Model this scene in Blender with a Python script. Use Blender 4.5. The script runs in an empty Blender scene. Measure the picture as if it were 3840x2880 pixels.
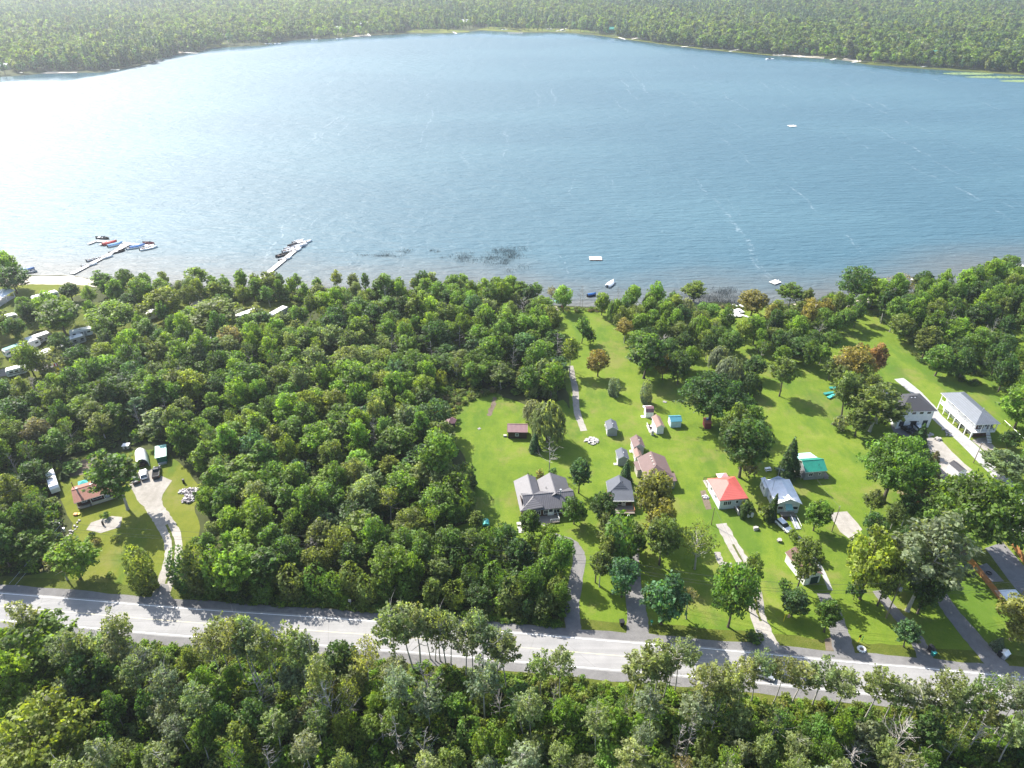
import bpy, math, random
import numpy as np
from mathutils import Vector, Matrix
from mathutils.geometry import tessellate_polygon

# ------------------------------------------------------------------ camera, sky, sun, exposure
S = bpy.context.scene
R = math.radians
FOC, PITCH, CAMH = 2663.0, R(32.0), 118.0
cam_d = bpy.data.cameras.new('camera'); cam = bpy.data.objects.new('camera', cam_d)
S.collection.objects.link(cam); S.camera = cam
cam.location = (0, 0, CAMH); cam.rotation_euler = (R(90) - PITCH, 0, 0)
cam_d.sensor_fit = 'HORIZONTAL'; cam_d.sensor_width = 36.0; cam_d.lens = 36.0 * FOC / 3840.0
cam_d.clip_start = 1.0; cam_d.clip_end = 12000

SUN_EL, SUN_AZ = R(45.0), R(-46.0)       # azimuth from +Y, negative = towards -X
sun_dir = Vector((math.sin(SUN_AZ) * math.cos(SUN_EL), math.cos(SUN_AZ) * math.cos(SUN_EL), math.sin(SUN_EL)))
wd = bpy.data.worlds.new('World'); S.world = wd; wd.use_nodes = True
wn = wd.node_tree.nodes; wn.clear()
sky = wn.new('ShaderNodeTexSky'); sky.sky_type = 'NISHITA'; sky.sun_disc = False
sky.sun_elevation = SUN_EL; sky.sun_rotation = SUN_AZ
sky.air_density = 1.0; sky.dust_density = 1.5; sky.ozone_density = 1.0
bg = wn.new('ShaderNodeBackground'); bg.inputs['Strength'].default_value = 0.14
wo = wn.new('ShaderNodeOutputWorld')
wd.node_tree.links.new(sky.outputs[0], bg.inputs[0]); wd.node_tree.links.new(bg.outputs[0], wo.inputs[0])
sl = bpy.data.lights.new('sun', 'SUN'); sl.energy = 5.0; sl.angle = R(0.53); sl.color = (1.0, 0.95, 0.87)
so = bpy.data.objects.new('sun', sl); S.collection.objects.link(so)
so.rotation_euler = (-sun_dir).to_track_quat('-Z', 'Y').to_euler()
so.location = (0, 0, 300)
S.view_settings.view_transform = 'Standard'; S.view_settings.look = 'None'
S.view_settings.gamma = 1.0; S.view_settings.exposure = 1.25; S.view_settings.use_curve_mapping = False
S.render.engine = 'CYCLES'
S.cycles.use_denoising = True; S.cycles.denoiser = 'OPENIMAGEDENOISE'; S.cycles.denoising_input_passes = 'RGB_ALBEDO_NORMAL'; S.cycles.denoising_prefilter = 'ACCURATE'
S.cycles.max_bounces = 6; S.cycles.transparent_max_bounces = 6; S.cycles.diffuse_bounces = 4
S.cycles.glossy_bounces = 2; S.cycles.transmission_bounces = 3; S.cycles.volume_bounces = 0
S.cycles.caustics_reflective = False; S.cycles.caustics_refractive = False

rnd = random.Random(7)
COL = S.collection

def G(px, py, z=0.0):
    """point at height z of the place, read off the aerial view (pixels of the 3840 px wide photo)"""
    u = (px - 1920) / FOC; v = (1440 - py) / FOC
    dy = math.cos(PITCH) + v * math.sin(PITCH); dz = -math.sin(PITCH) + v * math.cos(PITCH)
    t = (z - CAMH) / dz
    return (u * t, dy * t)
def OV(x, y, z=0.0): return G(x * 1.736, y * 1.736, z)
def height_at(yw, py):
    v = (1440 - py) / FOC
    return CAMH + yw * (-math.sin(PITCH) + v * math.cos(PITCH)) / (math.cos(PITCH) + v * math.sin(PITCH))
def dist_at(x, y): return math.sqrt(x * x + y * y + CAMH * CAMH)

# ------------------------------------------------------------------ materials
MATS = {}
def newmat(name):
    m = bpy.data.materials.new(name); m.use_nodes = True
    nt = m.node_tree; nt.nodes.clear()
    out = nt.nodes.new('ShaderNodeOutputMaterial')
    return m, nt, out
def N(nt, typ, **kw):
    n = nt.nodes.new(typ)
    for k, v in kw.items():
        if k in n.inputs: n.inputs[k].default_value = v
        else: setattr(n, k, v)
    return n
def noise(nt, vec, scale, detail=4.0, rough=0.6, dist=0.0):
    n = nt.nodes.new('ShaderNodeTexNoise'); n.inputs['Scale'].default_value = scale
    n.inputs['Detail'].default_value = detail; n.inputs['Roughness'].default_value = rough
    n.inputs['Distortion'].default_value = dist
    nt.links.new(vec, n.inputs['Vector']); return n.outputs['Fac']
def ramp(nt, fac, stops, interp='LINEAR'):
    r = nt.nodes.new('ShaderNodeValToRGB'); cr = r.color_ramp; cr.interpolation = interp
    while len(cr.elements) < len(stops): cr.elements.new(0.5)
    for e, (p, c) in zip(cr.elements, stops):
        e.position = p; e.color = tuple(c) + (1,) if len(c) == 3 else c
    nt.links.new(fac, r.inputs[0]); return r.outputs[0]
def mix(nt, f, a, b, mode='MIX'):
    m = nt.nodes.new('ShaderNodeMix'); m.data_type = 'RGBA'; m.blend_type = mode
    for s, v in ((m.inputs[0], f), (m.inputs[6], a), (m.inputs[7], b)):
        if isinstance(v, (int, float)): s.default_value = v
        elif isinstance(v, (tuple, list)): s.default_value = tuple(v) + (1,) if len(v) == 3 else v
        else: nt.links.new(v, s)
    return m.outputs[2]
def mth(nt, op, a, b=0.0, c=0.0, clamp=False):
    m = nt.nodes.new('ShaderNodeMath'); m.operation = op; m.use_clamp = clamp
    for s, v in zip(m.inputs, (a, b, c)):
        if isinstance(v, (int, float)): s.default_value = v
        else: nt.links.new(v, s)
    return m.outputs[0]
def mapr(nt, v, a, b, c=0.0, d=1.0):
    m = nt.nodes.new('ShaderNodeMapRange'); m.interpolation_type = 'SMOOTHSTEP'
    for i, x in enumerate((a, b, c, d)): m.inputs[i + 1].default_value = x
    nt.links.new(v, m.inputs[0]); return m.outputs[0]
def pos(nt, scale=(1, 1, 1), rot=0.0, obj=False):
    if obj:
        s = nt.nodes.new('ShaderNodeTexCoord').outputs['Object']
    else:
        s = nt.nodes.new('ShaderNodeNewGeometry').outputs['Position']
    mp = nt.nodes.new('ShaderNodeMapping'); mp.vector_type = 'POINT'
    mp.inputs['Scale'].default_value = scale; mp.inputs['Rotation'].default_value = (0, 0, rot)
    nt.links.new(s, mp.inputs[0]); return mp.outputs[0]

def plain(name, col, rough=0.6, metal=0.0, var=0.15, scale=1.2, spec=0.3, bump=0.0, bscale=8.0):
    """painted / plain surface with mottling of its own"""
    if name in MATS: return MATS[name]
    m, nt, out = newmat(name)
    b = N(nt, 'ShaderNodeBsdfPrincipled', Roughness=rough, Metallic=metal)
    b.inputs['Specular IOR Level'].default_value = spec
    p = pos(nt, obj=True)
    n1 = noise(nt, p, scale, 5); n2 = noise(nt, p, scale * 9, 3)
    lo = tuple(c * (1 - var) for c in col); hi = tuple(min(1, c * (1 + var)) for c in col)
    c1 = ramp(nt, n1, [(0.3, lo), (0.7, hi)])
    c2 = mix(nt, 0.4, c1, ramp(nt, n2, [(0.3, lo), (0.7, hi)]))
    nt.links.new(c2, b.inputs['Base Color'])
    if bump:
        bp = N(nt, 'ShaderNodeBump', Strength=bump, Distance=0.1)
        nt.links.new(noise(nt, p, bscale, 4), bp.inputs['Height']); nt.links.new(bp.outputs[0], b.inputs['Normal'])
    nt.links.new(b.outputs[0], out.inputs[0]); MATS[name] = m; return m

def ribbed(name, col, axis='X', pitch=0.4, rough=0.4, dark=0.8, metal=0.0, shingle=False):
    """metal sheet with standing ribs / rows of shingles (fine relief)"""
    if name in MATS: return MATS[name]
    m, nt, out = newmat(name)
    b = N(nt, 'ShaderNodeBsdfPrincipled', Roughness=rough, Metallic=metal)
    p = pos(nt, obj=True)
    w = nt.nodes.new('ShaderNodeTexWave'); w.bands_direction = axis; w.inputs['Scale'].default_value = 0.314 / pitch
    w.inputs['Distortion'].default_value = 1.0 if shingle else 0.0; w.inputs['Detail'].default_value = 2
    nt.links.new(p, w.inputs[0])
    f = mapr(nt, w.outputs['Fac'], 0.75, 1.0)
    base = ramp(nt, noise(nt, p, 0.8, 5), [(0.3, tuple(c * 0.85 for c in col)), (0.7, tuple(min(1, c * 1.12) for c in col))])
    base = mix(nt, 0.35, base, ramp(nt, noise(nt, p, 14, 2), [(0.35, tuple(c * 0.6 for c in col)), (0.65, tuple(min(1, c * 1.3) for c in col))])) if shingle else base
    c = mix(nt, f, base, tuple(x * dark for x in col))
    nt.links.new(c, b.inputs['Base Color'])
    bp = N(nt, 'ShaderNodeBump', Strength=0.5, Distance=0.05); nt.links.new(w.outputs['Fac'], bp.inputs['Height'])
    nt.links.new(bp.outputs[0], b.inputs['Normal'])
    nt.links.new(b.outputs[0], out.inputs[0]); MATS[name] = m; return m

def glassmat(name='window_glass', col=(0.03, 0.04, 0.05)):
    if name in MATS: return MATS[name]
    m, nt, out = newmat(name)
    b = N(nt, 'ShaderNodeBsdfPrincipled', Roughness=0.08)
    b.inputs['Specular IOR Level'].default_value = 0.8
    b.inputs['Base Color'].default_value = col + (1,)
    nt.links.new(b.outputs[0], out.inputs[0]); MATS[name] = m; return m

def leafmat(name, inst=False, trans=0.46):
    m, nt, out = newmat(name)
    if inst:
        a = nt.nodes.new('ShaderNodeAttribute'); a.attribute_type = 'INSTANCER'; a.attribute_name = 'tint'
        tint = a.outputs['Color']
    else:
        tint = nt.nodes.new('ShaderNodeObjectInfo').outputs['Color']
    t = nt.nodes.new('ShaderNodeAttribute'); t.attribute_name = 'tone'
    k = mapr(nt, t.outputs['Fac'], 0.0, 1.0, 0.45, 1.60)
    c = nt.nodes.new('ShaderNodeVectorMath'); c.operation = 'SCALE'
    nt.links.new(tint, c.inputs[0]); nt.links.new(k, c.inputs[3])
    # older leaves turn yellow in patches
    y = nt.nodes.new('ShaderNodeAttribute'); y.attribute_name = 'turn'
    cc = mix(nt, y.outputs['Fac'], c.outputs[0], mix(nt, 0.65, c.outputs[0], (0.19, 0.205, 0.03)))
    d = N(nt, 'ShaderNodeBsdfPrincipled', Roughness=0.55); d.inputs['Specular IOR Level'].default_value = 0.35
    nt.links.new(cc, d.inputs['Base Color'])
    tr = nt.nodes.new('ShaderNodeBsdfTranslucent')
    nt.links.new(mix(nt, 1.0, cc, (2.3, 2.2, 0.8), 'MULTIPLY'), tr.inputs[0])
    ms = nt.nodes.new('ShaderNodeMixShader'); ms.inputs[0].default_value = trans
    nt.links.new(d.outputs[0], ms.inputs[1]); nt.links.new(tr.outputs[0], ms.inputs[2])
    nt.links.new(ms.outputs[0], out.inputs[0]); MATS[name] = m; return m
LEAF = leafmat('leaf'); LEAFI = leafmat('leaf_scatter', True)
BARK = plain('bark', (0.11, 0.09, 0.07), 0.9, var=0.4, scale=3)
PALEBARK = plain('pale_bark', (0.36, 0.34, 0.30), 0.9, var=0.35, scale=2.5)
DEADW = plain('dead_wood', (0.33, 0.30, 0.27), 0.9, var=0.3, scale=3)

def ground_mat(name, stops, big=0.03, mid=0.25, fine=3.0, rough=0.95, extra=None, bump=0.25):
    m, nt, out = newmat(name)
    p = pos(nt)
    a = noise(nt, p, big, 6, 0.62); b_ = noise(nt, p, mid, 5, 0.65); c = noise(nt, p, fine, 3, 0.7)
    f = mth(nt, 'ADD', mth(nt, 'MULTIPLY', a, 0.45), mth(nt, 'ADD', mth(nt, 'MULTIPLY', b_, 0.33), mth(nt, 'MULTIPLY', c, 0.22)))
    col = ramp(nt, f, stops)
    if extra: col = extra(nt, p, col)
    d = N(nt, 'ShaderNodeBsdfPrincipled', Roughness=rough); d.inputs['Specular IOR Level'].default_value = 0.15
    nt.links.new(col, d.inputs['Base Color'])
    bp = N(nt, 'ShaderNodeBump', Strength=bump, Distance=0.3); nt.links.new(c, bp.inputs['Height'])
    nt.links.new(bp.outputs[0], d.inputs['Normal'])
    nt.links.new(d.outputs[0], out.inputs[0]); MATS[name] = m; return m
M_FLOOR = ground_mat('forest_floor', [(0.3, (0.022, 0.026, 0.012)), (0.5, (0.05, 0.06, 0.02)), (0.7, (0.085, 0.095, 0.03))])
def lawn_extra(nt, p, col):
    w = nt.nodes.new('ShaderNodeTexWave'); w.inputs['Scale'].default_value = 0.16; w.inputs['Distortion'].default_value = 3.0
    w.inputs['Detail'].default_value = 2; nt.links.new(pos(nt, rot=0.25), w.inputs[0])
    c = mix(nt, mth(nt, 'MULTIPLY', w.outputs['Fac'], 0.10), col, (0.15, 0.18, 0.03))
    dry = mapr(nt, noise(nt, p, 0.07, 5, 0.7), 0.50, 0.66)
    c = mix(nt, mth(nt, 'MULTIPLY', dry, 0.62), c, (0.17, 0.16, 0.05))
    lush = mapr(nt, noise(nt, pos(nt, (1, 0.45, 1), rot=0.3), 0.045, 6, 0.72), 0.50, 0.62)
    c = mix(nt, mth(nt, 'MULTIPLY', lush, 0.55), c, (0.045, 0.105, 0.012))
    tuft = mapr(nt, noise(nt, p, 1.1, 3, 0.8), 0.55, 0.7)
    return mix(nt, mth(nt, 'MULTIPLY', tuft, 0.35), c, (0.06, 0.10, 0.015))
M_LAWN = ground_mat('lawn_grass', [(0.34, (0.055, 0.098, 0.011)), (0.48, (0.102, 0.158, 0.014)), (0.56, (0.130, 0.180, 0.020)), (0.66, (0.18, 0.205, 0.045))], extra=lawn_extra)
M_LAWN2 = ground_mat('dry_lawn_grass', [(0.34, (0.075, 0.098, 0.012)), (0.48, (0.115, 0.135, 0.015)), (0.58, (0.145, 0.155, 0.02)), (0.68, (0.18, 0.17, 0.045))], extra=lawn_extra)
M_ROUGH = ground_mat('rough_grass', [(0.33, (0.04, 0.06, 0.010)), (0.5, (0.08, 0.10, 0.014)), (0.68, (0.15, 0.14, 0.04))], mid=0.5, bump=0.6)
M_GRAVEL = ground_mat('pale_gravel', [(0.35, (0.19, 0.175, 0.15)), (0.5, (0.29, 0.27, 0.24)), (0.65, (0.40, 0.37, 0.335))], big=0.08, mid=0.7, fine=6)
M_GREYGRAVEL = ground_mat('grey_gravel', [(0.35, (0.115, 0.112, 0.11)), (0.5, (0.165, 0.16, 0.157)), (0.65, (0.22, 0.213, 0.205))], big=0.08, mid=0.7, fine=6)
M_SAND = ground_mat('beach_sand', [(0.35, (0.34, 0.30, 0.24)), (0.5, (0.44, 0.39, 0.32)), (0.65, (0.52, 0.47, 0.39))], big=0.05, mid=0.4)
M_CONC = ground_mat('concrete', [(0.35, (0.26, 0.255, 0.25)), (0.5, (0.34, 0.335, 0.325)), (0.65, (0.42, 0.41, 0.40))], big=0.1, mid=0.5)
M_WHITE_GROUND = plain('white_sheet', (0.78, 0.79, 0.80), 0.6, var=0.08)
M_DIRT = ground_mat('bare_dirt', [(0.35, (0.09, 0.07, 0.05)), (0.5, (0.15, 0.12, 0.09)), (0.65, (0.22, 0.18, 0.14))], big=0.1, mid=0.7)

def road_mat():
    m, nt, out = newmat('worn_asphalt')
    p = pos(nt); ps = pos(nt, (0.03, 0.9, 1), rot=R(4.5))
    a = noise(nt, ps, 1.0, 4, 0.6); b_ = noise(nt, p, 0.3, 5, 0.6); c = noise(nt, p, 6, 2)
    f = mth(nt, 'ADD', mth(nt, 'MULTIPLY', a, 0.5), mth(nt, 'ADD', mth(nt, 'MULTIPLY', b_, 0.3), mth(nt, 'MULTIPLY', c, 0.2)))
    col = ramp(nt, f, [(0.32, (0.19, 0.187, 0.184)), (0.5, (0.245, 0.24, 0.235)), (0.66, (0.30, 0.293, 0.285))])
    cr = nt.nodes.new('ShaderNodeTexVoronoi'); cr.feature = 'DISTANCE_TO_EDGE'; cr.inputs['Scale'].default_value = 0.07
    nt.links.new(p, cr.inputs[0])
    k = mapr(nt, cr.outputs['Distance'], 0.0, 0.006, 0.55, 0.0)
    col = mix(nt, k, col, (0.16, 0.155, 0.15))
    d = N(nt, 'ShaderNodeBsdfPrincipled', Roughness=0.8); d.inputs['Specular IOR Level'].default_value = 0.25
    nt.links.new(col, d.inputs['Base Color'])
    nt.links.new(d.outputs[0], out.inputs[0]); MATS['road'] = m; return m
M_ROAD = road_mat()

SHORE_A, SHORE_B = 232.0, 0.0
def water_mat():
    m, nt, out = newmat('lake_water')
    p = pos(nt)
    d = N(nt, 'ShaderNodeBsdfPrincipled', Roughness=0.62); d.inputs['IOR'].default_value = 1.48
    at = nt.nodes.new('ShaderNodeAttribute'); at.attribute_name = 'shore'     # metres to the bank
    dist = mth(nt, 'ADD', at.outputs['Fac'], mth(nt, 'MULTIPLY', mth(nt, 'SUBTRACT', noise(nt, pos(nt, (0.35, 1, 1)), 0.05, 5, 0.6), 0.5), 34.0))
    f = mapr(nt, dist, -8.0, 48.0)
    patches = mapr(nt, noise(nt, pos(nt, (0.4, 1, 1)), 0.008, 5, 0.55), 0.42, 0.62)
    deep = mix(nt, patches, (0.030, 0.088, 0.120), (0.040, 0.104, 0.135))
    col = mix(nt, f, (0.085, 0.088, 0.082), deep)
    # long thin wind streaks of foam, running away from the shore
    wob_ = nt.nodes.new('ShaderNodeVectorMath'); wob_.operation = 'ADD'
    cx = nt.nodes.new('ShaderNodeCombineXYZ'); nt.links.new(mth(nt, 'MULTIPLY', noise(nt, pos(nt, (0.3, 1, 1)), 0.02, 3, 0.5), 22.0), cx.inputs[0])
    nt.links.new(p, wob_.inputs[0]); nt.links.new(cx.outputs[0], wob_.inputs[1])
    mp = nt.nodes.new('ShaderNodeMapping'); mp.inputs['Scale'].default_value = (1.0, 0.012, 1); mp.inputs['Rotation'].default_value = (0, 0, R(-3)); nt.links.new(wob_.outputs[0], mp.inputs[0])
    st = noise(nt, mp.outputs[0], 0.26, 4, 0.62)
    br = noise(nt, p, 0.45, 3, 0.7); br2 = noise(nt, p, 0.02, 3, 0.6)
    s = mth(nt, 'MULTIPLY', mth(nt, 'MULTIPLY', mapr(nt, st, 0.60, 0.68), mapr(nt, br, 0.47, 0.60)), mapr(nt, br2, 0.42, 0.58))
    s = mth(nt, 'MULTIPLY', s, mapr(nt, at.outputs['Fac'], 8.0, 30.0))
    col = mix(nt, mth(nt, 'MULTIPLY', s, 0.26), col, (0.42, 0.47, 0.50))
    nt.links.new(col, d.inputs['Base Color'])
    ft = nt.nodes.new('ShaderNodeAttribute'); ft.attribute_name = 'lee'      # sheltered water under the far bank is calm
    lee = mth(nt, 'ADD', ft.outputs['Fac'], mth(nt, 'MULTIPLY', mth(nt, 'SUBTRACT', noise(nt, pos(nt, (1, 0.4, 1)), 0.012, 4, 0.6), 0.5), 90.0))
    calm = mapr(nt, lee, 10.0, 95.0)
    nt.links.new(mth(nt, 'ADD', 0.14, mth(nt, 'MULTIPLY', calm, 0.48)), d.inputs['Roughness'])
    w1 = noise(nt, pos(nt, (0.22, 1.0, 1), rot=R(-4)), 0.42, 3, 0.6, 0.5)
    w2 = noise(nt, pos(nt, (0.35, 1.0, 1), rot=R(7)), 1.5, 2, 0.5, 0.4)
    w3 = noise(nt, pos(nt, (0.5, 1.0, 1)), 0.12, 3, 0.5)
    h = mth(nt, 'ADD', mth(nt, 'MULTIPLY', w1, 1.6), mth(nt, 'ADD', mth(nt, 'MULTIPLY', w2, 0.35), mth(nt, 'MULTIPLY', w3, 1.2)))
    bp = N(nt, 'ShaderNodeBump', Strength=1.0, Distance=0.75); nt.links.new(mth(nt, 'MULTIPLY', h, mth(nt, 'ADD', 0.12, mth(nt, 'MULTIPLY', calm, 0.88))), bp.inputs['Height'])
    nt.links.new(bp.outputs[0], d.inputs['Normal'])
    nt.links.new(d.outputs[0], out.inputs[0]); return m
M_WATER = water_mat()

def P(name): return MATS[name]
WHITE = plain('white_paint', (0.78, 0.78, 0.77), 0.5, var=0.06)
CREAM = ribbed('cream_siding', (0.496, 0.464, 0.400), 'Z', 0.25)
WSIDE = ribbed('white_siding', (0.76, 0.76, 0.75), 'Z', 0.25, dark=0.86)
GREYSIDE = ribbed('grey_siding', (0.270, 0.285, 0.300), 'Z', 0.25)
BRICK = plain('brown_brick', (0.091, 0.052, 0.038), 0.85, var=0.3, scale=4)
DARKLOG = plain('dark_log_wall', (0.054, 0.033, 0.027), 0.8, var=0.3, scale=3)
R_GREY = ribbed('grey_metal_roof', (0.105, 0.100, 0.108), 'X', 0.45, 0.55, 0.78)
R_GREYY = ribbed('grey_metal_roof_side', (0.105, 0.100, 0.108), 'Y', 0.45, 0.55, 0.78)
R_BLUEGREY = ribbed('blue_grey_shingles', (0.096, 0.105, 0.124), 'Y', 0.3, 0.8, 0.9, shingle=True)
R_BROWN = ribbed('mauve_brown_shingles', (0.155, 0.102, 0.093), 'Y', 0.3, 0.8, 0.9, shingle=True)
R_TAN = ribbed('tan_shingles', (0.231, 0.150, 0.122), 'Y', 0.3, 0.8, 0.9, shingle=True)
R_BURG = ribbed('burgundy_metal_roof', (0.182, 0.091, 0.098), 'X', 0.35, 0.5, 0.85)
R_RED = ribbed('red_metal_roof', (0.50, 0.105, 0.085), 'Y', 0.4, 0.6, 0.9)
R_WHITE = ribbed('white_metal_roof', (0.78, 0.79, 0.80), 'Y', 0.4, 0.7, 0.94)
R_GREEN = ribbed('green_metal_roof', (0.022, 0.225, 0.158), 'X', 0.4, 0.35, 0.85)
R_BLUE = ribbed('blue_metal_roof', (0.068, 0.240, 0.315), 'X', 0.35, 0.4, 0.85)
R_DARK = ribbed('charcoal_shingles', (0.045, 0.045, 0.050), 'Y', 0.3, 0.85, 0.9, shingle=True)
R_SILVER = ribbed('silver_metal_roof', (0.13, 0.145, 0.165), 'X', 0.5, 0.6, 0.7)
R_BLACKW = ribbed('weathered_black_boards', (0.05, 0.048, 0.052), 'X', 0.3, 0.9, 2.2)
DECK = plain('deck_boards', (0.228, 0.198, 0.168), 0.85, var=0.2)
PALEDECK = plain('pale_deck_boards', (0.434, 0.406, 0.364), 0.85, var=0.15)
POLEW = plain('pole_wood', (0.210, 0.168, 0.119), 0.9, var=0.2)
GREYW = plain('grey_metal', (0.45, 0.46, 0.48), 0.45, 0.4)
BLACK = plain('black_plastic', (0.02, 0.02, 0.022), 0.5)
RUBBER = plain('rubber', (0.015, 0.015, 0.015), 0.9)
CEDARW = plain('cedar_boards', (0.375, 0.165, 0.068), 0.8, var=0.25, scale=2)
TEAL = plain('teal_tarp', (0.035, 0.231, 0.210), 0.5, var=0.2)
TURQ = plain('turquoise_tarp', (0.070, 0.385, 0.350), 0.5, var=0.15)
GREENP = plain('green_sheet', (0.014, 0.154, 0.091), 0.4, var=0.2)
REDP = plain('red_paint', (0.385, 0.021, 0.021), 0.5)
BLUEP = plain('blue_paint', (0.05, 0.16, 0.40), 0.4)
ORANGE = plain('orange_paint', (0.75, 0.22, 0.05), 0.5)
YELLOWP = plain('yellow_paint', (0.8, 0.62, 0.04), 0.5)
STONE = plain('pale_stone', (0.360, 0.338, 0.323), 0.9, var=0.35, scale=1.5, bump=0.4)
CARW = plain('white_car_paint', (0.75, 0.76, 0.78), 0.2, var=0.02, spec=0.6)
CARB = plain('black_car_paint', (0.02, 0.022, 0.03), 0.18, var=0.05, spec=0.7)
CARG = plain('green_grey_car_paint', (0.08, 0.13, 0.13), 0.2, var=0.05, spec=0.7)
CARS = plain('silver_car_paint', (0.36, 0.38, 0.40), 0.25, 0.3, var=0.03, spec=0.6)
GLASS = glassmat()

# ------------------------------------------------------------------ mesh helpers
class MB:
    def __init__(s): s.v = []; s.f = []; s.m = []; s.mats = []
    def mi(s, mat):
        if mat not in s.mats: s.mats.append(mat)
        return s.mats.index(mat)
    def add(s, vs, fs, mat):
        o = len(s.v); i = s.mi(mat); s.v += [tuple(v) for v in vs]
        for f in fs: s.f.append(tuple(a + o for a in f)); s.m.append(i)
        return s
    def box(s, x0, x1, y0, y1, z0, z1, mat):
        return s.add([(x0, y0, z0), (x1, y0, z0), (x1, y1, z0), (x0, y1, z0), (x0, y0, z1), (x1, y0, z1), (x1, y1, z1), (x0, y1, z1)],
                     [(0, 3, 2, 1), (4, 5, 6, 7), (0, 1, 5, 4), (1, 2, 6, 5), (2, 3, 7, 6), (3, 0, 4, 7)], mat)
    def loft(s, rings, mat, caps=True):
        n = len(rings[0]); vs = [v for r in rings for v in r]; fs = []
        for k in range(len(rings) - 1):
            for i in range(n):
                j = (i + 1) % n
                fs.append((k * n + i, k * n + j, (k + 1) * n + j, (k + 1) * n + i))
        if caps: fs += [tuple(range(n))[::-1], tuple((len(rings) - 1) * n + i for i in range(n))]
        return s.add(vs, fs, mat)
    def tube(s, pts, rads, mat, n=6, caps=True):
        rings = []
        for i, p in enumerate(pts):
            p = Vector(p); a = Vector(pts[max(0, i - 1)]); b = Vector(pts[min(len(pts) - 1, i + 1)])
            t = (b - a).normalized(); u = t.cross(Vector((0.3, 0.9, 0.1) if abs(t.z) > 0.6 else (0, 0, 1))).normalized(); w = t.cross(u)
            r = rads[i] if isinstance(rads, (list, tuple)) else rads
            rings.append([tuple(p + (u * math.cos(6.2832 * k / n) + w * math.sin(6.2832 * k / n)) * r) for k in range(n)])
        return s.loft(rings, mat, caps)
    def cyl(s, x, y, z0, z1, r, mat, n=10, r2=None):
        return s.tube([(x, y, z0), (x, y, z1)], [r, r if r2 is None else r2], mat, n)
    def prism(s, poly, z0, z1, mat):
        n = len(poly)
        vs = [(x, y, z0) for x, y in poly] + [(x, y, z1) for x, y in poly]
        tri = tessellate_polygon([[Vector((x, y, 0)) for x, y in poly]])
        area = sum(poly[i][0] * poly[(i + 1) % n][1] - poly[(i + 1) % n][0] * poly[i][1] for i in range(n))
        fs = [(i, (i + 1) % n, n + (i + 1) % n, n + i) for i in range(n)]
        for a, b, c in tri: fs += [(a + n, b + n, c + n), (c, b, a)]
        return s.add(vs, fs, mat)
    def mesh(s, name, smooth=False):
        me = bpy.data.meshes.new(name); me.from_pydata(s.v, [], s.f)
        for m in s.mats: me.materials.append(m)
        me.polygons.foreach_set('material_index', s.m)
        if smooth: me.polygons.foreach_set('use_smooth', [True] * len(s.f))
        me.update(); return me
    def build(s, name, parent=None, smooth=False):
        return link(name, s.mesh(name, smooth), parent)

def link(name, me, parent=None):
    o = bpy.data.objects.new(name, me); COL.objects.link(o)
    if parent is not None: o.parent = parent
    return o
def tag(o, label=None, cat=None, group=None, kind=None):
    if label: o['label'] = label
    if cat: o['category'] = cat
    if group: o['group'] = group
    if kind: o['kind'] = kind
    return o
def thing(name, label, cat, loc=(0, 0, 0), rz=0.0, group=None):
    o = bpy.data.objects.new(name, None); COL.objects.link(o)
    o.location = loc; o.rotation_euler = (0, 0, rz); o.empty_display_size = 0.3
    return tag(o, label, cat, group)
def dup(root, loc, rz, label, group=None, scale=None):
    r = root.copy(); COL.objects.link(r); r.location = loc; r.rotation_euler = (0, 0, rz); r['label'] = label
    if scale: r.scale = scale
    if group: r['group'] = group
    for ch in list(root.children):
        c = ch.copy(); COL.objects.link(c); c.parent = r
        for g in list(ch.children):
            d = g.copy(); COL.objects.link(d); d.parent = c
    return r

def wob(poly, amp, step=3.0, seed=1, closed=True):
    """resample an outline and make its edge uneven"""
    r = random.Random(seed); out = []; n = len(poly)
    for i in range(n if closed else n - 1):
        a = Vector(poly[i]); b = Vector(poly[(i + 1) % n]); L = (b - a).length; k = max(1, int(L / step))
        if k > 90: k = 90
        for j in range(k):
            p = a.lerp(b, j / k); d = (b - a).normalized() if L > 0 else Vector((1, 0)); nn = Vector((-d.y, d.x))
            q = p + nn * r.uniform(-amp, amp); out.append((q.x, q.y))
    if not closed: out.append(tuple(poly[-1]))
    return out
def sheet(name, poly, z, mat, amp=0.25, step=2.0, kind='structure', thick=0.0, parent=None):
    pl = wob(poly, amp, step, seed=len(poly) * 7 + int(abs(poly[0][0])))
    tri = tessellate_polygon([[Vector((x, y, 0)) for x, y in pl]])
    me = bpy.data.meshes.new(name)
    fs = []
    for a, b, c in tri:
        ax, ay = pl[a]; bx, by = pl[b]; cx, cy = pl[c]
        fs.append((a, b, c) if (bx - ax) * (cy - ay) - (cx - ax) * (by - ay) > 0 else (a, c, b))
    me.from_pydata([(x, y, z) for x, y in pl], [], fs); me.materials.append(mat); me.update()
    o = link(name, me, parent)
    if kind: o['kind'] = kind
    return o
def smooth_line(pts, n=6):
    out = []; P_ = [Vector(p) for p in pts]
    for i in range(len(P_) - 1):
        p0 = P_[max(0, i - 1)]; p1 = P_[i]; p2 = P_[i + 1]; p3 = P_[min(len(P_) - 1, i + 2)]
        for j in range(n):
            t = j / n
            q = 0.5 * ((2 * p1) + (p2 - p0) * t + (2 * p0 - 5 * p1 + 4 * p2 - p3) * t * t + (3 * p1 - p0 - 3 * p2 + p3) * t ** 3)
            out.append((q.x, q.y))
    out.append(tuple(P_[-1])); return out
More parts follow.
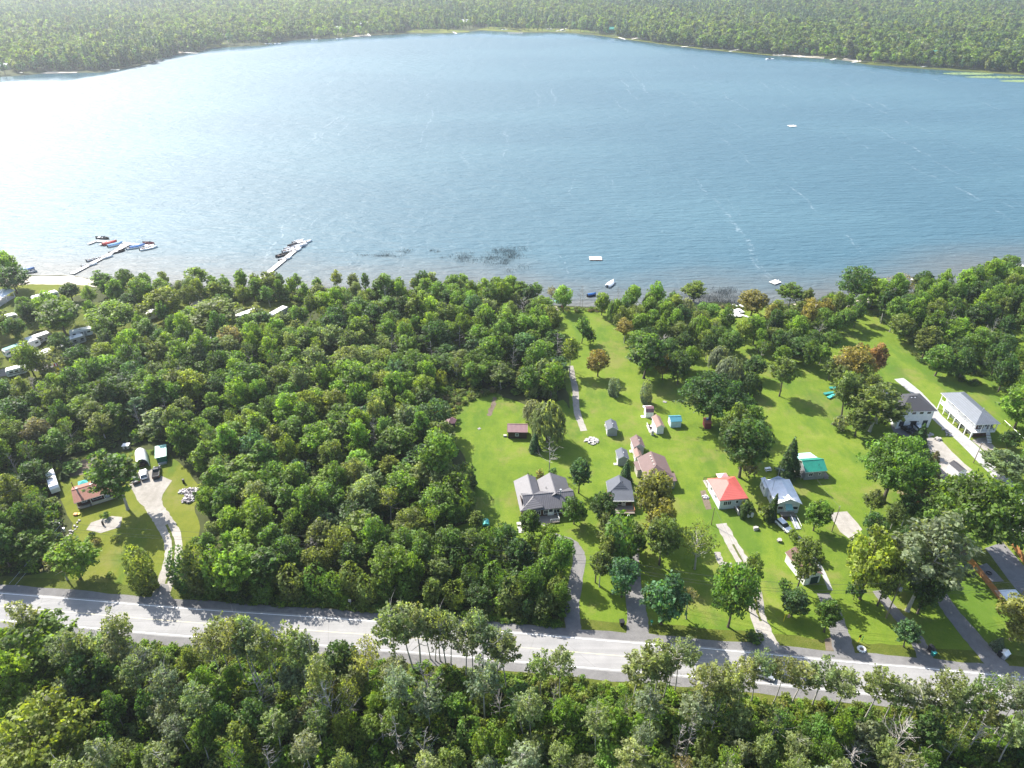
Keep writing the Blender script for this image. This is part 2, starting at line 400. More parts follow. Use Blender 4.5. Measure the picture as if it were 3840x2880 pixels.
def ribbon(name, pts, width, z, mat, amp=0.08, kind='structure', off=0.0, seed=3, parent=None):
    r = random.Random(seed); L = smooth_line(pts); vs = []; fs = []
    for i, p in enumerate(L):
        a = Vector(L[max(0, i - 1)]); b = Vector(L[min(len(L) - 1, i + 1)]); t = (b - a).normalized(); nn = Vector((-t.y, t.x))
        w = width[0] + (width[1] - width[0]) * i / (len(L) - 1) if isinstance(width, tuple) else width
        c = Vector(p) + nn * off
        q1 = c + nn * (w / 2 + r.uniform(-amp, amp)); q2 = c - nn * (w / 2 + r.uniform(-amp, amp))
        vs += [(q2.x, q2.y, z), (q1.x, q1.y, z)]
        if i: fs.append((2 * i - 2, 2 * i, 2 * i + 1, 2 * i - 1))
    me = bpy.data.meshes.new(name); me.from_pydata(vs, [], fs); me.materials.append(mat); me.update()
    o = link(name, me, parent)
    if kind: o['kind'] = kind
    return o
def inside(x, y, poly):
    c = False; j = len(poly) - 1
    for i in range(len(poly)):
        xi, yi = poly[i]; xj, yj = poly[j]
        if (yi > y) != (yj > y) and x < (xj - xi) * (y - yi) / (yj - yi) + xi: c = not c
        j = i
    return c
def seg_d(x, y, a, b):
    ax, ay = a; bx, by = b; dx, dy = bx - ax, by - ay; L = dx * dx + dy * dy
    t = max(0, min(1, ((x - ax) * dx + (y - ay) * dy) / L)) if L else 0
    return math.hypot(x - ax - t * dx, y - ay - t * dy)

# keep-clear areas for scattered trees
CLEAR_C = []      # circles x, y, r
CLEAR_L = []      # polylines with half width
CLEAR_P = []      # polygons
def is_clear(x, y, pad=0.0):
    for a, b, r in CLEAR_C:
        if (x - a) ** 2 + (y - b) ** 2 < (r + pad) ** 2: return False
    for L, w in CLEAR_L:
        for i in range(len(L) - 1):
            if seg_d(x, y, L[i], L[i + 1]) < w + pad: return False
    for pl in CLEAR_P:
        if inside(x, y, pl): return False
    return True
# ------------------------------------------------------------------ ground, lake, road, drives
SHORE_PX = [(-900, 985), (-300, 1012), (0, 1028), (130, 1034), (270, 1032), (340, 1046), (430, 1060), (560, 1075), (750, 1080), (950, 1075),
            (1150, 1085), (1400, 1088), (1620, 1086), (1800, 1092), (1950, 1110), (2060, 1145), (2200, 1150), (2400, 1152), (2600, 1148), (2680, 1132),
            (2740, 1140), (2800, 1148), (2900, 1142), (3000, 1137), (3120, 1130), (3250, 1120), (3400, 1100), (3550, 1075), (3700, 1045), (3840, 1020), (4300, 975)]
SHORE = [G(*p) for p in SHORE_PX]
FAR_PX = [(-700, 330), (-300, 300), (0, 287), (158, 276), (289, 271), (375, 271), (443, 260), (565, 236), (642, 204), (746, 195), (778, 182), (850, 175),
          (1000, 168), (1077, 152), (1199, 146), (1330, 137), (1538, 125), (1673, 125), (1809, 114), (1945, 122), (2117, 122), (2225, 131),
          (2352, 146), (2488, 167), (2623, 182), (2759, 195), (2895, 208), (3134, 222), (3247, 240), (3473, 258), (3654, 268), (3840, 281), (4200, 300), (4700, 330)]
FAR = [G(*p) for p in FAR_PX]
BIG = 6500.0
def ground_mesh():
    near = wob([(-BIG, SHORE[0][1])] + SHORE + [(BIG, SHORE[-1][1])], 0.5, 5, 5, False)
    near = [(-BIG, near[0][1])] + near[1:]
    far = wob([(-BIG, FAR[0][1] - 200)] + FAR + [(BIG, FAR[-1][1] - 200)], 2.5, 12, 6, False)
    vs = []; fs = []
    def poly(pl, z):
        o = len(vs); vs.extend((x, y, z) for x, y in pl)
        for a, b, c in tessellate_polygon([[Vector((x, y, 0)) for x, y in pl]]):
            ax, ay = pl[a]; bx, by = pl[b]; cx, cy = pl[c]
            up = (bx - ax) * (cy - ay) - (cx - ax) * (by - ay) > 0
            fs.append((a + o, b + o, c + o) if up else (a + o, c + o, b + o))
    poly(near + [(BIG, -900), (-BIG, -900)], 0)
    poly(far + [(BIG, BIG), (-BIG, BIG)], 0)
    def bank(pl, s):
        o = len(vs)
        for x, y in pl: vs.append((x, y, 0)); vs.append((x, y + s * 1.2, -0.55)); vs.append((x, y + s * 14, -3.2))
        for i in range(len(pl) - 1):
            for k in (0, 1):
                a, b, c, d = o + 3 * i + k, o + 3 * i + 3 + k, o + 3 * i + 4 + k, o + 3 * i + 1 + k
                fs.append((a, b, c, d) if s < 0 else (d, c, b, a))
    bank(near, 1); bank(far, -1)
    o = len(vs); vs.extend([(-BIG, -900, -3), (BIG, -900, -3), (BIG, BIG, -3), (-BIG, BIG, -3)]); fs.append((o, o + 1, o + 2, o + 3))
    me = bpy.data.meshes.new('ground'); me.from_pydata(vs, [], fs); me.materials.append(M_FLOOR); me.update()
    return me
gr = link('ground', ground_mesh()); gr['kind'] = 'structure'

def lake_mesh():
    xs = np.concatenate([[-BIG, -3000], np.linspace(-1500, 1500, 151), [3000, BIG]])
    ys = np.concatenate([np.linspace(190, 420, 70), np.linspace(430, 1700, 110)])
    X, Y = np.meshgrid(xs, ys); Pt = np.stack([X.ravel(), Y.ravel()], 1)
    d = np.full(len(Pt), 1e9)
    sh = [(-BIG, SHORE[0][1])] + SHORE + [(BIG, SHORE[-1][1])]
    for a, b in zip(sh[:-1], sh[1:]):
        a = np.array(a); b = np.array(b); e = b - a
        t = np.clip(((Pt - a) @ e) / (e @ e), 0, 1); q = a + t[:, None] * e
        d = np.minimum(d, np.hypot(*(Pt - q).T))
    nx = len(xs); fs = [(j * nx + i, j * nx + i + 1, (j + 1) * nx + i + 1, (j + 1) * nx + i) for j in range(len(ys) - 1) for i in range(nx - 1)]
    me = bpy.data.meshes.new('lake'); me.from_pydata([(x, y, -0.35) for x, y in Pt], [], fs)
    fy = np.interp(Pt[:, 0], [q[0] for q in FAR], [q[1] for q in FAR]); at = me.attributes.new('lee', 'FLOAT', 'POINT'); at.data.foreach_set('value', np.clip(fy - Pt[:, 1], 0, 999).astype(np.float32)); at = me.attributes.new('shore', 'FLOAT', 'POINT'); at.data.foreach_set('value', d.astype(np.float32))
    me.materials.append(M_WATER); me.update(); return me
lk = link('lake', lake_mesh()); lk['kind'] = 'structure'

def poly_px(name, pts, z, mat, amp=0.25, step=2.0, clear=False, pad=0):
    pl = [G(*p) for p in pts]
    if clear: CLEAR_P.append(pl)
    return sheet(name, pl, z, mat, amp, step)
def line_px(name, pts, w, z, mat, clear=True, amp=0.08, **k):
    L = [G(*p) for p in pts]
    if clear: CLEAR_L.append((L, (max(w) if isinstance(w, tuple) else w) / 2 + 0.3))
    return ribbon(name, L, w, z, mat, amp, **k)

L_LEFT = [(-200, 2165), (60, 2195), (310, 2217), (560, 2243), (640, 2247), (790, 2262), (770, 2250), (700, 2245), (665, 2200), (650, 2150), (690, 2100), (740, 2060), (745, 1980),
          (735, 1900), (760, 1860), (735, 1800), (690, 1750), (640, 1705), (600, 1685), (500, 1690), (440, 1700), (330, 1700), (240, 1740),
          (195, 1760), (225, 1850), (255, 1930), (280, 2000), (260, 2080), (200, 2140), (60, 2165), (-200, 2140)]
L_MID = [(1640, 1510), (1700, 1490), (1820, 1455), (1870, 1480), (1990, 1530), (2110, 1500), (2190, 1600), (2260, 1740), (2280, 1900), (2330, 2340), (2290, 2368), (2130, 2352), (2100, 2150),
         (1950, 2070), (1800, 2080), (1640, 2090), (1600, 2010), (1760, 1960), (1700, 1900), (1780, 1800), (1730, 1700), (1700, 1640), (1640, 1600)]
L_RIGHT = [(2085, 1152), (2400, 1160), (2600, 1156), (2700, 1146), (2800, 1156), (3000, 1145), (3250, 1128), (3400, 1112), (3560, 1090), (3900, 1040), (4300, 1050), (4300, 2540), (3900, 2512), (3640, 2485),
           (3440, 2470), (3240, 2455), (3080, 2444), (2790, 2407), (2430, 2383), (2300, 2371), (2292, 2100), (2262, 1890), (2222, 1740), (2150, 1560),
           (2110, 1400), (2090, 1250)]
sheet('lawn', [G(*p) for p in L_LEFT], 0.020, M_LAWN2, 0.4)
sheet('lawn', [G(*p) for p in L_MID], 0.022, M_LAWN, 0.5)
sheet('lawn', [G(*p) for p in L_RIGHT], 0.018, M_LAWN, 0.5)
poly_px('lawn', [(-300, 1075), (0, 1073), (120, 1064), (330, 1070), (350, 1090), (240, 1125), (0, 1130), (-300, 1130)], 0.02, M_LAWN2, 0.3)
poly_px('rough_grass', [(-300, 1120), (0, 1122), (560, 1140), (900, 1110), (1120, 1120), (1090, 1250), (760, 1300), (520, 1340), (320, 1480), (200, 1500), (-300, 1490)], 0.012, M_ROUGH, 0.6)
poly_px('beach', [(-300, 1014), (0, 1030), (130, 1036), (270, 1034), (340, 1048), (430, 1062), (560, 1077), (640, 1082), (560, 1092), (350, 1075), (330, 1070), (120, 1066), (0, 1075), (-300, 1078)], 0.03, M_SAND, 0.3)
poly_px('beach', [(680, 1082), (760, 1084), (790, 1150), (770, 1200), (720, 1190), (700, 1130)], 0.03, M_SAND, 0.3)
poly_px('beach', [(2060, 1147), (2090, 1149), (2100, 1165), (2060, 1165)], 0.03, M_SAND, 0.3)
poly_px('beach', [(2975, 1140), (3110, 1132), (3230, 1124), (3300, 1118), (3320, 1132), (3200, 1148), (3090, 1160), (2990, 1156)], 0.035, M_SAND, 0.4)
poly_px('beach', [(2340, 1153), (2420, 1154), (2540, 1151), (2590, 1150), (2570, 1157), (2430, 1162), (2350, 1163)], 0.035, M_SAND, 0.2)

# road: traced on its upper white line
UL = [G(*p) for p in [(310, 2250), (750, 2286), (1440, 2333), (2280, 2403), (2632, 2431), (3162, 2481), (3409, 2501), (3748, 2533)]]
d0 = Vector(UL[1]) - Vector(UL[0]); d1 = Vector(UL[-1]) - Vector(UL[-3])
ULx = [tuple(Vector(UL[0]) - d0.normalized() * k) for k in (500, 250, 120, 60, 25)] + UL + [tuple(Vector(UL[-1]) + d1.normalized() * k) for k in (25, 60, 120, 250, 500)]
CENTRE = [(x + 0.05, y - 3.35) for x, y in ULx]
ribbon('road_shoulder', CENTRE, 11.3, 0.040, M_GREYGRAVEL, 0.22, seed=5)
road = ribbon('road', CENTRE, 7.5, 0.062, M_ROAD, 0.05, seed=6)
M_LINE = plain('road_paint', (0.80, 0.80, 0.78), 0.6, var=0.1)
M_YLINE = plain('faded_yellow_paint', (0.56, 0.50, 0.33), 0.6, var=0.1)
ribbon('road_marking', CENTRE, 0.14, 0.080, M_LINE, 0.01, off=3.3)
ribbon('road_marking', CENTRE, 0.14, 0.080, M_LINE, 0.01, off=-3.3)
ribbon('road_marking', CENTRE, 0.12, 0.080, M_YLINE, 0.01, off=0.0)
CLEAR_L.append((CENTRE, 6.2))
ribbon('verge', CENTRE, 4.4, 0.026, M_ROUGH, 0.5, off=-7.6, seed=9)
ribbon('verge', CENTRE, 3.0, 0.024, M_ROUGH, 0.4, off=6.8, seed=9)

# drives
D1 = [(596, 2262), (612, 2205), (640, 2130), (652, 2070), (644, 2010), (618, 1960), (590, 1920), (572, 1885)]
line_px('driveway', D1, (3.7, 3.9), 0.05, M_GRAVEL, amp=0.15)
ribbon('verge', [G(*p) for p in [(622, 2190), (641, 2130), (652, 2070), (644, 2010), (624, 1968)]], 0.55, 0.064, M_ROUGH, 0.12)
poly_px('gravel_yard', [(486, 1816), (520, 1772), (570, 1760), (600, 1780), (647, 1803), (608, 1855), (606, 1907), (640, 1975), (590, 1940), (560, 1914), (525, 1890), (495, 1842)], 0.056, M_GRAVEL, 0.3, clear=True)
poly_px('gravel_yard', [(536, 2262), (585, 2225), (600, 2190), (632, 2195), (636, 2235), (668, 2268)], 0.058, M_GREYGRAVEL, 0.2)
poly_px('gravel_yard', [(326, 1985), (378, 1998), (447, 1977), (460, 1938), (420, 1935), (382, 1947), (345, 1960)], 0.05, M_GRAVEL, 0.25, clear=True)
poly_px('vegetable_garden', [(250, 1745), (340, 1715), (400, 1725), (400, 1770), (330, 1775), (262, 1790)], 0.045, M_DIRT, 0.3, clear=True)
line_px('driveway', [(2152, 2385), (2146, 2310), (2146, 2255), (2161, 2168), (2172, 2103), (2164, 2063), (2130, 2030), (2060, 2010)], (3.3, 2.4), 0.05, M_GREYGRAVEL, amp=0.12)
line_px('driveway', [(2388, 2400), (2392, 2340), (2388, 2290), (2376, 2220), (2371, 2160), (2368, 2090), (2366, 2037), (2350, 1990)], (4.6, 2.6), 0.05, M_GREYGRAVEL, amp=0.12)
line_px('driveway', [(2905, 2440), (2872, 2385), (2840, 2300), (2823, 2203), (2790, 2116), (2748, 2042), (2703, 1964)], (3.4, 2.7), 0.05, M_GRAVEL, amp=0.18)
ribbon('verge', [G(*p) for p in [(2852, 2330), (2840, 2290), (2823, 2203), (2790, 2116), (2748, 2042)]], 0.5, 0.064, M_ROUGH, 0.12)
line_px('driveway', [(2745, 2120), (2705, 2110), (2690, 2070)], 1.4, 0.05, M_GRAVEL, amp=0.15)
line_px('driveway', [(3172, 2470), (3160, 2420), (3140, 2342), (3118, 2285), (3085, 2225)], (4.4, 2.6), 0.05, M_GREYGRAVEL, amp=0.15)
line_px('footpath', [(2986, 2006), (3024, 2052), (3054, 2092), (3088, 2150), (3114, 2213)], 1.0, 0.054, M_CONC, amp=0.03)
line_px('driveway', [(3474, 2480), (3450, 2420), (3414, 2364), (3370, 2312), (3314, 2247), (3290, 2215)], (3.2, 2.1), 0.05, M_GREYGRAVEL, amp=0.12)
line_px('driveway', [(3752, 2515), (3715, 2465), (3661, 2407), (3574, 2303), (3522, 2225), (3492, 2180)], (4.8, 2.5), 0.05, M_GREYGRAVEL, amp=0.12)
line_px('lane', [(4100, 2110), (3960, 1985), (3840, 1872), (3791, 1829), (3705, 1742), (3618, 1655), (3522, 1573), (3470, 1510), (3420, 1460), (3370, 1420)], (4.6, 3.4), 0.05, M_CONC, amp=0.1)
poly_px('gravel_yard', [(3437, 1683), (3455, 1647), (3480, 1635), (3528, 1652), (3590, 1715), (3668, 1785), (3760, 1872), (3900, 2005), (3900, 2050), (3770, 1975), (3640, 1880), (3560, 1810), (3480, 1730)], 0.046, M_GRAVEL, 0.3, clear=True)
poly_px('gravel_yard', [(3340, 1590), (3420, 1600), (3475, 1620), (3465, 1660), (3400, 1640), (3350, 1620)], 0.047, M_GREYGRAVEL, 0.3, clear=True)
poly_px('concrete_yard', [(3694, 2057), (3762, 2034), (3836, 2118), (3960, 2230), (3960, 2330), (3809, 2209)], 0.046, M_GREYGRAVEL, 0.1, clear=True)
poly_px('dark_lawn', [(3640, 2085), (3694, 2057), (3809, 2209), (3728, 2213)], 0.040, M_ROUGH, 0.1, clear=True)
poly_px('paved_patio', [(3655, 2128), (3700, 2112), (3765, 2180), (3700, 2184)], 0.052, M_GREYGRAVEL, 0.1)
poly_px('gravel_yard', [(3110, 1925), (3175, 1918), (3231, 1985), (3192, 2029), (3149, 1994)], 0.046, M_GRAVEL, 0.3, clear=True)
poly_px('footpath', [(3640, 1650), (3700, 1640), (3760, 1710), (3730, 1730), (3690, 1690)], 0.044, M_GRAVEL, 0.3, clear=True)
line_px('footpath', [(3214, 1412), (3271, 1434), (3297, 1460), (3330, 1484)], 2.2, 0.05, M_CONC, amp=0.15)
line_px('footpath', [(2139, 1372), (2157, 1464), (2161, 1529), (2176, 1581), (2190, 1616)], 1.9, 0.05, M_GRAVEL, amp=0.12)
line_px('footpath', [(1856, 1490), (1848, 1520), (1832, 1560)], 1.3, 0.044, M_DIRT, amp=0.3)
line_px('footpath', [(1662, 2042), (1740, 2034), (1800, 2030), (1868, 2042)], 2.4, 0.05, M_GRAVEL, amp=0.2)
line_px('driveway', [(80, 2545), (24, 2640), (8, 2720), (40, 2800), (72, 2900), (80, 2990)], 3.6, 0.05, M_GRAVEL, amp=0.1)
line_px('driveway', [(-120, 1420), (30, 1395), (120, 1375), (200, 1385), (262, 1425), (240, 1455), (150, 1470)], (5.0, 5.0), 0.05, M_GREYGRAVEL, amp=0.3)
poly_px('footpath', [(2625, 1840), (2645, 1838), (2668, 1908), (2650, 1912), (2630, 1868)], 0.046, M_DIRT, 0.2)
poly_px('gravel_yard', [(3090, 2395), (3130, 2388), (3134, 2440), (3098, 2440)], 0.044, M_DIRT, 0.3)

# far shore lawns and beaches
for pts, mat in (([(1520, 121), (1560, 108), (1660, 108), (1760, 116), (1760, 121), (1660, 123)], M_LAWN2), ([(1780, 112), (1830, 100), (1900, 104), (1960, 114), (1940, 120), (1860, 116)], M_LAWN2),
                 ([(1860, 96), (1930, 92), (2060, 104), (2200, 114), (2240, 124), (2110, 120), (1960, 119)], M_LAWN2), ([(1320, 130), (1340, 112), (1380, 113), (1382, 130)], M_LAWN2),
                 ([(1200, 140), (1230, 126), (1320, 128), (1320, 136)], M_ROUGH), ([(765, 185), (775, 158), (830, 158), (860, 168)], M_LAWN2),
                 ([(1320, 138), (1335, 131), (1390, 130), (1385, 135)], M_SAND), ([(555, 236), (565, 214), (600, 215), (610, 222)], M_SAND), ([(640, 203), (650, 192), (700, 192), (740, 194)], M_SAND),
                 ([(2330, 143), (2345, 139), (2400, 138), (2400, 147)], M_SAND), ([(2890, 207), (2900, 203), (2990, 206), (3090, 214), (3090, 219)], M_SAND), ([(3155, 225), (3165, 219), (3230, 223), (3228, 232)], M_SAND),
                 ([(150, 275), (180, 269), (290, 269), (289, 273)], M_SAND), ([(3240, 240), (3260, 232), (3470, 252), (3650, 262), (3900, 278), (3900, 284), (3654, 268), (3473, 257)], M_ROUGH),
                 ([(2225, 131), (2240, 124), (2400, 146), (2640, 178), (2900, 205), (2895, 209), (2623, 184), (2352, 149)], M_ROUGH)):
    poly_px({'lawn_grass': 'lawn', 'dry_lawn_grass': 'lawn', 'rough_grass': 'reed_bank', 'beach_sand': 'beach'}[mat.name], pts, 0.05, mat, 0.6, 8)
# ------------------------------------------------------------------ buildings
class House:
    """local frame: x along the front wall (facing -y), y into the depth"""
    def __init__(s, name, label, cat, FL, FR, group=None, clear=1.5, depth=8):
        s.w = math.hypot(FR[0] - FL[0], FR[1] - FL[1]); a = math.atan2(FR[1] - FL[1], FR[0] - FL[0])
        s.a = a; s.FL = FL
        s.o = thing(name, label, cat, (FL[0], FL[1], 0), a, group)
        k = max(2, int(depth / 3))
        CLEAR_P.append([s.at(-clear, -clear), s.at(s.w + clear, -clear), s.at(s.w + clear, depth + clear), s.at(-clear, depth + clear)])
    def at(s, x, y):
        return (s.FL[0] + x * math.cos(s.a) - y * math.sin(s.a), s.FL[1] + x * math.sin(s.a) + y * math.cos(s.a))
    def walls(s, x0, x1, y0, y1, h, mat, z0=0.0, gable=None, rh=0, rp=None, name='wall'):
        m = MB()
        m.box(x0, x1, y0, y1, z0, h, mat)
        if gable == 'y':       # ridge runs in y: gable ends on front and back
            c = (x0 + x1) / 2 if rp is None else rp
            m.add([(x0, y0, h), (x1, y0, h), (c, y0, rh), (x0, y1, h), (x1, y1, h), (c, y1, rh)], [(0, 1, 2), (5, 4, 3)], mat)
        if gable == 'x':
            c = (y0 + y1) / 2 if rp is None else rp
            m.add([(x0, y0, h), (x0, y1, h), (x0, c, rh), (x1, y0, h), (x1, y1, h), (x1, c, rh)], [(2, 1, 0), (3, 4, 5)], mat)
        return m.build(name, s.o)
    def roof(s, x0, x1, y0, y1, ze, zr, axis, mat, ov=0.35, rp=None, hip=(0, 0), th=0.14, name='roof', trim=None, ze2=None):
        """closed roof slab; hip = length of the hipped end at either end of the ridge"""
        X0, X1, Y0, Y1 = x0 - ov, x1 + ov, y0 - ov, y1 + ov
        m = MB(); ze2 = ze if ze2 is None else ze2
        def ring(dz):
            if axis == 'x':
                c = (y0 + y1) / 2 if rp is None else rp
                return [(X0, Y0, ze + dz), (X1, Y0, ze + dz), (X1, Y1, ze2 + dz), (X0, Y1, ze2 + dz), (X0 + hip[0], c, zr + dz), (X1 - hip[1], c, zr + dz)]
            c = (x0 + x1) / 2 if rp is None else rp
            return [(X0, Y0, ze + dz), (X1, Y0, ze2 + dz), (X1, Y1, ze2 + dz), (X0, Y1, ze + dz), (c, Y0 + hip[0], zr + dz), (c, Y1 - hip[1], zr + dz)]
        a = ring(0); b = ring(th); t = trim or mat
        if axis == 'x': top = [(0, 1, 5, 4), (2, 3, 4, 5), (3, 0, 4), (1, 2, 5)]
        else: top = [(3, 0, 4, 5), (1, 2, 5, 4), (0, 1, 4), (2, 3, 5)]
        hips = {2: hip[0] > 0, 3: hip[1] > 0}
        for i, f in enumerate(top):
            if i < 2 or hips[i]:
                m.add(b, [f], mat); m.add(a, [f[::-1]], mat)
        # fascia round the edge
        if axis == 'x': edges = [(0, 1), (2, 3)] + ([(3, 0)] if hip[0] else [(3, 4), (4, 0)]) + ([(1, 2)] if hip[1] else [(1, 5), (5, 2)])
        else: edges = [(3, 0), (1, 2)] + ([(0, 1)] if hip[0] else [(0, 4), (4, 1)]) + ([(2, 3)] if hip[1] else [(2, 5), (5, 3)])
        for i, j in edges: m.add([a[i], a[j], b[j], b[i]], [(0, 1, 2, 3)], t)
        if axis == 'x':
            c = a[4][1]; m.box(a[4][0], a[5][0], c - 0.12, c + 0.12, zr + th - 0.02, zr + th + 0.05, mat)
        else:
            c = a[4][0]; m.box(c - 0.12, c + 0.12, a[4][1], a[5][1], zr + th - 0.02, zr + th + 0.05, mat)
        return m.build(name, s.o)
    def slab(s, pts, th, mat, name='roof'):
        m = MB(); n = len(pts)
        m.add([(x, y, z + th) for x, y, z in pts] + list(pts), [tuple(range(n)), tuple(range(2 * n - 1, n - 1, -1))] + [(i, i + n, (i + 1) % n + n, (i + 1) % n) for i in range(n)], mat)
        return m.build(name, s.o)
    def part(s, name, boxes, mat, parent=None):
        m = MB()
        for b in boxes: m.box(*b, mat)
        return m.build(name, parent or s.o)
    def window(s, face, u, z, w=1.1, h=1.0, y=0.0, frame=None, mull=1, kind='window', glass=None):
        """face F/B: wall plane at y, u along x;  L/R: wall plane at x=y, u along y"""
        fr = frame or WHITE; m = MB(); g = MB(); t = 0.09
        def bx(mb, a0, a1, z0, z1, d0, d1, mt):
            if face == 'F': mb.box(a0, a1, y - d1, y - d0, z0, z1, mt)
            elif face == 'B': mb.box(a0, a1, y + d0, y + d1, z0, z1, mt)
            elif face == 'L': mb.box(y - d1, y - d0, a0, a1, z0, z1, mt)
            else: mb.box(y + d0, y + d1, a0, a1, z0, z1, mt)
        a0, a1, z0, z1 = u - w / 2, u + w / 2, z - h / 2, z + h / 2
        bx(m, a0 - t, a0, z0 - t, z1 + t, 0.003, 0.07, fr); bx(m, a1, a1 + t, z0 - t, z1 + t, 0.003, 0.07, fr)
        bx(m, a0, a1, z1, z1 + t, 0.003, 0.068, fr); bx(m, a0, a1, z0 - t, z0, 0.003, 0.09, fr)
        for k in range(mull):
            c = a0 + (k + 1) * w / (mull + 1); bx(m, c - 0.03, c + 0.03, z0, z1, 0.02, 0.06, fr)
        o = m.build(kind, s.o)
        bx(g, a0, a1, z0, z1, 0.004, 0.03, glass or GLASS); g.build('pane', o)
        return o
    def door(s, face, u, z0=0.1, w=0.95, h=2.05, y=0.0, mat=None, glazed=True):
        m = MB(); mt = mat or WHITE
        def bx(mb, a0, a1, za, zb, d0, d1, q):
            if face == 'F': mb.box(a0, a1, y - d1, y - d0, za, zb, q)
            elif face == 'L': mb.box(y - d1, y - d0, a0, a1, za, zb, q)
            else: mb.box(y + d0, y + d1, a0, a1, za, zb, q)
        bx(m, u - w / 2, u + w / 2, z0, z0 + h, 0.003, 0.06, mt); o = m.build('door', s.o)
        if glazed:
            g = MB(); bx(g, u - w * 0.3, u + w * 0.3, z0 + h * 0.5, z0 + h * 0.88, 0.062, 0.075, GLASS); g.build('pane', o)
        k = MB(); bx(k, u + w * 0.33, u + w * 0.42, z0 + h * 0.46, z0 + h * 0.5, 0.062, 0.11, GREYW); k.build('handle', o)
        return o
    def railing(s, pts, z, mat, h=0.95, step=0.35, name='railing'):
        m = MB()
        for a, b in zip(pts[:-1], pts[1:]):
            L = math.hypot(b[0] - a[0], b[1] - a[1]); n = max(1, int(L / step))
            m.tube([(a[0], a[1], z + h), (b[0], b[1], z + h)], 0.06, mat, 4)
            for i in range(n + 1):
                x = a[0] + (b[0] - a[0]) * i / n; y = a[1] + (b[1] - a[1]) * i / n; r = 0.05 if i in (0, n) else 0.025
                m.tube([(x, y, z), (x, y, z + h)], r, mat, 4)
        return m.build(name, s.o)
    def steps(s, x0, x1, y0, n, z, mat, d=0.28):
        for i in range(n):
            zz = z * (1 - (i + 1) / (n + 1))
            s.part('step', [(x0, x1, y0 - (i + 1) * d, y0 - i * d, zz - 0.06, zz)], mat)
    def vent(s, x, y, z, mat=None, name='roof_vent'):
        s.part(name, [(x - 0.17, x + 0.17, y - 0.17, y + 0.17, z - 0.3, z + 0.16)], mat or WHITE)
    def pipe(s, x, y, z0, z1, r=0.1, mat=None, name='chimney_pipe'):
        m = MB(); m.cyl(x, y, z0, z1, r, mat or GREYW, 8); m.cyl(x, y, z1 - 0.02, z1 + 0.12, r * 1.6, mat or GREYW, 8); m.build(name, s.o)

# --- grey metal roofed bungalow in the middle
h = House('house', 'brown brick bungalow with grey ribbed metal roof and two rear wings', 'house', (2.5, 127.5), (14.4, 129.2), depth=10.5)
h.walls(0.1, 12.3, 0, 6.0, 2.75, BRICK, gable='x', rh=4.6, rp=3.0)
h.walls(-0.1, 4.5, 5.9, 10.3, 2.75, BRICK, gable='y', rh=4.4, rp=2.7)
h.walls(5.3, 12.2, 5.95, 9.7, 2.75, BRICK, gable='y', rh=4.75, rp=8.5)
h.roof(0.9, 12.4, 0, 6.0, 2.75, 4.75, 'x', R_GREY, 0.5, rp=3.0)
h.roof(-0.1, 4.5, 0.1, 10.4, 2.78, 4.6, 'y', R_GREYY, 0.5, rp=3.0, hip=(2.6, 0), ze2=3.4)
h.roof(5.4, 12.2, 2.7, 9.8, 2.82, 5.0, 'y', R_GREYY, 0.45, rp=8.5)
for u, w in ((3.9, 0.9), (8.3, 1.5), (9.9, 1.2), (11.3, 1.2)): h.window('F', u, 1.6, w, 1.1)
h.door('F', 1.5, 0.45); h.door('F', 6.9, 0.45, 1.5, 2.1); h.window('F', 5.7, 1.6, 1.0, 1.1)
h.window('L', 2.0, 1.6, 1.2, 1.0, y=-0.1); h.window('L', 8.0, 1.6, 1.2, 1.0, y=-0.1)
h.part('deck', [(0.2, 8.6, -2.6, -0.01, 0.3, 0.45)], DECK)
for x in (0.5, 3, 5.6, 8.2): h.part('deck_post', [(x, x + 0.15, -2.5, -2.35, 0, 0.3)], DECK)
h.railing([(0.3, -2.5), (3.6, -2.5)], 0.45, WHITE); h.railing([(6.4, -2.5), (8.5, -2.5), (8.5, -0.1)], 0.45, WHITE)
h.railing([(0.3, -0.1), (0.3, -2.5)], 0.45, WHITE); h.steps(4.2, 6.2, -2.6, 3, 0.45, PALEDECK)
h.part('ramp', [(-1.6, 0.15, -2.4, -1.1, 0.02, 0.3)], PALEDECK); h.part('landing', [(-1.6, -0.4, -4.6, -2.4, 0.02, 0.16)], PALEDECK)
h.part('rear_deck', [(4.6, 5.2, 6.2, 10.2, 0.25, 0.4), (4.6, 12.8, 10.16, 12.3, 0.25, 0.4)], PALEDECK)
h.railing([(5.6, 12.2), (9.2, 12.2), (12.7, 12.2), (12.7, 10.2)], 0.4, WHITE)
h.pipe(9.6, 2.3, 4.6, 6.1, 0.16); h.pipe(1.2, 3.4, 3.4, 4.4, 0.05, BLACK, 'vent_pipe'); h.pipe(6.7, 5.6, 3.9, 4.5, 0.06, BLACK, 'vent_pipe')

# --- garden shed in the clearing
h = House('shed', 'dark log shed with burgundy roof alone on the lawn', 'shed', G(1905, 1644), G(1975, 1645), depth=4)
W_ = h.w
h.walls(0, W_, 0, 3.4, 2.2, DARKLOG, gable='x', rh=3.1, rp=2.4)
h.roof(0, W_, 0, 3.4, 2.2, 3.15, 'x', R_BURG, 0.25, rp=2.4)
h.window('F', W_ * 0.48, 1.3, 0.8, 0.7)
h.part('side_bench', [(-1.3, -0.4, 0.6, 1.2, 0, 0.5)], PALEDECK)
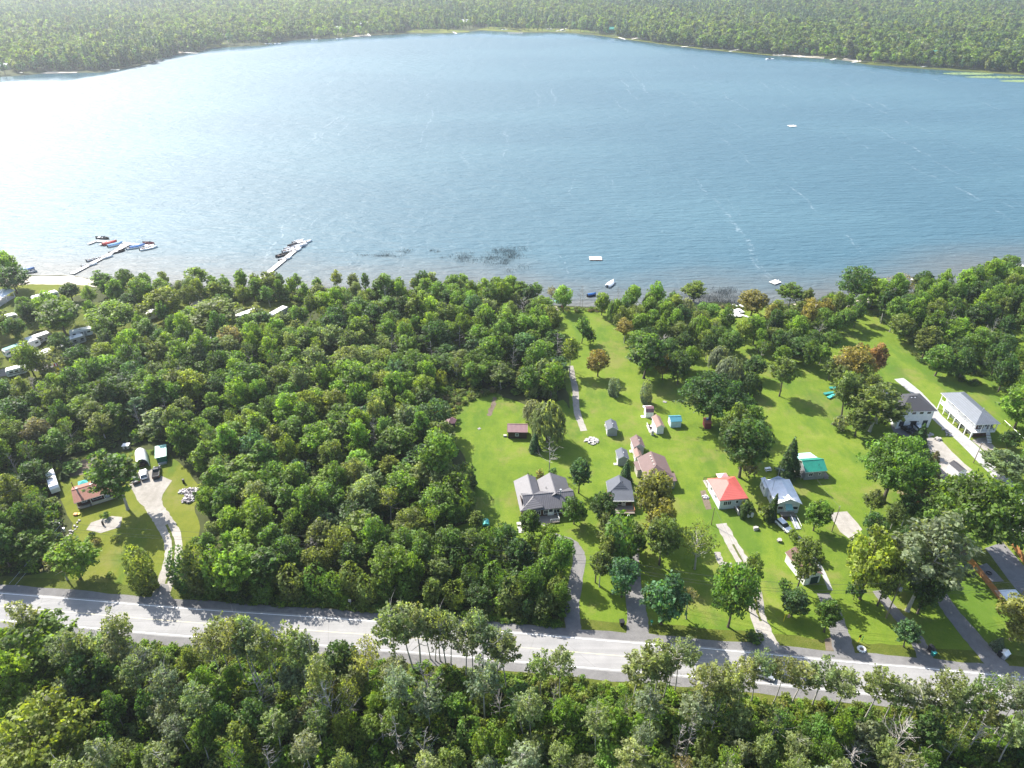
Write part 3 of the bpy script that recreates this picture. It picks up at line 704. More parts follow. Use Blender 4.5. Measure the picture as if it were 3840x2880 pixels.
# --- hexagonal playhouse beside the clearing
gx = thing('gazebo', 'small brown gazebo with peaked roof by the yellow shrub', 'gazebo', (*G(1690, 1600), 0), 0.3)
m = MB(); hexa = [(1.35 * math.cos(R(60 * k)), 1.35 * math.sin(R(60 * k))) for k in range(6)]
for k in range(6):
    p = MB(); x, y = hexa[k]; p.box(x - 0.06, x + 0.06, y - 0.06, y + 0.06, 0, 2.1, DARKLOG); p.build('post', gx)
m.prism(hexa, 0, 0.9, DARKLOG); m.build('wall', gx)
m = MB(); ho = [(1.9 * math.cos(R(60 * k)), 1.9 * math.sin(R(60 * k)), 2.1) for k in range(6)]
m.add(ho + [(0, 0, 3.2)], [(k, (k + 1) % 6, 6) for k in range(6)] + [tuple(range(5, -1, -1))], R_BURG); m.build('roof', gx)
CLEAR_C.append((*G(1690, 1600), 2.5))
# --- black boarded hut hidden in the trees
h = House('shed', 'weathered black boarded hut half hidden among trees', 'shed', G(1605, 1898), G(1640, 1898), depth=4, clear=2.0)
h.walls(0, h.w, 0, 3.6, 2.0, BLACK, gable='x', rh=2.7); h.roof(0, h.w, 0, 3.6, 2.0, 2.8, 'x', R_BLACKW, 0.3); h.part('lean_to', [(h.w + 0.3, h.w + 1.6, 0.5, 2.4, 0, 0.6)], CEDARW)

# --- grey shingled neighbour
h = House('house', 'blue-grey shingled house with gable and raised front deck behind a russet tree', 'house', (23.9, 131.6), (29.4, 131.6), depth=6)
h.walls(0, 5.4, 0, 6.0, 3.0, BRICK)
h.roof(-0.1, 5.5, 1.9, 6.0, 3.0, 5.0, 'y', R_BLUEGREY, 0.3, trim=WHITE, hip=(2.0, 0))
h.slab([(0.6, -0.7, 2.65), (5.7, -0.7, 2.65), (5.7, 2.0, 3.75), (0.6, 2.0, 3.75)], 0.14, R_BLUEGREY, 'porch_roof')
h.part('fascia', [(0.6, 5.7, -0.78, -0.71, 2.55, 2.8)], WHITE)
h.window('F', 2.4, 1.7, 0.9, 1.2, mull=0); h.door('F', 3.4, 0.6, 0.9, 2.0); h.window('F', 1.2, 1.7, 0.8, 1.1, mull=0)
h.part('deck', [(1.0, 5.8, -2.8, -0.02, 0.5, 0.66)], DECK); h.railing([(3.6, -2.7), (5.7, -2.7), (5.7, -0.1)], 0.66, CEDARW)
h.pipe(3.3, 3.6, 4.4, 5.2, 0.06, BLACK, 'vent_pipe')
g = MB(); g.cyl(0, 0, 0, 0.55, 0.3, WHITE, 8); g.cyl(0, 0, 0.55, 1.0, 0.16, WHITE, 8, 0.05)
o = g.build('urn'); o.location = (*h.at(4.2, -3.3), 0); tag(o, 'white stone urn in front of the grey shingled house deck', 'garden urn')

# --- big mauve-roofed house
h = House('house', 'large mauve-brown shingled house with row of roof vents behind a russet tree', 'house', (33.9, 139.0), (40.6, 139.6), depth=9)
h.walls(0, 6.4, 0.2, 8.0, 3.0, GREYSIDE, gable='y', rh=4.9, rp=3.0)
h.roof(-0.1, 6.6, 0.4, 8.0, 3.0, 5.0, 'y', R_BROWN, 0.35, rp=3.0, hip=(2.6, 0), trim=WHITE)
h.walls(3.9, 7.2, -0.9, 0.22, 2.5, GREYSIDE, name='porch_wall')
h.slab([(3.0, -1.2, 2.6), (7.5, -1.2, 2.6), (7.5, 1.3, 3.2), (3.0, 1.3, 3.2)], 0.14, R_BROWN, 'porch_roof')
h.slab([(2.4, -3.0, 2.2), (4.8, -3.0, 2.2), (4.2, 0.8, 3.3), (2.4, 0.8, 3.3)], 0.14, R_BROWN, 'porch_roof')
h.walls(-1.2, 0.1, 4.2, 7.2, 2.4, CREAM, name='annex_wall'); h.slab([(-1.5, 4.0, 2.45), (0.0, 4.0, 2.7), (0.0, 7.6, 2.7), (-1.5, 7.6, 2.45)], 0.12, R_BROWN, 'annex_roof')
h.window('F', 4.5, 1.5, 0.7, 0.8, y=-0.9); h.door('F', 5.6, 0.1, 0.9, 2.0, y=-0.9)
for k, y in enumerate((3.2, 4.5, 5.6, 6.7)): h.vent(2.5, y, 4.85, PALEDECK)

def gshed(label, FL, FR, d, hw, hr, wall, roof, axis='y', trim=None, vent=True, door=None, deck=None, group='small sheds on the long lawn', ov=0.25, rp=None, win=True):
    h = House('shed', label, 'shed', FL, FR, group, depth=d)
    h.walls(0, h.w, 0, d, hw, wall, gable=axis, rh=hr, rp=rp); h.roof(0, h.w, 0, d, hw, hr + 0.05, axis, roof, ov, trim=trim or WHITE, rp=rp)
    if vent: h.vent(h.w * 0.55, d * 0.45, hr, WHITE)
    if win: h.window('L', d * 0.5, hw * 0.55, 0.6, 0.6, y=0)
    h.part('door', [(-0.06, -0.003, d * 0.15, d * 0.15 + 0.8, 0.1, hw - 0.3)], WHITE)
    return h
h = gshed('small slate grey shed with white skylight beside the stone fire pit', (26.7, 161.2), (29.4, 161.3), 3.6, 2.2, 3.1, GREYSIDE, R_BLUEGREY)
m = MB()
for k in range(7): m.box(-0.6 + rnd.uniform(-.3, .3), 0.2 + k * 0.2, 3.9 + k * 0.08, 4.3 + k * 0.1, 0.04 * k, 0.12 + 0.04 * k, PALEDECK)
o = m.build('scrap_pile'); o.location = (27.3, 161.6, 0); tag(o, 'pile of pale scrap boards behind the slate grey shed', 'scrap pile')
h = gshed('slate grey shed behind the dark spruce and nearest the mauve sheds', (28.0, 147.9), (30.6, 148.0), 3.4, 2.3, 3.2, GREYSIDE, R_BLUEGREY)
h.part('ramp', [(-1.0, -0.02, 0.3, 1.2, 0.0, 0.12)], PALEDECK)
h = gshed('mid-sized cream shed with mauve roof and long white eaves', (32.8, 152.6), (35.5, 152.8), 3.9, 2.5, 3.6, CREAM, R_BROWN)
h.part('side_step', [(-0.7, -0.02, 1.0, 1.9, 0.0, 0.3)], WHITE); h.window('L', 3.1, 1.4, 0.6, 0.6, y=0)
h = gshed('narrow cream shed with tan roof against the mauve roofed shed', (32.8, 148.9), (34.3, 149.0), 3.2, 2.0, 2.65, CREAM, R_TAN, vent=False)
h = gshed('long white shed with tan roof and deck furniture at its side', (40.6, 162.1), (42.6, 162.3), 4.9, 2.3, 3.1, WSIDE, R_TAN, vent=False, win=False)
h.part('deck', [(-1.7, -0.02, 0.8, 4.4, 0.0, 0.18)], PALEDECK); h.window('L', 2.0, 1.4, 0.6, 0.5, y=0); h.railing([(-1.6, 4.3), (-1.6, 2.4)], 0.18, WHITE)
o = MB().box(-0.35, 0.35, -0.4, 0.4, 0, 1.5, PALEDECK).box(-0.4, 0.4, -0.45, 0.45, 1.5, 1.56, GREYW).build('storage_box'); o.location = (*h.at(-1.2, -0.1), 0); tag(o, 'grey upright storage box beside the long white shed', 'storage box')
for k, (x, y) in enumerate(((-1.2, 3.4), (-1.0, 2.0))):
    c = MB(); c.box(-.25, .25, -.25, .25, .36, .42, DARKLOG); c.box(-.25, .25, .2, .26, .42, .9, DARKLOG)
    for a in (-.22, .18):
        for b in (-.22, .18): c.box(a, a + .05, b, b + .05, 0, .36, DARKLOG)
    o = c.build('chair'); o.location = (*h.at(x, y), 0.19); tag(o, ('dark chair at the far end of the white shed deck', 'dark chair nearest the grey storage box on the shed deck')[k], 'chair', 'chairs on the shed deck')
# barn shaped shed
h = House('shed', 'little white barn shed with burgundy gambrel roof and white apron', 'shed', (38.9, 170.3), (41.1, 170.4), 'small sheds on the long lawn', depth=2.4)
h.walls(0, h.w, 0, 2.4, 1.9, WSIDE)
h.slab([(-.1, -.15, 1.9), (h.w + .1, -.15, 1.9), (h.w + .1, .45, 2.75), (-.1, .45, 2.75)], .08, R_BURG); h.slab([(-.1, .45, 2.75), (h.w + .1, .45, 2.75), (h.w + .1, 1.2, 3.1), (-.1, 1.2, 3.1)], .08, R_BURG)
h.slab([(-.1, 1.2, 3.1), (h.w + .1, 1.2, 3.1), (h.w + .1, 1.95, 2.75), (-.1, 1.95, 2.75)], .08, R_BURG); h.slab([(-.1, 1.95, 2.75), (h.w + .1, 1.95, 2.75), (h.w + .1, 2.55, 1.9), (-.1, 2.55, 1.9)], .08, R_BURG)
for x in (0.0, h.w): MB().add([(x, 0, 1.9), (x, 2.4, 1.9), (x, 1.95, 2.7), (x, 1.2, 3.05), (x, .45, 2.7)], [(0, 1, 2, 3, 4)], WSIDE).build('gable', h.o)
m = MB(); h.part('apron', [(-1.2, -0.02, 0.1, 1.1, 0, 0.1)], WHITE); h.part('rear_awning', [(-.3, h.w + .1, 2.6, 3.6, 1.75, 1.83)], WHITE)
h = House('shed', 'pale blue shed with bright blue metal roof under the spreading maple', 'shed', (45.2, 165.3), (48.2, 165.5), 'small sheds on the long lawn', depth=3)
h.walls(0, h.w, 0, 2.9, 2.0, ribbed('pale_blue_siding', (0.50, 0.66, 0.74), 'Z', 0.25), gable='x', rh=2.75); h.roof(0, h.w, 0, 2.9, 2.0, 2.8, 'x', R_BLUE, 0.15)
h.part('door', [(-0.06, -0.003, 0.8, 1.9, 0.1, 1.8)], WHITE)
h = House('shed', 'dark red garden shed with blue drum on top beneath the maple', 'shed', G(2642, 1609), G(2664, 1609), 'small sheds on the long lawn', depth=3)
h.walls(0, h.w, 0, 2.6, 2.0, plain('dark_red_boards', (0.16, 0.035, 0.04), 0.8)); h.part('roof', [(-.15, h.w + .15, -.15, 2.75, 2.0, 2.12)], plain('rust_sheet', (0.32, 0.12, 0.09), 0.7))
m = MB(); m.cyl(0, 0, 0, .55, .32, BLUEP, 10); m.cyl(0, 0, .55, .6, .34, WHITE, 10); o = m.build('barrel'); o.location = (*h.at(.8, 1.6), 2.13); tag(o, 'blue drum standing on the dark red shed roof', 'barrel')

# --- red roofed cottage
h = House('house', 'white cottage with bright red hipped metal roof and rear deck', 'house', (50.5, 130.9), (56.9, 131.7), depth=8)
h.walls(0, h.w, 0, 7.6, 3.1, ribbed('pale_blue_grey_siding', (0.62, 0.66, 0.70), 'Z', 0.25, dark=0.86))
h.roof(0, h.w, 0, 7.6, 3.1, 5.0, 'y', R_RED, 0.4, hip=(4.0, 3.2))
h.window('F', 1.4, 1.9, 0.85, 1.1); h.window('F', 2.4, 1.9, 0.85, 1.1); h.door('F', 4.3, 0.75, 0.9, 2.0)
h.window('L', 2.8, 1.9, 1.0, 0.9, y=0); h.window('L', 5.6, 1.9, 0.8, 0.9, y=0)
h.part('stoop', [(3.7, 5.0, -1.5, -0.02, 0.6, 0.72)], DECK); h.steps(3.9, 4.9, -1.5, 4, 0.72, PALEDECK); h.railing([(3.75, -0.1), (3.75, -1.5), (3.75, -2.6)], 0.5, WHITE)
h.part('rear_deck', [(-0.2, 6.6, 7.62, 10.6, 0.4, 0.55)], PALEDECK); h.railing([(-0.1, 7.8), (-0.1, 10.5), (2.8, 10.5), (6.5, 10.5), (6.5, 7.8)], 0.55, DARKLOG)
gz = thing('gazebo', 'pink canvas gazebo on the red roofed cottage deck', 'gazebo', (*h.at(4.2, 9.1), 0.56), h.a)
PINK = plain('faded_pink_canvas', (0.62, 0.36, 0.36), 0.8)
m = MB(); m.add([(-1.4, -1.3, 2.0), (1.4, -1.3, 2.0), (1.4, 1.3, 2.0), (-1.4, 1.3, 2.0), (0, 0, 2.9)], [(0, 1, 4), (1, 2, 4), (2, 3, 4), (3, 0, 4), (3, 2, 1, 0)], PINK); m.build('canopy', gz)
for a in (-1.3, 1.3):
    for b in (-1.2, 1.2): MB().box(a - .04, a + .04, b - .04, b + .04, 0, 2.0, DARKLOG).build('post', gz)
for k, x in enumerate((7.0, 7.9)):
    t = thing('gas_cylinder', ('left white propane cylinder under the small tree by the red roofed cottage', 'right white propane cylinder nearest the white roofed house')[k], 'gas cylinder', (*h.at(x - 0.9, -3.4), 0), 0, 'white gas cylinders on the lawn')
    MB().tube([(0, 0, 0.02), (0, 0, .15), (0, 0, 1.05), (0, 0, 1.25)], [.3, .36, .36, .12], WHITE, 10).build('tank', t); MB().cyl(0, 0, 1.25, 1.36, .1, GREYW, 8).build('valve', t)

# --- white roofed house
h = House('house', 'white house with bright white metal roof and green porch awning', 'house', (63.7, 129.6), (69.3, 129.6), depth=9)
h.walls(0, h.w, 0, 8.6, 3.1, ribbed('light_grey_siding', (0.55, 0.58, 0.62), 'Z', 0.25), gable='y', rh=4.6)
h.roof(0, h.w, 0, 8.6, 3.1, 4.7, 'y', R_WHITE, 0.4, hip=(0, 2.6), trim=GREYW)
h.slab([(-0.9, 6.0, 2.7), (0.2, 6.0, 3.0), (0.2, 10.0, 3.0), (-0.9, 10.0, 2.7)], 0.1, R_WHITE, 'porch_roof'); h.walls(-0.7, 0.0, 6.1, 9.8, 2.7, WSIDE, name='porch_wall')
h.window('F', 1.1, 1.75, 1.2, 0.95, mull=0); h.window('F', 4.7, 1.75, 1.2, 0.95, mull=0); h.door('F', 2.6, 0.5, 0.9, 2.0)
for y in (2.0, 4.0, 7.2, 8.6): h.window('L', y, 1.8, 0.8, 1.0, y=0 if y < 6 else -0.7)
h.slab([(1.9, -1.3, 2.05), (3.9, -1.3, 2.05), (3.6, -0.01, 2.9), (2.1, -0.01, 2.9)], 0.06, plain('green_canvas', (0.20, 0.40, 0.38), 0.7), 'awning')
h.part('stoop', [(1.2, 4.6, -1.5, -0.02, 0.35, 0.5)], DECK); h.steps(1.2, 2.6, -1.5, 3, 0.5, DARKLOG)
h.part('ramp', [(3.2, 4.5, -5.6, -1.51, 0.1, 0.2)], GREYW); h.railing([(3.2, -1.6), (3.2, -5.6)], 0.15, GREYW, 0.9, 1.2); h.railing([(4.5, -1.6), (4.5, -5.6)], 0.15, GREYW, 0.9, 1.2)
t = thing('antenna', 'tall bristly television aerial at the rear of the white roof', 'antenna', (*h.at(3.0, 9.2), 0)); MB().cyl(0, 0, 0, 6.4, 0.05, GREYW, 6).build('mast', t)
m = MB(); m.tube([(-1.0, .5, 6.3), (1.0, -.5, 6.3)], .035, GREYW, 4)
for k in range(7):
    a = -0.9 + k * 0.3; L = 0.9 - k * 0.06; m.tube([(a - L * .4, -a * .5 - L, 6.3), (a + L * .4, -a * .5 + L, 6.3)], .02, GREYW, 4)
m.build('aerial', t)
t = thing('antenna', 'slender aerial mast rising in front of the white roof', 'antenna', (*G(2885, 1880), 0)); MB().cyl(0, 0, 0, 6.8, 0.05, GREYW, 6).build('mast', t)
m = MB(); m.tube([(-.6, 0, 6.7), (.6, 0, 6.7)], .03, GREYW, 4)
for k in range(5): m.tube([(-.5 + k * .25, -.5, 6.7), (-.5 + k * .25, .5, 6.7)], .02, GREYW, 4)
m.build('aerial', t)

# --- green roofed cottage
h = House('house', 'small grey cottage with shiny green metal roof and side deck', 'house', (75.2, 142.1), (80.4, 142.7), depth=6)
h.walls(0, h.w, 0, 4.9, 2.7, GREYSIDE, gable='x', rh=4.2, rp=2.6)
h.roof(0, h.w, 0, 4.9, 2.7, 4.3, 'x', R_GREEN, 0.35, rp=2.5, trim=WHITE)
h.walls(0.3, 4.8, 4.92, 7.5, 2.2, GREYSIDE, name='annex_wall'); h.slab([(0, 4.3, 3.4), (5.1, 4.3, 3.4), (5.1, 8.0, 2.3), (0, 8.0, 2.3)], 0.12, ribbed('pale_green_metal_roof', (0.36, 0.62, 0.55), 'X', 0.4, 0.35, 0.9), 'annex_roof')
h.window('F', 1.5, 1.7, 1.0, 0.9); h.window('F', 3.9, 1.8, 0.45, 0.75, mull=0); h.part('side_deck', [(h.w + .02, h.w + 1.6, 0.2, 2.4, 0.3, 0.42)], DECK); h.steps(h.w + .2, h.w + 1.4, 0.2, 2, 0.42, DECK)
h.part('side_deck', [(-2.4, -0.02, 1.2, 5.0, 0.3, 0.42)], PALEDECK); h.railing([(-.6, 0.4), (-.6, 4.6)], 0.0, WHITE, 1.0); h.pipe(3.7, 1.0, 3.2, 4.0, 0.05, BLACK, 'vent_pipe')
t = thing('picnic_bench', 'pale bench on the shaded lawn above the white roofed house', 'bench', (*G(2878, 1763), 0), 0.2)
MB().box(-.8, .8, -.35, .35, .68, .74, WHITE).build('table_top', t); MB().box(-.8, .8, -.75, -.5, .4, .45, WHITE).build('seat', t); MB().box(-.7, -.6, -.7, .4, 0, .68, GREYW).build('leg', t); MB().box(.6, .7, -.7, .4, 0, .68, GREYW).build('leg', t)

# --- two storey white block
h = House('house', 'two-storey white block house with charcoal hipped roof and black double doors', 'house', (109.2, 164.8), (118.9, 165.4), depth=9)
h.walls(0, h.w, 0, 8.2, 5.9, WSIDE); h.roof(0, h.w, 0, 8.2, 5.9, 8.2, 'x', R_DARK, 0.5, hip=(4.3, 4.3), trim=WHITE)
for u in (1.7, 3.9, 6.1, 8.3): h.window('F', u, 5.2, 0.85, 0.5, mull=0, frame=BLACK)
for u in (1.3, 8.1): h.window('F', u, 1.7, 1.2, 1.5, mull=1, frame=BLACK)
h.part('door', [(3.9, 5.6, -0.08, -0.003, 0.05, 2.5)], BLACK)
for u in (3.6, 5.9): h.part('wall_lamp', [(u - .08, u + .08, -0.2, -0.004, 2.2, 2.5)], BLACK)
h.vent(4.3, 3.6, 8.0, GREYW); h.vent(5.3, 3.6, 8.0, GREYW); h.window('L', 4, 4.2, 1.0, 1.2, y=0); h.window('L', 2, 1.6, 1.0, 1.2, y=0)

# --- long white veranda house
h = House('house', 'long white two-level veranda house with silver metal hip roof', 'house', (127.3, 159.4), (133.9, 159.9), depth=16)
h.a += 0.0
h.walls(1.6, h.w, 1.4, 15.2, 4.9, WSIDE); h.roof(0, h.w, 0, 15.6, 5.3, 7.0, 'y', R_SILVER, 0.35, hip=(3.6, 3.0), trim=WHITE)
h.walls(1.7, h.w - 0.1, 1.3, 1.39, 4.8, BRICK, name='front_wall')
h.part('upper_deck', [(0, h.w, 0, 1.28, 2.3, 2.5), (0, 1.58, 1.28, 15.5, 2.3, 2.5)], WHITE)
for y in (0.1, 2.6, 5.1, 7.6, 10.1, 12.6, 15.3): h.part('column', [(0, .22, y, y + .22, 0, 2.3)], WHITE)
for y in (0.1, 7.6, 15.3): h.part('column', [(0, .18, y, y + .18, 2.5, 5.3)], WHITE)
for x in (2.2, 4.4, h.w - .25): h.part('column', [(x, x + .18, 0.02, .2, 2.5, 5.3)], WHITE)
h.railing([(0.1, 15.3), (0.1, 0.1), (h.w - .1, 0.1)], 2.5, WHITE, 1.0, 0.4)
h.door('F', 4.3, 2.5, 0.95, 2.0, y=1.3); h.window('F', 2.8, 3.7, 1.0, 1.1, y=1.3); h.window('F', 5.7, 3.7, 1.0, 1.1, y=1.3)
for y in (3, 6, 9, 12): h.window('L', y, 3.9, 0.9, 0.7, y=1.6, mull=0); h.window('L', y, 1.2, 1.6, 1.2, y=1.6)
h.steps(4.0, 5.2, 0.0, 7, 2.5, WHITE); h.pipe(5.0, 5.0, 6.3, 7.0, .1, GREYW)
for k, y in enumerate((3.7, 6.3)):
    t = thing('motorcycle', ('dark motorcycle under the veranda nearest the steps', 'dark motorcycle further along under the veranda')[k], 'motorcycle', (*h.at(0.9, y), 0), h.a + 0.5, 'motorcycles under the veranda')
    b = MB().box(-.5, .5, -.14, .14, .45, .75, BLACK).tube([(-.1, 0, .75), (.25, 0, .9), (.45, 0, .78)], [.12, .17, .1], BLACK, 6); b.build('body', t); MB().box(-.6, 0, -.13, .13, .75, .83, BLACK).build('seat', t)
    for x in (-.7, .7): MB().tube([(x, -.06, .33), (x, .06, .33)], .33, RUBBER, 12).build('wheel', t)
    MB().tube([(.45, -.35, 1.05), (.5, 0, 1.0), (.45, .35, 1.05)], .025, GREYW, 5).build('handlebar', t)

# --- dark garage beside the large pale yard, white shed
h = House('garage', 'low charcoal roofed garage half hidden by a leaning spruce', 'garage', (108.4, 138.0), (111.2, 139.2), depth=11)
h.a = h.a; h.o.rotation_euler[2] = R(10)
h.walls(-3.2, 2.6, 0.2, 10.6, 2.6, GREYSIDE, gable='y', rh=4.2); h.roof(-3.2, 2.6, 0.2, 10.6, 2.6, 4.2, 'y', R_DARK, 0.35, hip=(2.4, 2.4))
h.part('garage_door', [(-2.2, 1.4, 0.13, 0.197, 0.1, 2.2)], BLACK); CLEAR_P.append([(103, 136), (113, 136), (112, 150), (102, 150)])
h = House('shed', 'small white shed with charcoal roof on the pale gravel yard', 'shed', (114.6, 142.4), (116.9, 142.9), depth=4)
h.walls(0, h.w, 0, 3.6, 2.3, WSIDE, gable='y', rh=3.0); h.roof(0, h.w, 0, 3.6, 2.3, 3.05, 'y', R_DARK, 0.1, trim=WHITE); h.part('door', [(.5, 1.7, -.06, -.003, .1, 2.0)], WHITE)

# --- single garage by the long footpath
fl, fr = G(3012, 2196), G(3078, 2196)
h = House('garage', 'white garage with brown shingle roof and dark green door', 'garage', fl, fr, depth=8)
h.o.rotation_euler[2] = R(14); h.a = R(14)
h.walls(0, h.w, 0, 7.2, 2.5, WSIDE, gable='y', rh=3.7); h.roof(0, h.w, 0, 7.2, 2.5, 3.75, 'y', ribbed('dark_brown_shingles', (0.13, 0.075, 0.06), 'Y', 0.3, 0.85, 0.9, shingle=True), 0.3, trim=WHITE)
h.part('garage_door', [(h.w * .38, h.w * .88, -0.07, -0.003, 0.05, 2.1)], plain('dark_green_door', (0.02, 0.05, 0.05), 0.5)); h.door('F', h.w * .18, .05, .8, 1.95, glazed=False)

# --- left property
h = House('house', 'brown bungalow with red-brown shingle roof and long front porch', 'house', (-105.6, 130.5), (-98.0, 135.0), depth=7)
h.walls(0, 8.9, 1.3, 6.4, 2.6, BRICK, gable='x', rh=3.9, rp=3.7)
h.roof(0, 8.9, 0, 6.4, 2.6, 3.95, 'x', ribbed('red_brown_shingles', (0.26, 0.12, 0.085), 'Y', 0.3, 0.85, 0.9, shingle=True), 0.35, rp=3.4, trim=WHITE)
h.part('porch_floor', [(0, 8.9, 0, 1.28, 0.3, 0.42)], DECK); h.part('porch_wall', [(3.0, 8.9, -0.06, 0.02, 0.42, 1.2)], CREAM); h.part('porch_wall', [(0, 2.6, -0.06, 0.02, 0.42, 1.0)], GREYSIDE)
for x in (0.02, 3.0, 6.0, 8.7): h.part('post', [(x, x + .14, 0.03, .17, .42, 2.6)], WHITE)
h.window('F', 1.6, 1.6, 1.0, 0.9, y=1.3); h.window('F', 4.4, 1.6, 1.8, 1.1, y=1.3); h.door('F', 6.6, 0.42, 0.9, 2.0, y=1.3)
h.pipe(1.0, 2.2, 3.2, 5.0, 0.2, STONE, 'chimney'); h.pipe(0.0, 5.8, 2.4, 4.6, 0.1, DARKLOG)
h.part('ridge_cap', [(3.6, 6.4, 3.5, 3.9, 3.95, 4.06)], WHITE)
t = thing('pergola', 'open grey pergola roof behind the red-brown bungalow', 'pergola', (*h.at(4.2, 8.2), 0), h.a)
for a in (0, 3.2):
    for b in (0, 2.4): MB().box(a, a + .12, b, b + .12, 0, 2.3, GREYW).build('post', t)
m = MB(); m.add([(-.3, -.3, 2.3), (3.6, -.3, 2.3), (3.6, 2.8, 2.3), (-.3, 2.8, 2.3), (-.3, 1.25, 2.9), (3.6, 1.25, 2.9)], [(0, 1, 5, 4), (2, 3, 4, 5), (3, 0, 4), (1, 2, 5)], plain('smoked_panels', (0.16, 0.20, 0.24), 0.3)); m.build('roof', t)
t = thing('canopy', 'turquoise garden canopy behind the red-brown bungalow', 'canopy', (*h.at(1.0, 8.0), 0), h.a)
m = MB(); m.add([(-.2, -.2, 1.9), (2.0, -.2, 1.9), (2.0, 1.6, 1.9), (-.2, 1.6, 1.9), (.9, .7, 2.4)], [(0, 1, 4), (1, 2, 4), (2, 3, 4), (3, 0, 4), (3, 2, 1, 0)], TURQ); m.build('cover', t)
for a in (-.1, 1.9):
    for b in (-.1, 1.5): MB().box(a - .03, a + .03, b - .03, b + .03, 0, 1.9, WHITE).build('post', t)
# quonset
qa = math.atan2(148.0 - 147.4 + 2.0, 2.6); q = thing('garage', 'white arched fabric garage behind the parked cars', 'garage', (-97.3, 147.3, 0), R(28))
m = MB(); n = 12
def arch(y, r=1.55, hh=2.7): return [(r * math.cos(math.pi * k / n), y, hh * math.sin(math.pi * k / n) ** 0.9) for k in range(n + 1)]
for k in range(n):
    pass
A0 = arch(0); A1 = arch(5.6); m.add(A0 + A1, [(k, k + 1, k + 1 + n + 1, k + n + 1) for k in range(n)], WHITE); m.add([(p[0] * .96, p[1], p[2] * .96) for p in A0 + A1], [(k + n + 1, k + 1 + n + 1, k + 1, k) for k in range(n)], WHITE)
m.build('cover', q); m = MB()
for k in range(n): m.tube([A0[k], A0[k + 1]], .06, WHITE, 4, False)
m.build('frame', q); MB().add([(p[0] * .95, 1.2, p[2] * .95) for p in A0], [tuple(range(n + 1))], BLACK).build('rear_wall', q)
MB().box(-.9, .5, .4, 1.1, 0, .7, DARKLOG).build('stored_crate', q); CLEAR_C.append((-98, 150, 4.5))
sg = thing('shed', 'green boarded shed with pale green sheet roof next to the arched garage', 'shed', (-94.0, 148.6, 0), R(22))
MB().box(0, 2.4, 0, 4.6, 0, 2.2, GREENP).build('wall', sg)
m = MB(); m.add([(-.2, -.3, 2.2), (2.6, -.3, 2.2), (2.6, 4.9, 2.5), (-.2, 4.9, 2.5), (-.2, -.3, 2.3), (2.6, -.3, 2.3), (2.6, 4.9, 2.6), (-.2, 4.9, 2.6)], [(4, 5, 6, 7), (3, 2, 1, 0), (0, 1, 5, 4), (1, 2, 6, 5), (2, 3, 7, 6), (3, 0, 4, 7)], ribbed('pale_green_sheet', (0.33, 0.62, 0.52), 'X', 0.3, 0.4, 0.9)); m.build('roof', sg)
for k in range(6): MB().box(.12 + k * .37, .16 + k * .37, -.05, -.003, .1, 2.1, BLACK).build('batten', sg)
MB().box(.2, 2.2, -.7, -.1, 0, .5, GREYW).build('step', sg); CLEAR_C.append((-93.5, 151, 4.2))
t = thing('shed', 'tiny pale coop at the wood edge above the arched garage', 'shed', (*G(463, 1688), 0), .1)
MB().box(0, 1.5, 0, 1.2, .3, 1.3, PALEDECK).build('wall', t); MB().box(-.15, 1.65, -.15, 1.35, 1.3, 1.4, WHITE).build('roof', t); MB().box(.5, 1.0, -.04, -.003, .4, 1.0, BLACK).build('door', t)
for a in (0.02, 1.38): MB().box(a, a + .1, .1, 1.1, 0, .3, DARKLOG).build('leg', t)

# turquoise covered thing on the centre lawn, black box below
t = thing('playhouse', 'little playhouse with turquoise hooped cover on the centre lawn', 'playhouse', (*G(1822, 1976), 0), .1)
m = MB(); a0 = [(.85 * math.cos(math.pi * k / 8), -.9, 1.1 + .8 * math.sin(math.pi * k / 8)) for k in range(9)]; a1 = [(x, .9, z) for x, y, z in a0]
m.add(a0 + a1, [(k, k + 1, k + 10, k + 9) for k in range(8)] + [tuple(range(8, -1, -1)), tuple(range(9, 18))], TURQ); m.build('cover', t); MB().box(-.8, .8, -.85, .85, 0, 1.1, BLACK).build('base', t)
CLEAR_C.append((*G(1822, 1976), 2))

# far shore cabins: small, but things with walls and roofs
def cabin(label, px, py, w, d, hw, hr, wall, roof, rz=0.0, axis='x'):
    x, y = G(px, py); o = thing('cabin', label, 'cabin', (x - w / 2, y, 0), rz, 'cabins on the far shore')
    m = MB(); m.box(0, w, 0, d, 0, hw, wall)
    if axis == 'x': m.add([(0, 0, hw), (0, d, hw), (0, d / 2, hr - .1), (w, 0, hw), (w, d, hw), (w, d / 2, hr - .1)], [(2, 1, 0), (3, 4, 5)], wall)
    m.build('wall', o)
    m = MB(); m.add([(-.5, -.6, hw), (w + .5, -.6, hw), (w + .5, d + .6, hw), (-.5, d + .6, hw), (-.5, d / 2, hr), (w + .5, d / 2, hr)], [(0, 1, 5, 4), (2, 3, 4, 5), (3, 0, 4), (1, 2, 5), (3, 2, 1, 0)], roof); m.build('roof', o)
    for k in range(3): MB().box(w * (.2 + .25 * k), w * (.32 + .25 * k), -.08, -.01, 1.0, 2.3, GLASS).build('window', o)
    CLEAR_C.append((x, y + d / 2, max(w, d) * .75)); CLEAR_L.append(([(x, y), (x * 0.97, y * 0.97)], w * .5))
cabin('long brown cabin with white roof on the far shore', 1346, 108, 27, 14, 6, 9.5, DARKLOG, R_WHITE)
cabin('pale cabin with bright roof left of the long white roofed one', 1266, 119, 20, 10, 4, 7, CREAM, R_WHITE)
cabin('small dark cabin on the left part of the far shore', 843, 150, 14, 10, 4, 7, BLUEP, R_DARK)
cabin('low pale cabin on the far shore above the boats', 1745, 92, 14, 10, 4, 7, CREAM, R_WHITE)
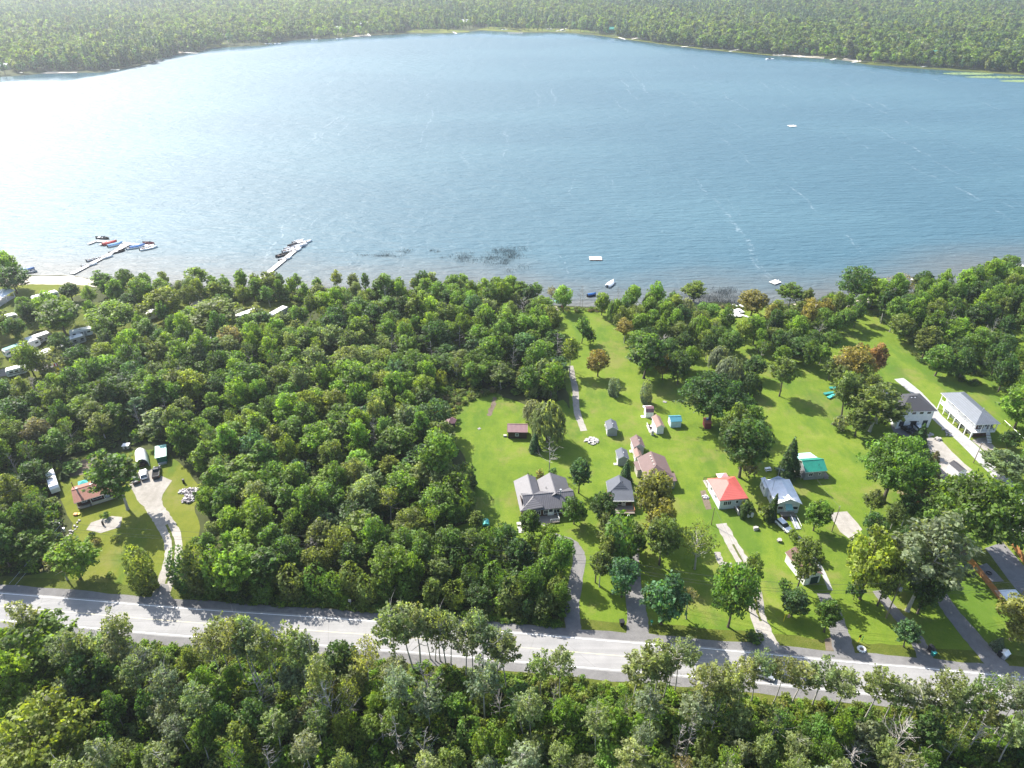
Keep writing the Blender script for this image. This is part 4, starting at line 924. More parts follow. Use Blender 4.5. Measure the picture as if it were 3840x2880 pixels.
cabin('pale roofed cabin between two dark trees on the far shore', 2010, 80, 16, 10, 4, 7, CREAM, R_WHITE)
cabin('small green cabin at the wood edge of the far shore', 2293, 124, 14, 10, 5, 8, GREENP, R_GREEN)
cabin('teal roofed cabin among trees on the right of the far shore', 3513, 222, 20, 12, 6, 9, TEAL, TEAL)
cabin('tan cabin in the woods on the right of the far shore', 2850, 160, 16, 10, 5, 8, PALEDECK, PALEDECK)
cabin('small white cabin at the left end of the far shore', 8, 262, 10, 8, 4, 6, WHITE, R_WHITE)
# ------------------------------------------------------------------ vehicles, caravans, boats, docks
def wheel(parent, x, y, r=.33, w=.2, ax='y'):
    o = MB().tube([(x, y - w / 2, r), (x, y + w / 2, r)], r, RUBBER, 12).build('wheel', parent)
    MB().tube([(x, y - w / 2 - .01, r), (x, y + w / 2 + .01, r)], r * .55, GREYW, 8).build('rim', o); return o
def car(label, loc, rz, paint, kind='suv', group=None, L=4.4, W=1.8):
    """nose towards +x"""
    t = thing('pickup_truck' if kind == 'pickup' else 'car', label, 'pickup truck' if kind == 'pickup' else 'car', (loc[0], loc[1], 0.055), rz, group)
    CLEAR_C.append((loc[0], loc[1], 2.8)); h = L / 2; w = W / 2
    prof = [(-h, .38, .86), (-h + .15, .3, .95), (-h + .5, .28, 1.0), (h - 1.3, .28, .98), (h - .35, .3, .86), (h, .4, .7)]
    rings = []
    for i, (x, z0, z1) in enumerate(prof):
        k = w * (.9 if i in (0, len(prof) - 1) else 1.0)
        rings.append([(x, -k * .94, z0), (x, k * .94, z0), (x, k, (z0 + z1) / 2), (x, k * .93, z1), (x, -k * .93, z1), (x, -k, (z0 + z1) / 2)])
    MB().loft(rings, paint).build('body', t)
    c0, c1, roof0, roof1 = {'suv': (-h + .1, h - 1.15, -h + .45, h - 2.0), 'sedan': (-h + .5, h - 1.1, -h + 1.15, h - 2.0), 'pickup': (-.35, h - 1.2, -.1, h - 1.95)}[kind]
    zt = 1.62 if kind != 'sedan' else 1.45
    MB().loft([[(c0, -w * .9, .93), (c1, -w * .9, .93), (c1, w * .9, .93), (c0, w * .9, .93)], [(roof0, -w * .74, zt - .06), (roof1, -w * .74, zt - .06), (roof1, w * .74, zt - .06), (roof0, w * .74, zt - .06)]], GLASS).build('windows', t)
    MB().loft([[(roof0 - .04, -w * .77, zt - .07), (roof1 + .04, -w * .77, zt - .07), (roof1 + .04, w * .77, zt - .07), (roof0 - .04, w * .77, zt - .07)], [(roof0 + .1, -w * .68, zt + .02), (roof1 - .1, -w * .68, zt + .02), (roof1 - .1, w * .68, zt + .02), (roof0 + .1, w * .68, zt + .02)]], paint).build('roof', t)
    if kind == 'pickup':
        MB().box(-h + .12, -.5, -w * .78, w * .78, 1.0, 1.03, RUBBER).build('bed_floor', t)
        for s in (-1, 1): MB().box(-h + .05, -.42, min(s * w * .8, s * w * .93), max(s * w * .8, s * w * .93), .98, 1.22, paint).build('bed_side', t)
        MB().box(-h + .0, -h + .1, -w * .8, w * .8, .8, 1.2, paint).build('tailgate', t)
    for s in (-1, 1):
        MB().box(h - .2, h - .02, s * w * .72 - .16, s * w * .72 + .16, .62, .76, WHITE).build('headlight', t)
        MB().box(-h - .01, -h + .1, s * w * .78 - .1, s * w * .78 + .1, .68, .86, REDP).build('tail_light', t)
        MB().box(c1 - .3, c1 - .12, s * (w + .09) - .08, s * (w + .09) + .08, .95, 1.08, paint).build('mirror', t)
        for x in (-h + .85, h - .85): wheel(t, x, s * (w - .08))
    MB().box(-h - .05, -h + .05, -w * .85, w * .85, .34, .52, BLACK).build('bumper', t); MB().box(h - .06, h + .04, -w * .8, w * .8, .34, .5, BLACK).build('bumper', t)
    return t
parked = 'cars parked in front of the arched garage'
car('dark car partly under the tree by the bungalow', G(510, 1802), R(122), CARB, 'sedan', parked, 4.2)
car('white sport utility car beside the black pickup', G(541, 1786), R(120), CARW, 'suv', parked, 4.3)
car('black pickup truck with open bed on the gravel yard', G(589, 1778), R(110), CARB, 'pickup', parked, 4.9, 1.9)
car('white car parked below the green awning', G(2937, 1979), R(-66), CARW, 'suv')
car('green-grey car hidden in the roadside wood', G(1462, 2164), R(150), CARG, 'sedan')
car('silver car parked on the road shoulder behind aspens', G(2858, 2532), R(-25), CARS, 'suv')
car('black pickup truck on the drive before the white block house', G(3404, 1618), R(115), CARB, 'pickup', None, 5.2, 1.9)
car('white van beside the truck before the white block house', G(3440, 1612), R(95), CARW, 'suv')
car('dark car between caravans in the campground shade', G(505, 1312), R(160), CARB, 'sedan')

def caravan(label, loc, rz, L=7.5, W=2.4, Hh=2.6, body=None, roofm=None, stripe=None, group='caravans in the campground'):
    t = thing('caravan', label, 'caravan', (loc[0], loc[1], 0.03), rz, group); CLEAR_C.append((loc[0], loc[1], 2.3)); h = L / 2; w = W / 2; body = body or WHITE
    CLEAR_L.append(([(loc[0] - h * math.cos(rz), loc[1] - h * math.sin(rz)), (loc[0] + h * math.cos(rz), loc[1] + h * math.sin(rz))], 1.9))
    qd = math.hypot(loc[0], loc[1]); CLEAR_L.append(([(loc[0], loc[1]), (loc[0] * (1 - 6 / qd), loc[1] * (1 - 6 / qd))], 1.6))
    rings = [[(x, -w, .5 + a), (x, w, .5 + a), (x, w, Hh + .35 - b), (x, -w, Hh + .35 - b)] for x, a, b in ((-h, .25, .35), (-h + .3, 0, .05), (h - .5, 0, .05), (h, .3, .6))]
    MB().loft(rings, body).build('body', t)
    MB().box(-h + .35, h - .6, -w + .04, w - .04, Hh + .3, Hh + .38, roofm or WHITE).build('roof', t)
    MB().box(-.4, .4, -.35, .35, Hh + .38, Hh + .6, GREYW).build('air_conditioner', t)
    for x in (-h + .9, -.4, h - 1.6): MB().box(x, x + .95, -w - .03, -w - .003, 1.55, 2.15, GLASS).build('window', t)
    MB().box(-h - .03, -h + .0, -.6, .6, 1.5, 2.1, GLASS).build('window', t)
    MB().box(.9, 1.5, -w - .04, -w - .003, .6, 2.3, GREYW).build('door', t)
    if stripe: MB().box(-h + .3, h - .5, -w - .02, -w - .002, 1.1, 1.35, stripe).build('stripe', t)
    for x in (-.45, .35): wheel(t, x, -w + .1); wheel(t, x, w - .1)
    MB().tube([(h, -.5, .45), (h + 1.1, 0, .45), (h, .5, .45)], .05, BLACK, 4).build('drawbar', t)
    return t
c1 = caravan('long caravan half covered by a teal tarpaulin', G(88, 1318), R(55), 11, 2.5, 2.6)
MB().add([(-5.3, -1.32, 1.4), (-1.0, -1.32, 1.8), (-1.0, -1.1, 3.1), (-5.2, -1.1, 3.1), (-1.0, .9, 3.13), (-5.2, .9, 3.13)], [(0, 1, 2, 3), (3, 2, 4, 5)], TEAL).build('tarpaulin', c1)
caravan('white park caravan beside a round green bush', G(180, 1345), R(50), 12, 2.8, 2.6, roofm=WHITE)
caravan('small silver caravan at the left frame edge', G(68, 1405), R(35), 5.5, 2.3, 2.4, stripe=BLACK)
caravan('dark striped caravan under trees right of the white park caravan', G(283, 1292), R(40), 7, 2.4, 2.5, body=GREYW, stripe=BLACK)
caravan('long caravan with grey end wall between yellowing trees', G(700, 1198), R(58), 9, 2.6, 2.8, body=CREAM)
caravan('pale caravan peeping out left of the grey ended one', G(590, 1188), R(50), 9, 2.5, 2.6)
caravan('white caravan behind the orange-topped maple', G(935, 1196), R(48), 9, 2.5, 2.6)
caravan('dark grey caravan at the wood edge near the lake trees', G(1050, 1190), R(62), 8, 2.5, 2.7, body=CARS, stripe=BLACK)
caravan('white caravan roof showing beneath the middle campground trees', G(735, 1283), R(50), 8, 2.5, 2.5)
caravan('second white roof right of the middle campground trees', G(785, 1296), R(50), 7, 2.5, 2.5)
caravan('white caravan near the shore lawn left of the campground', G(176, 1128), R(45), 9, 2.5, 2.6)
caravan('tan caravan in deep shade behind the teal tarpaulin', G(150, 1285), R(50), 8, 2.5, 2.5, body=PALEDECK, stripe=DARKLOG)
caravan('half hidden caravan under the big tree above the gravel loop', G(310, 1262), R(30), 7, 2.4, 2.5)
caravan('white caravan glimpsed between trees at left edge', G(25, 1212), R(40), 8, 2.5, 2.5)
h = House('pavilion', 'long open pavilion with bright white roof near the beach', 'pavilion', G(0, 1150), G(60, 1112), depth=6)
h.roof(0, h.w, 0, 5, 2.6, 3.2, 'x', R_WHITE, .4)
for x in (.2, h.w / 2, h.w - .3):
    for y in (.2, 4.7): h.part('post', [(x, x + .15, y, y + .15, 0, 2.6)], WHITE)
h.part('floor', [(0, h.w, 0, 5, 0, .12)], M_CONC)
t = House('shed', 'white domed shed beside the campground flagpole', 'shed', G(240, 1452), G(276, 1452), depth=3)
t.walls(0, t.w, 0, 2.8, 1.9, GREYW); t.roof(0, t.w, 0, 2.8, 1.9, 2.6, 'y', R_WHITE, .15)
# red deck with chairs at the teal caravan
t = thing('deck', 'red railed deck at the end of the tarpaulined caravan', 'deck', (*G(105, 1352), 0), R(50)); MB().box(-2.5, 5, -1.2, 1.2, .3, .42, plain('red_boards', (0.32, 0.06, 0.05), 0.8)).build('floor', t)
m = MB()
for k in range(16): m.box(-2.5 + k * .48, -2.42 + k * .48, -1.2, -1.12, .42, 1.3, P('red_boards'))
m.box(-2.5, 5, -1.2, -1.12, 1.3, 1.38, P('red_boards')); m.build('railing', t); CLEAR_C.append((*G(105, 1352), 3))
t = thing('parasol', 'faded red parasol on the red deck', 'parasol', (*G(100, 1345), 0)); MB().cyl(0, 0, 0, 2.4, .04, WHITE, 6).build('pole', t); MB().cyl(0, 0, 2.0, 2.7, 1.3, plain('faded_red_canvas', (0.6, 0.2, 0.18), .8), 8, .05).build('canopy', t)
# flagpole
t = thing('flagpole', 'leaning pole flying a red and white flag above a yellow one', 'flagpole', (*G(245, 1428), 0)); MB().tube([(0, 0, 0), (-.6, .3, 6.5)], .05, GREYW, 6).build('pole', t)
m = MB(); m.add([(-.58, .3, 6.3), (-1.0, .25, 6.25), (-1.0, .25, 5.3), (-.5, .3, 5.35)], [(0, 1, 2, 3)], REDP); m.add([(-1.0, .25, 6.25), (-1.45, .4, 6.15), (-1.45, .4, 5.2), (-1.0, .25, 5.3)], [(0, 1, 2, 3)], WHITE)
m.add([(-1.45, .4, 6.15), (-1.85, .3, 6.1), (-1.85, .3, 5.15), (-1.45, .4, 5.2)], [(0, 1, 2, 3)], REDP); m.build('flag', t)
m = MB(); m.add([(-.45, .25, 4.8), (-1.1, .2, 4.7), (-1.55, .3, 4.6), (-1.5, .3, 3.7), (-1.1, .2, 3.8), (-.4, .2, 3.9)], [(0, 1, 4, 5), (1, 2, 3, 4)], YELLOWP); m.build('flag', t)

# boats ------------------------------------------------------------
def boat(label, px, py, rz, L=5.5, W=2.0, hull=None, deckm=None, kind='open', group=None, z=-0.38):
    x, y = G(px, py, -0.35); t = thing('boat', label, 'boat', (x, y, z), rz, group); h = L / 2; w = W / 2; hull = hull or WHITE
    def ring(k, zz): return [(-h, -w * .85 * k, zz), (0, -w * k, zz), (h * .5, -w * .8 * k, zz), (h, 0, zz + .1), (h * .5, w * .8 * k, zz), (0, w * k, zz), (-h, w * .85 * k, zz)]
    MB().loft([ring(.7, -.1), ring(1, .35), ring(1, .75), ring(.86, .75), ring(.8, .3)], hull).build('hull', t)
    if kind == 'cover': MB().loft([ring(.98, .76), ring(.6, 1.15), ring(.15, 1.35)], deckm or BLUEP).build('cover', t)
    elif kind == 'pontoon':
        MB().box(-h, h * .9, -w, w, .5, .6, GREYW).build('deck', t)
        for s in (-1, 1): MB().tube([(-h, s * w * .8, .15), (h, s * w * .8, .15)], .3, GREYW, 8).build('pontoon', t)
        MB().box(-h * .5, h * .4, -w, w, 2.2, 2.3, deckm or WHITE).build('canopy', t)
        for a in (-h * .5, h * .36):
            for b in (-w + .02, w - .08): MB().box(a, a + .06, b, b + .06, .6, 2.2, GREYW).build('post', t)
    else:
        MB().box(-h * .75, -h * .45, -w * .6, w * .6, .45, .7, deckm or DARKLOG).build('seat', t); MB().box(-.1, .2, -w * .6, w * .6, .45, .72, deckm or DARKLOG).build('seat', t)
        MB().add([(h * .25, -w * .75, .75), (h * .25, w * .75, .75), (h * .1, w * .65, 1.2), (h * .1, -w * .65, 1.2)], [(0, 1, 2, 3), (3, 2, 1, 0)], GLASS).build('windscreen', t)
    MB().box(-h - .4, -h - .02, -.18, .18, .1, 1.15, BLACK).build('outboard_motor', t)
    return t
def dock(label, runs, group=None, wide=1.8, z=0.15):
    a = G(*runs[0][0], 0); t = thing('dock', label, 'dock', (a[0], a[1], 0), 0, group)
    for r_ in runs:
        P0 = Vector(G(*r_[0], 0)) - Vector(a); P1 = Vector(G(*r_[1], 0)) - Vector(a); w = (r_[2] if len(r_) > 2 else wide) / 2
        d = (P1 - P0).normalized(); nn = Vector((-d.y, d.x)); L = (P1 - P0).length; k = max(1, int(L / 3.0))
        for i in range(k):       # floating sections
            A = P0 + d * (L * i / k + .04); B = P0 + d * (L * (i + 1) / k - .04)
            pl = [(A + nn * w), (A - nn * w), (B - nn * w), (B + nn * w)]
            MB().prism([(q.x, q.y) for q in pl][::1], z - .12, z, PALEDK).build('deck_section', t)
        if a[1] > 600: continue
        for i in range(k + 1):
            q = P0 + d * (L * i / k)
            for s in (-1, 1): MB().cyl(q.x + nn.x * w * s, q.y + nn.y * w * s, -2.2, z + .5, .06, GREYW, 5).build('pile', t)
    return t
PALEDK = plain('bleached_boards', (0.66, 0.63, 0.58), 0.8, var=.1)
dock('long T-shaped floating dock with finger berths beside the sandy beach', [((270, 1027), (478, 918), 2.2), ((360, 903), (556, 922), 2.0), ((330, 916), (361, 904), 1.4), ((374, 919), (404, 906), 1.4), ((446, 929), (462, 914), 1.4), ((500, 932), (508, 918), 1.4), ((556, 922), (577, 918), 1.6)])
dock('long straight dock lined with boats behind the shore trees', [((980, 1045), (1150, 903), 2.3)])
bg1 = 'boats moored at the T-shaped dock'
boat('dark boat on the lake side of the T-shaped dock', 387, 895, R(-10), 6.5, 2.2, BLACK, WHITE, group=bg1)
boat('red covered boat in a dock berth', 413, 915, R(40), 6.2, 2.4, REDP, REDP, 'cover', bg1)
boat('blue covered boat next to the red one', 434, 921, R(40), 6.4, 2.4, WHITE, plain('blue_cover', (0.12, 0.3, 0.5), .6), 'cover', bg1)
boat('black runabout tied beside the dock walkway', 441, 946, R(40), 6.5, 2.3, BLACK, GREYW, group=bg1)
boat('white open boat halfway along the dock walkway', 395, 968, R(42), 6.5, 2.3, group=bg1)
boat('small dark-decked boat nearest the beach along the walkway', 337, 996, R(42), 6.0, 2.1, WHITE, BLACK, group=bg1)
boat('thin aluminium boat on the far side of the walkway', 350, 976, R(38), 5.0, 1.5, GREYW, DARKLOG, group=bg1)
boat('small white tender in the right berths', 495, 933, R(30), 4.2, 1.7, group=bg1)
boat('white boat with blue cover in the right berths', 517, 928, R(35), 6.4, 2.4, WHITE, BLUEP, 'cover', bg1)
boat('large white boat at the right end of the T-shaped dock', 559, 933, R(35), 7.4, 2.7, group=bg1)
boat('dark red boat moored behind the right dock end', 560, 914, R(-10), 5.5, 1.9, plain('maroon_paint', (0.2, 0.03, 0.05), .4), group=bg1)
bg2 = 'boats moored along the straight dock'
for k, (px, py, kd, lb) in enumerate([(1060, 958, 'open', 'black trimmed boat first on the left of the straight dock'), (1083, 940, 'open', 'white boat second on the left of the straight dock'), (1091, 931, 'open', 'white boat third on the left of the straight dock'),
                                      (1104, 921, 'cover', 'dark covered boat fourth on the left of the straight dock'), (1120, 907, 'open', 'dark cushioned boat at the far left of the straight dock'), (1071, 973, 'open', 'white bow-rider nearest shore on the right of the straight dock'),
                                      (1108, 942, 'open', 'purple decked boat second on the right of the straight dock'), (1128, 922, 'pontoon', 'white pontoon boat third on the right of the straight dock'), (1148, 910, 'open', 'white boat at the outer right end of the straight dock')]):
    boat(lb, px, py, R(48), 6.3, 2.3, BLACK if k in (0,) else WHITE, (BLACK if k in (3, 4) else None), kd, bg2)
boat('white covered boat anchored off the clearing', 2289, 1068, R(60), 6.5, 2.6, WHITE, WHITE, 'cover')
boat('small dark jet boat close to the reedy shore', 2219, 1110, R(20), 3.6, 1.5, BLACK, BLUEP, 'cover')
boat('white boat at the cluster beyond the right trees', 3822, 1000, R(-20), 7, 2.6); boat('white pontoon boat in the right boat cluster', 3790, 1004, R(70), 7.5, 2.7, kind='pontoon'); boat('white open boat nearest the right frame edge', 3836, 1018, R(-30), 6.5, 2.4)
boat('dark boat drawn up beside the left beach tree', 112, 1022, R(10), 6, 2.2, CARS, BLACK)
boat('grey boat behind the left beach tree', 104, 1014, R(10), 6, 2.2, GREYW, BLUEP, 'cover')
def raft(label, px, py, w, d, rz=0.0, ladder=True):
    x, y = G(px, py, -.35); t = thing('swim_raft', label, 'raft', (x, y, 0), rz); MB().box(-w / 2, w / 2, -d / 2, d / 2, .0, .14, PALEDK).build('deck', t)
    for s in (-1, 1): MB().tube([(-w / 2 + .1, s * d * .35, -.2), (w / 2 - .1, s * d * .35, -.2)], .24, ORANGE if not ladder else GREYW, 8).build('float', t)
    MB().box(w / 2, w / 2 + .05, -.2, .2, -.3, .7, GREYW).build('ladder', t)
raft('white swim raft floating off the clearing', 2233, 972, 5.4, 3.6, 0.0, False)
raft('far swim raft alone on the open lake', 2970, 474, 5.5, 4.5, .2); raft('small raft close in by the right trees', 2906, 1061, 4.0, 3.0, .6); raft('flat white raft left of the right boat cluster', 3443, 1053, 5.5, 2.4, -.1)
for a, (px, py, ex, ey) in enumerate([(415, 262, 448, 262), (560, 226, 602, 229), (690, 197, 742, 200), (1380, 127, 1388, 135), (1698, 119, 1712, 126), (1905, 124, 1960, 124), (2320, 140, 2345, 148), (2368, 147, 2390, 143), (2555, 176, 2600, 172), (2640, 182, 2665, 178), (2735, 193, 2775, 184),
                                  (2920, 209, 2945, 204), (2995, 214, 3020, 209), (3115, 225, 3135, 219), (3195, 234, 3222, 230), (3455, 252, 3475, 248), (2085, 117, 2130, 105), (70, 272, 84, 273)]):
    dock(['thin pale dock on the far shore, %s' % w for w in ('by the left sand spit', 'at the first sandy beach from the left', 'under the trees left of the grassy bank', 'below the long white roofed cabin', 'below the sloping green lawn', 'curving along the middle boats', 'at the bend in the shoreline', 'on the bright sand past the bend',
          'first after the bright sand', 'second after the bright sand', 'third after the bright sand', 'beside the right sand strip', 'second by the right sand strip', 'third by the right sand strip', 'at the end of the right sand strip', 'alone near the lily pads', 'above the middle boats', 'at the far left')][a], [((px, py), (ex, ey), 3.0)], 'docks on the far shore')
for k, (px, py) in enumerate([(1272, 147), (1178, 150), (1005, 166), (1040, 166), (1890, 113), (2060, 111), (2885, 224), (2110, 118), (1460, 117)]):
    x, y = G(px, py, -.35); t = thing('boat', 'tiny white boat off the far shore, %s' % ('below the pale cabin', 'left of the pale cabin', 'in the shade of the left trees', 'beside the one in the left shade', 'among the middle docks', 'by the middle grassy bank', 'alone on open water at right', 'at the reedy point', 'under the big dark tree')[k], 'boat', (x, y, -.3), 0, 'boats on the far shore')
    MB().loft([[(-4, -1.3, 0), (3, -1.3, 0), (5, 0, .2), (3, 1.3, 0), (-4, 1.3, 0)], [(-4, -1.5, 1.1), (3, -1.5, 1.1), (5.6, 0, 1.3), (3, 1.5, 1.1), (-4, 1.5, 1.1)]], WHITE).build('hull', t); MB().box(-1.5, 1.2, -1, 1, 1.12, 2.2, GLASS).build('cabin', t)

# near shore jumble
t = thing('dock', 'white dock section stored flat on the grassy shore', 'dock', (*G(2743, 1186), 0), .0); MB().box(-3.4, 3.4, -1.1, 1.1, .35, .55, WHITE).build('deck', t); MB().box(-3.2, -2.9, -.9, .9, 0, .35, GREYW).build('leg', t); MB().box(2.9, 3.2, -.9, .9, 0, .35, GREYW).build('leg', t)
t = thing('paddle_boat', 'white pedal boat among the dock parts on the grassy shore', 'pedal boat', (*G(2768, 1172), 0), .4); MB().loft([[(-1.6, -1.4, 0), (1.6, -1.4, 0), (1.8, 1.4, 0), (-1.6, 1.4, 0)], [(-1.7, -1.5, .8), (1.7, -1.5, .6), (1.9, 1.5, .6), (-1.7, 1.5, .8)]], WHITE).build('hull', t); MB().box(-.6, .3, -.8, .8, .81, 1.3, WHITE).build('seat', t)
for k, (px, py, rz, L) in enumerate([(2745, 1170, 1.9, 3.6), (2762, 1150, 2.1, 4.0), (2788, 1152, 2.1, 4.0), (2788, 1185, 2.4, 4.2)]):
    o = MB().box(-L / 2, L / 2, -.45, .45, .1, .3, WHITE).box(-L / 2 + .2, -L / 2 + .3, -.4, .4, 0, .1, GREYW).box(L / 2 - .3, L / 2 - .2, -.4, .4, 0, .1, GREYW).build('dock_ramp'); o.location = (*G(px, py), 0); o.rotation_euler[2] = rz
    tag(o, ('short white ramp left of the pedal boat', 'narrow ramp reaching into the reeds', 'narrow ramp right of the pedal boat', 'white ramp lying nearest the trees')[k], 'ramp', 'dock parts stored on the shore')
t = thing('parasol', 'teal parasol beside red deck chairs on the shore', 'parasol', (*G(2092, 1146), 0)); MB().cyl(0, 0, 0, 2.3, .04, WHITE, 6).build('pole', t); MB().cyl(0, 0, 1.9, 2.6, 1.5, TEAL, 8, .05).build('canopy', t)
for k, dx in enumerate((-4.5, -2.6, 2.2)):
    c = MB(); c.box(-.3, .3, -.3, .3, .3, .38, REDP); c.box(-.3, .3, .25, .33, .38, 1.1, REDP)
    for a in (-.28, .22):
        for b in (-.28, .22): c.box(a, a + .06, b, b + .06, 0, .3, REDP)
    o = c.build('deck_chair'); x, y = G(2086, 1150); o.location = (x + dx, y - .5 * k, 0); o.rotation_euler[2] = .4 * k; tag(o, ('red deck chair furthest left of the teal parasol', 'red deck chair just left of the teal parasol', 'red deck chair right of the teal parasol')[k], 'chair', 'red deck chairs on the shore')

# roadside furniture --------------------------------------------------
def pole(name, label, bx, by, hh, lean=(0, 0), arms=1, lamp=False, group='utility poles along the road', r=.17):
    x, y = G(bx, by); t = thing(name, label, 'utility pole', (x, y, 0), 0, group)
    MB().tube([(0, 0, 0), (lean[0] * .5, lean[1] * .5, hh * .5), (lean[0], lean[1], hh)], [r, r * .85, r * .65], POLEW, 8).build('shaft', t)
    if arms: MB().tube([(lean[0], lean[1] - .25, hh - .25), (lean[0], lean[1] + .25, hh - .25)], .05, POLEW, 4).build('crossarm', t); MB().cyl(lean[0], lean[1], hh, hh + .3, .07, GREYW, 6).build('insulator', t)
    if lamp: MB().tube([(lean[0], lean[1], hh - 1.8), (lean[0] + .25, lean[1] - .1, hh - 1.5)], .04, GREYW, 4).build('bracket', t); MB().cyl(lean[0] + .45, lean[1] - .15, hh - 2.1, hh - 1.2, .27, GREYW, 10).build('transformer', t)
    return (x + lean[0], y + lean[1], hh)
tops = []
tops.append(pole('utility_pole', 'guyed utility pole beside the left woods near the bungalow', 258, 2040, height_at(G(258, 2040)[1], 1964), lamp=True))
tops.append(pole('utility_pole', 'slim utility pole rising from the dark wood', 1312, 2112, height_at(G(1312, 2112)[1], 2014)))
tops.append(pole('utility_pole', 'grey pole by the middle driveway entrance', 2232, 2185, height_at(G(2232, 2185)[1], 2085)))
tops.append(pole('utility_pole', 'utility pole in the green tree beside the two-track drive', 2800, 2290, height_at(G(2800, 2290)[1], 2180)))
tops.append(pole('utility_pole', 'tall utility pole with transformer in front of the right lawn', 3322, 2318, height_at(G(3322, 2318)[1], 2186), lamp=True))
tops.append(pole('utility_pole', 'utility pole beside the white sheet at the right edge', 3812, 2268, height_at(G(3812, 2268)[1], 2180)))
p6 = pole('utility_pole', 'thin dark service pole on the lawn by the red roofed cottage', 2667, 1968, 5.4, arms=0, group=None, r=.1)
p7 = pole('utility_pole', 'service pole at the corner of the small gravel pad', 3119, 1994, height_at(G(3119, 1994)[1], 1901), group=None, r=.12)
p8 = pole('utility_pole', 'service pole on the grass strip between the pale yards', 3650, 1736, height_at(G(3650, 1736)[1], 1662), group=None, r=.12)
x, y, z = tops[0]; gd = G(185, 2190)
for k, (dx, dy) in enumerate(((-3.2, -9.5), (-1.2, -10.0))):
    pass
t = thing('guy_wire', 'pair of stay cables bracing the left utility pole', 'cable', (x, y, 0)); MB().tube([(0, 0, z - .4), (-6.5, -12, .05)], .035, GREYW, 4).build('cable', t); MB().tube([(0, 0, z - 2.0), (-5.0, -12.5, .05)], .035, GREYW, 4).build('cable', t)
ext = [(tops[0][0] - 48, tops[0][1] + 4, 9.5)] + tops + [(tops[-1][0] + 45, tops[-1][1] - 4, 9.5)]
WIRE = plain('wire', (0.07, 0.07, 0.07), 0.6)
lab = ['left of the bungalow lawn', 'over the bungalow lawn and left wood', 'over the roadside wood', 'from the middle driveway to the two-track drive', 'across the right lawn', 'across the far right drive', 'leaving the right frame edge']
for i in range(len(ext) - 1):
    a = Vector(ext[i]); b = Vector(ext[i + 1]); t = thing('power_line', 'sagging power cables ' + lab[i], 'cable', (a.x, a.y, 0), 0, 'power cables along the road')
    for q, (dz, dy) in enumerate(((.25, 0), (-1.6, .1), (-2.4, .1))):
        pts = []
        for k in range(13):
            u = k / 12; p = a.lerp(b, u); pts.append((p.x - a.x, p.y - a.y + dy, p.z + dz - 4 * .9 * u * (1 - u)))
        MB().tube(pts, .028, WIRE, 4).build('cable', t)
def wire(label, A, B, sag=.4):
    pts = []
    for k in range(9):
        u = k / 8; pts.append((A[0] + (B[0] - A[0]) * u - A[0], A[1] + (B[1] - A[1]) * u - A[1], A[2] + (B[2] - A[2]) * u - 4 * sag * u * (1 - u)))
    t = thing('power_line', label, 'cable', (A[0], A[1], 0)); MB().tube(pts, .025, WIRE, 4).build('cable', t)
wire('service cable from the gravel pad pole to the green roofed cottage', p7, (76.5, 142.0, 3.0)); wire('service cable from the lawn pole towards the two-track drive', p6, tops[3])

def bin_(label, px, py, mat, lid, rz=0.0, w=.6, hh=1.05, group='wheeled bins at the road'):
    t = thing('wheelie_bin', label, 'bin', (*G(px, py), .06), rz, group); MB().loft([[(-w * .4, -w * .4, .08), (w * .4, -w * .4, .08), (w * .4, w * .4, .08), (-w * .4, w * .4, .08)], [(-w / 2, -w / 2, hh), (w / 2, -w / 2, hh), (w / 2, w / 2, hh), (-w / 2, w / 2, hh)]], mat).build('body', t)
    MB().box(-w / 2 - .03, w / 2 + .03, -w / 2 - .05, w / 2 + .03, hh + .002, hh + .07, lid).build('lid', t)
    for s in (-1, 1): MB().tube([(s * w * .3 - .04, w * .42, .1), (s * w * .3 + .04, w * .42, .1)], .1, RUBBER, 8).build('wheel', t)
bin_('black wheeled bin at the end of the narrow right drive', 3486, 2440, BLACK, BLACK, .4, .8, 1.3); bin_('black bin next to the teal lidded one', 3492, 2449, BLACK, BLACK, .4, .8, 1.2); bin_('bin with pale teal lid at the drive mouth', 3497, 2458, TEAL, TURQ, .4, .7, 1.0)
bin_('black bin left of the pale box near the blue spruce', 3748, 2462, BLACK, BLACK, .2, .8, 1.2); bin_('black bin by the grass in the middle driveway mouth', 2331, 2344, BLACK, BLACK, .2, .9, 1.2)
t = thing('storage_box', 'pale grey house-shaped box near the blue spruce', 'storage box', (*G(3762, 2462), 0), .5); MB().box(-.7, .7, -.6, .6, 0, 1.1, GREYW).build('body', t); MB().add([(-.8, -.7, 1.1), (.8, -.7, 1.1), (.8, .7, 1.1), (-.8, .7, 1.1), (-.8, 0, 1.6), (.8, 0, 1.6)], [(0, 1, 5, 4), (2, 3, 4, 5), (3, 0, 4), (1, 2, 5)], WHITE).build('roof', t)
t = thing('planter', 'white tyre planter at the drive mouth', 'planter', (*G(3230, 2437), 0)); m = MB()
for k in range(12): m.tube([(.65 * math.cos(k * .5236), .65 * math.sin(k * .5236), .22), (.65 * math.cos((k + 1) * .5236), .65 * math.sin((k + 1) * .5236), .22)], .24, WHITE, 6, False)
m.build('tyre', t); MB().cyl(0, 0, 0.02, .25, .45, M_DIRT, 10).build('soil', t)
t = thing('sign', 'orange figure-shaped sign on a stake above the tyre planter', 'sign', (*G(3218, 2408), 0)); MB().box(-.04, .04, -.04, .04, 0, 1.5, YELLOWP).build('stake', t); MB().add([(-.3, -.05, 1.5), (.3, -.05, 1.4), (.1, -.05, 1.9), (.25, -.05, 2.3), (-.2, -.05, 2.2), (-.3, -.05, 1.9)], [(0, 1, 2, 3, 4, 5), (5, 4, 3, 2, 1, 0)], ORANGE).build('board', t)
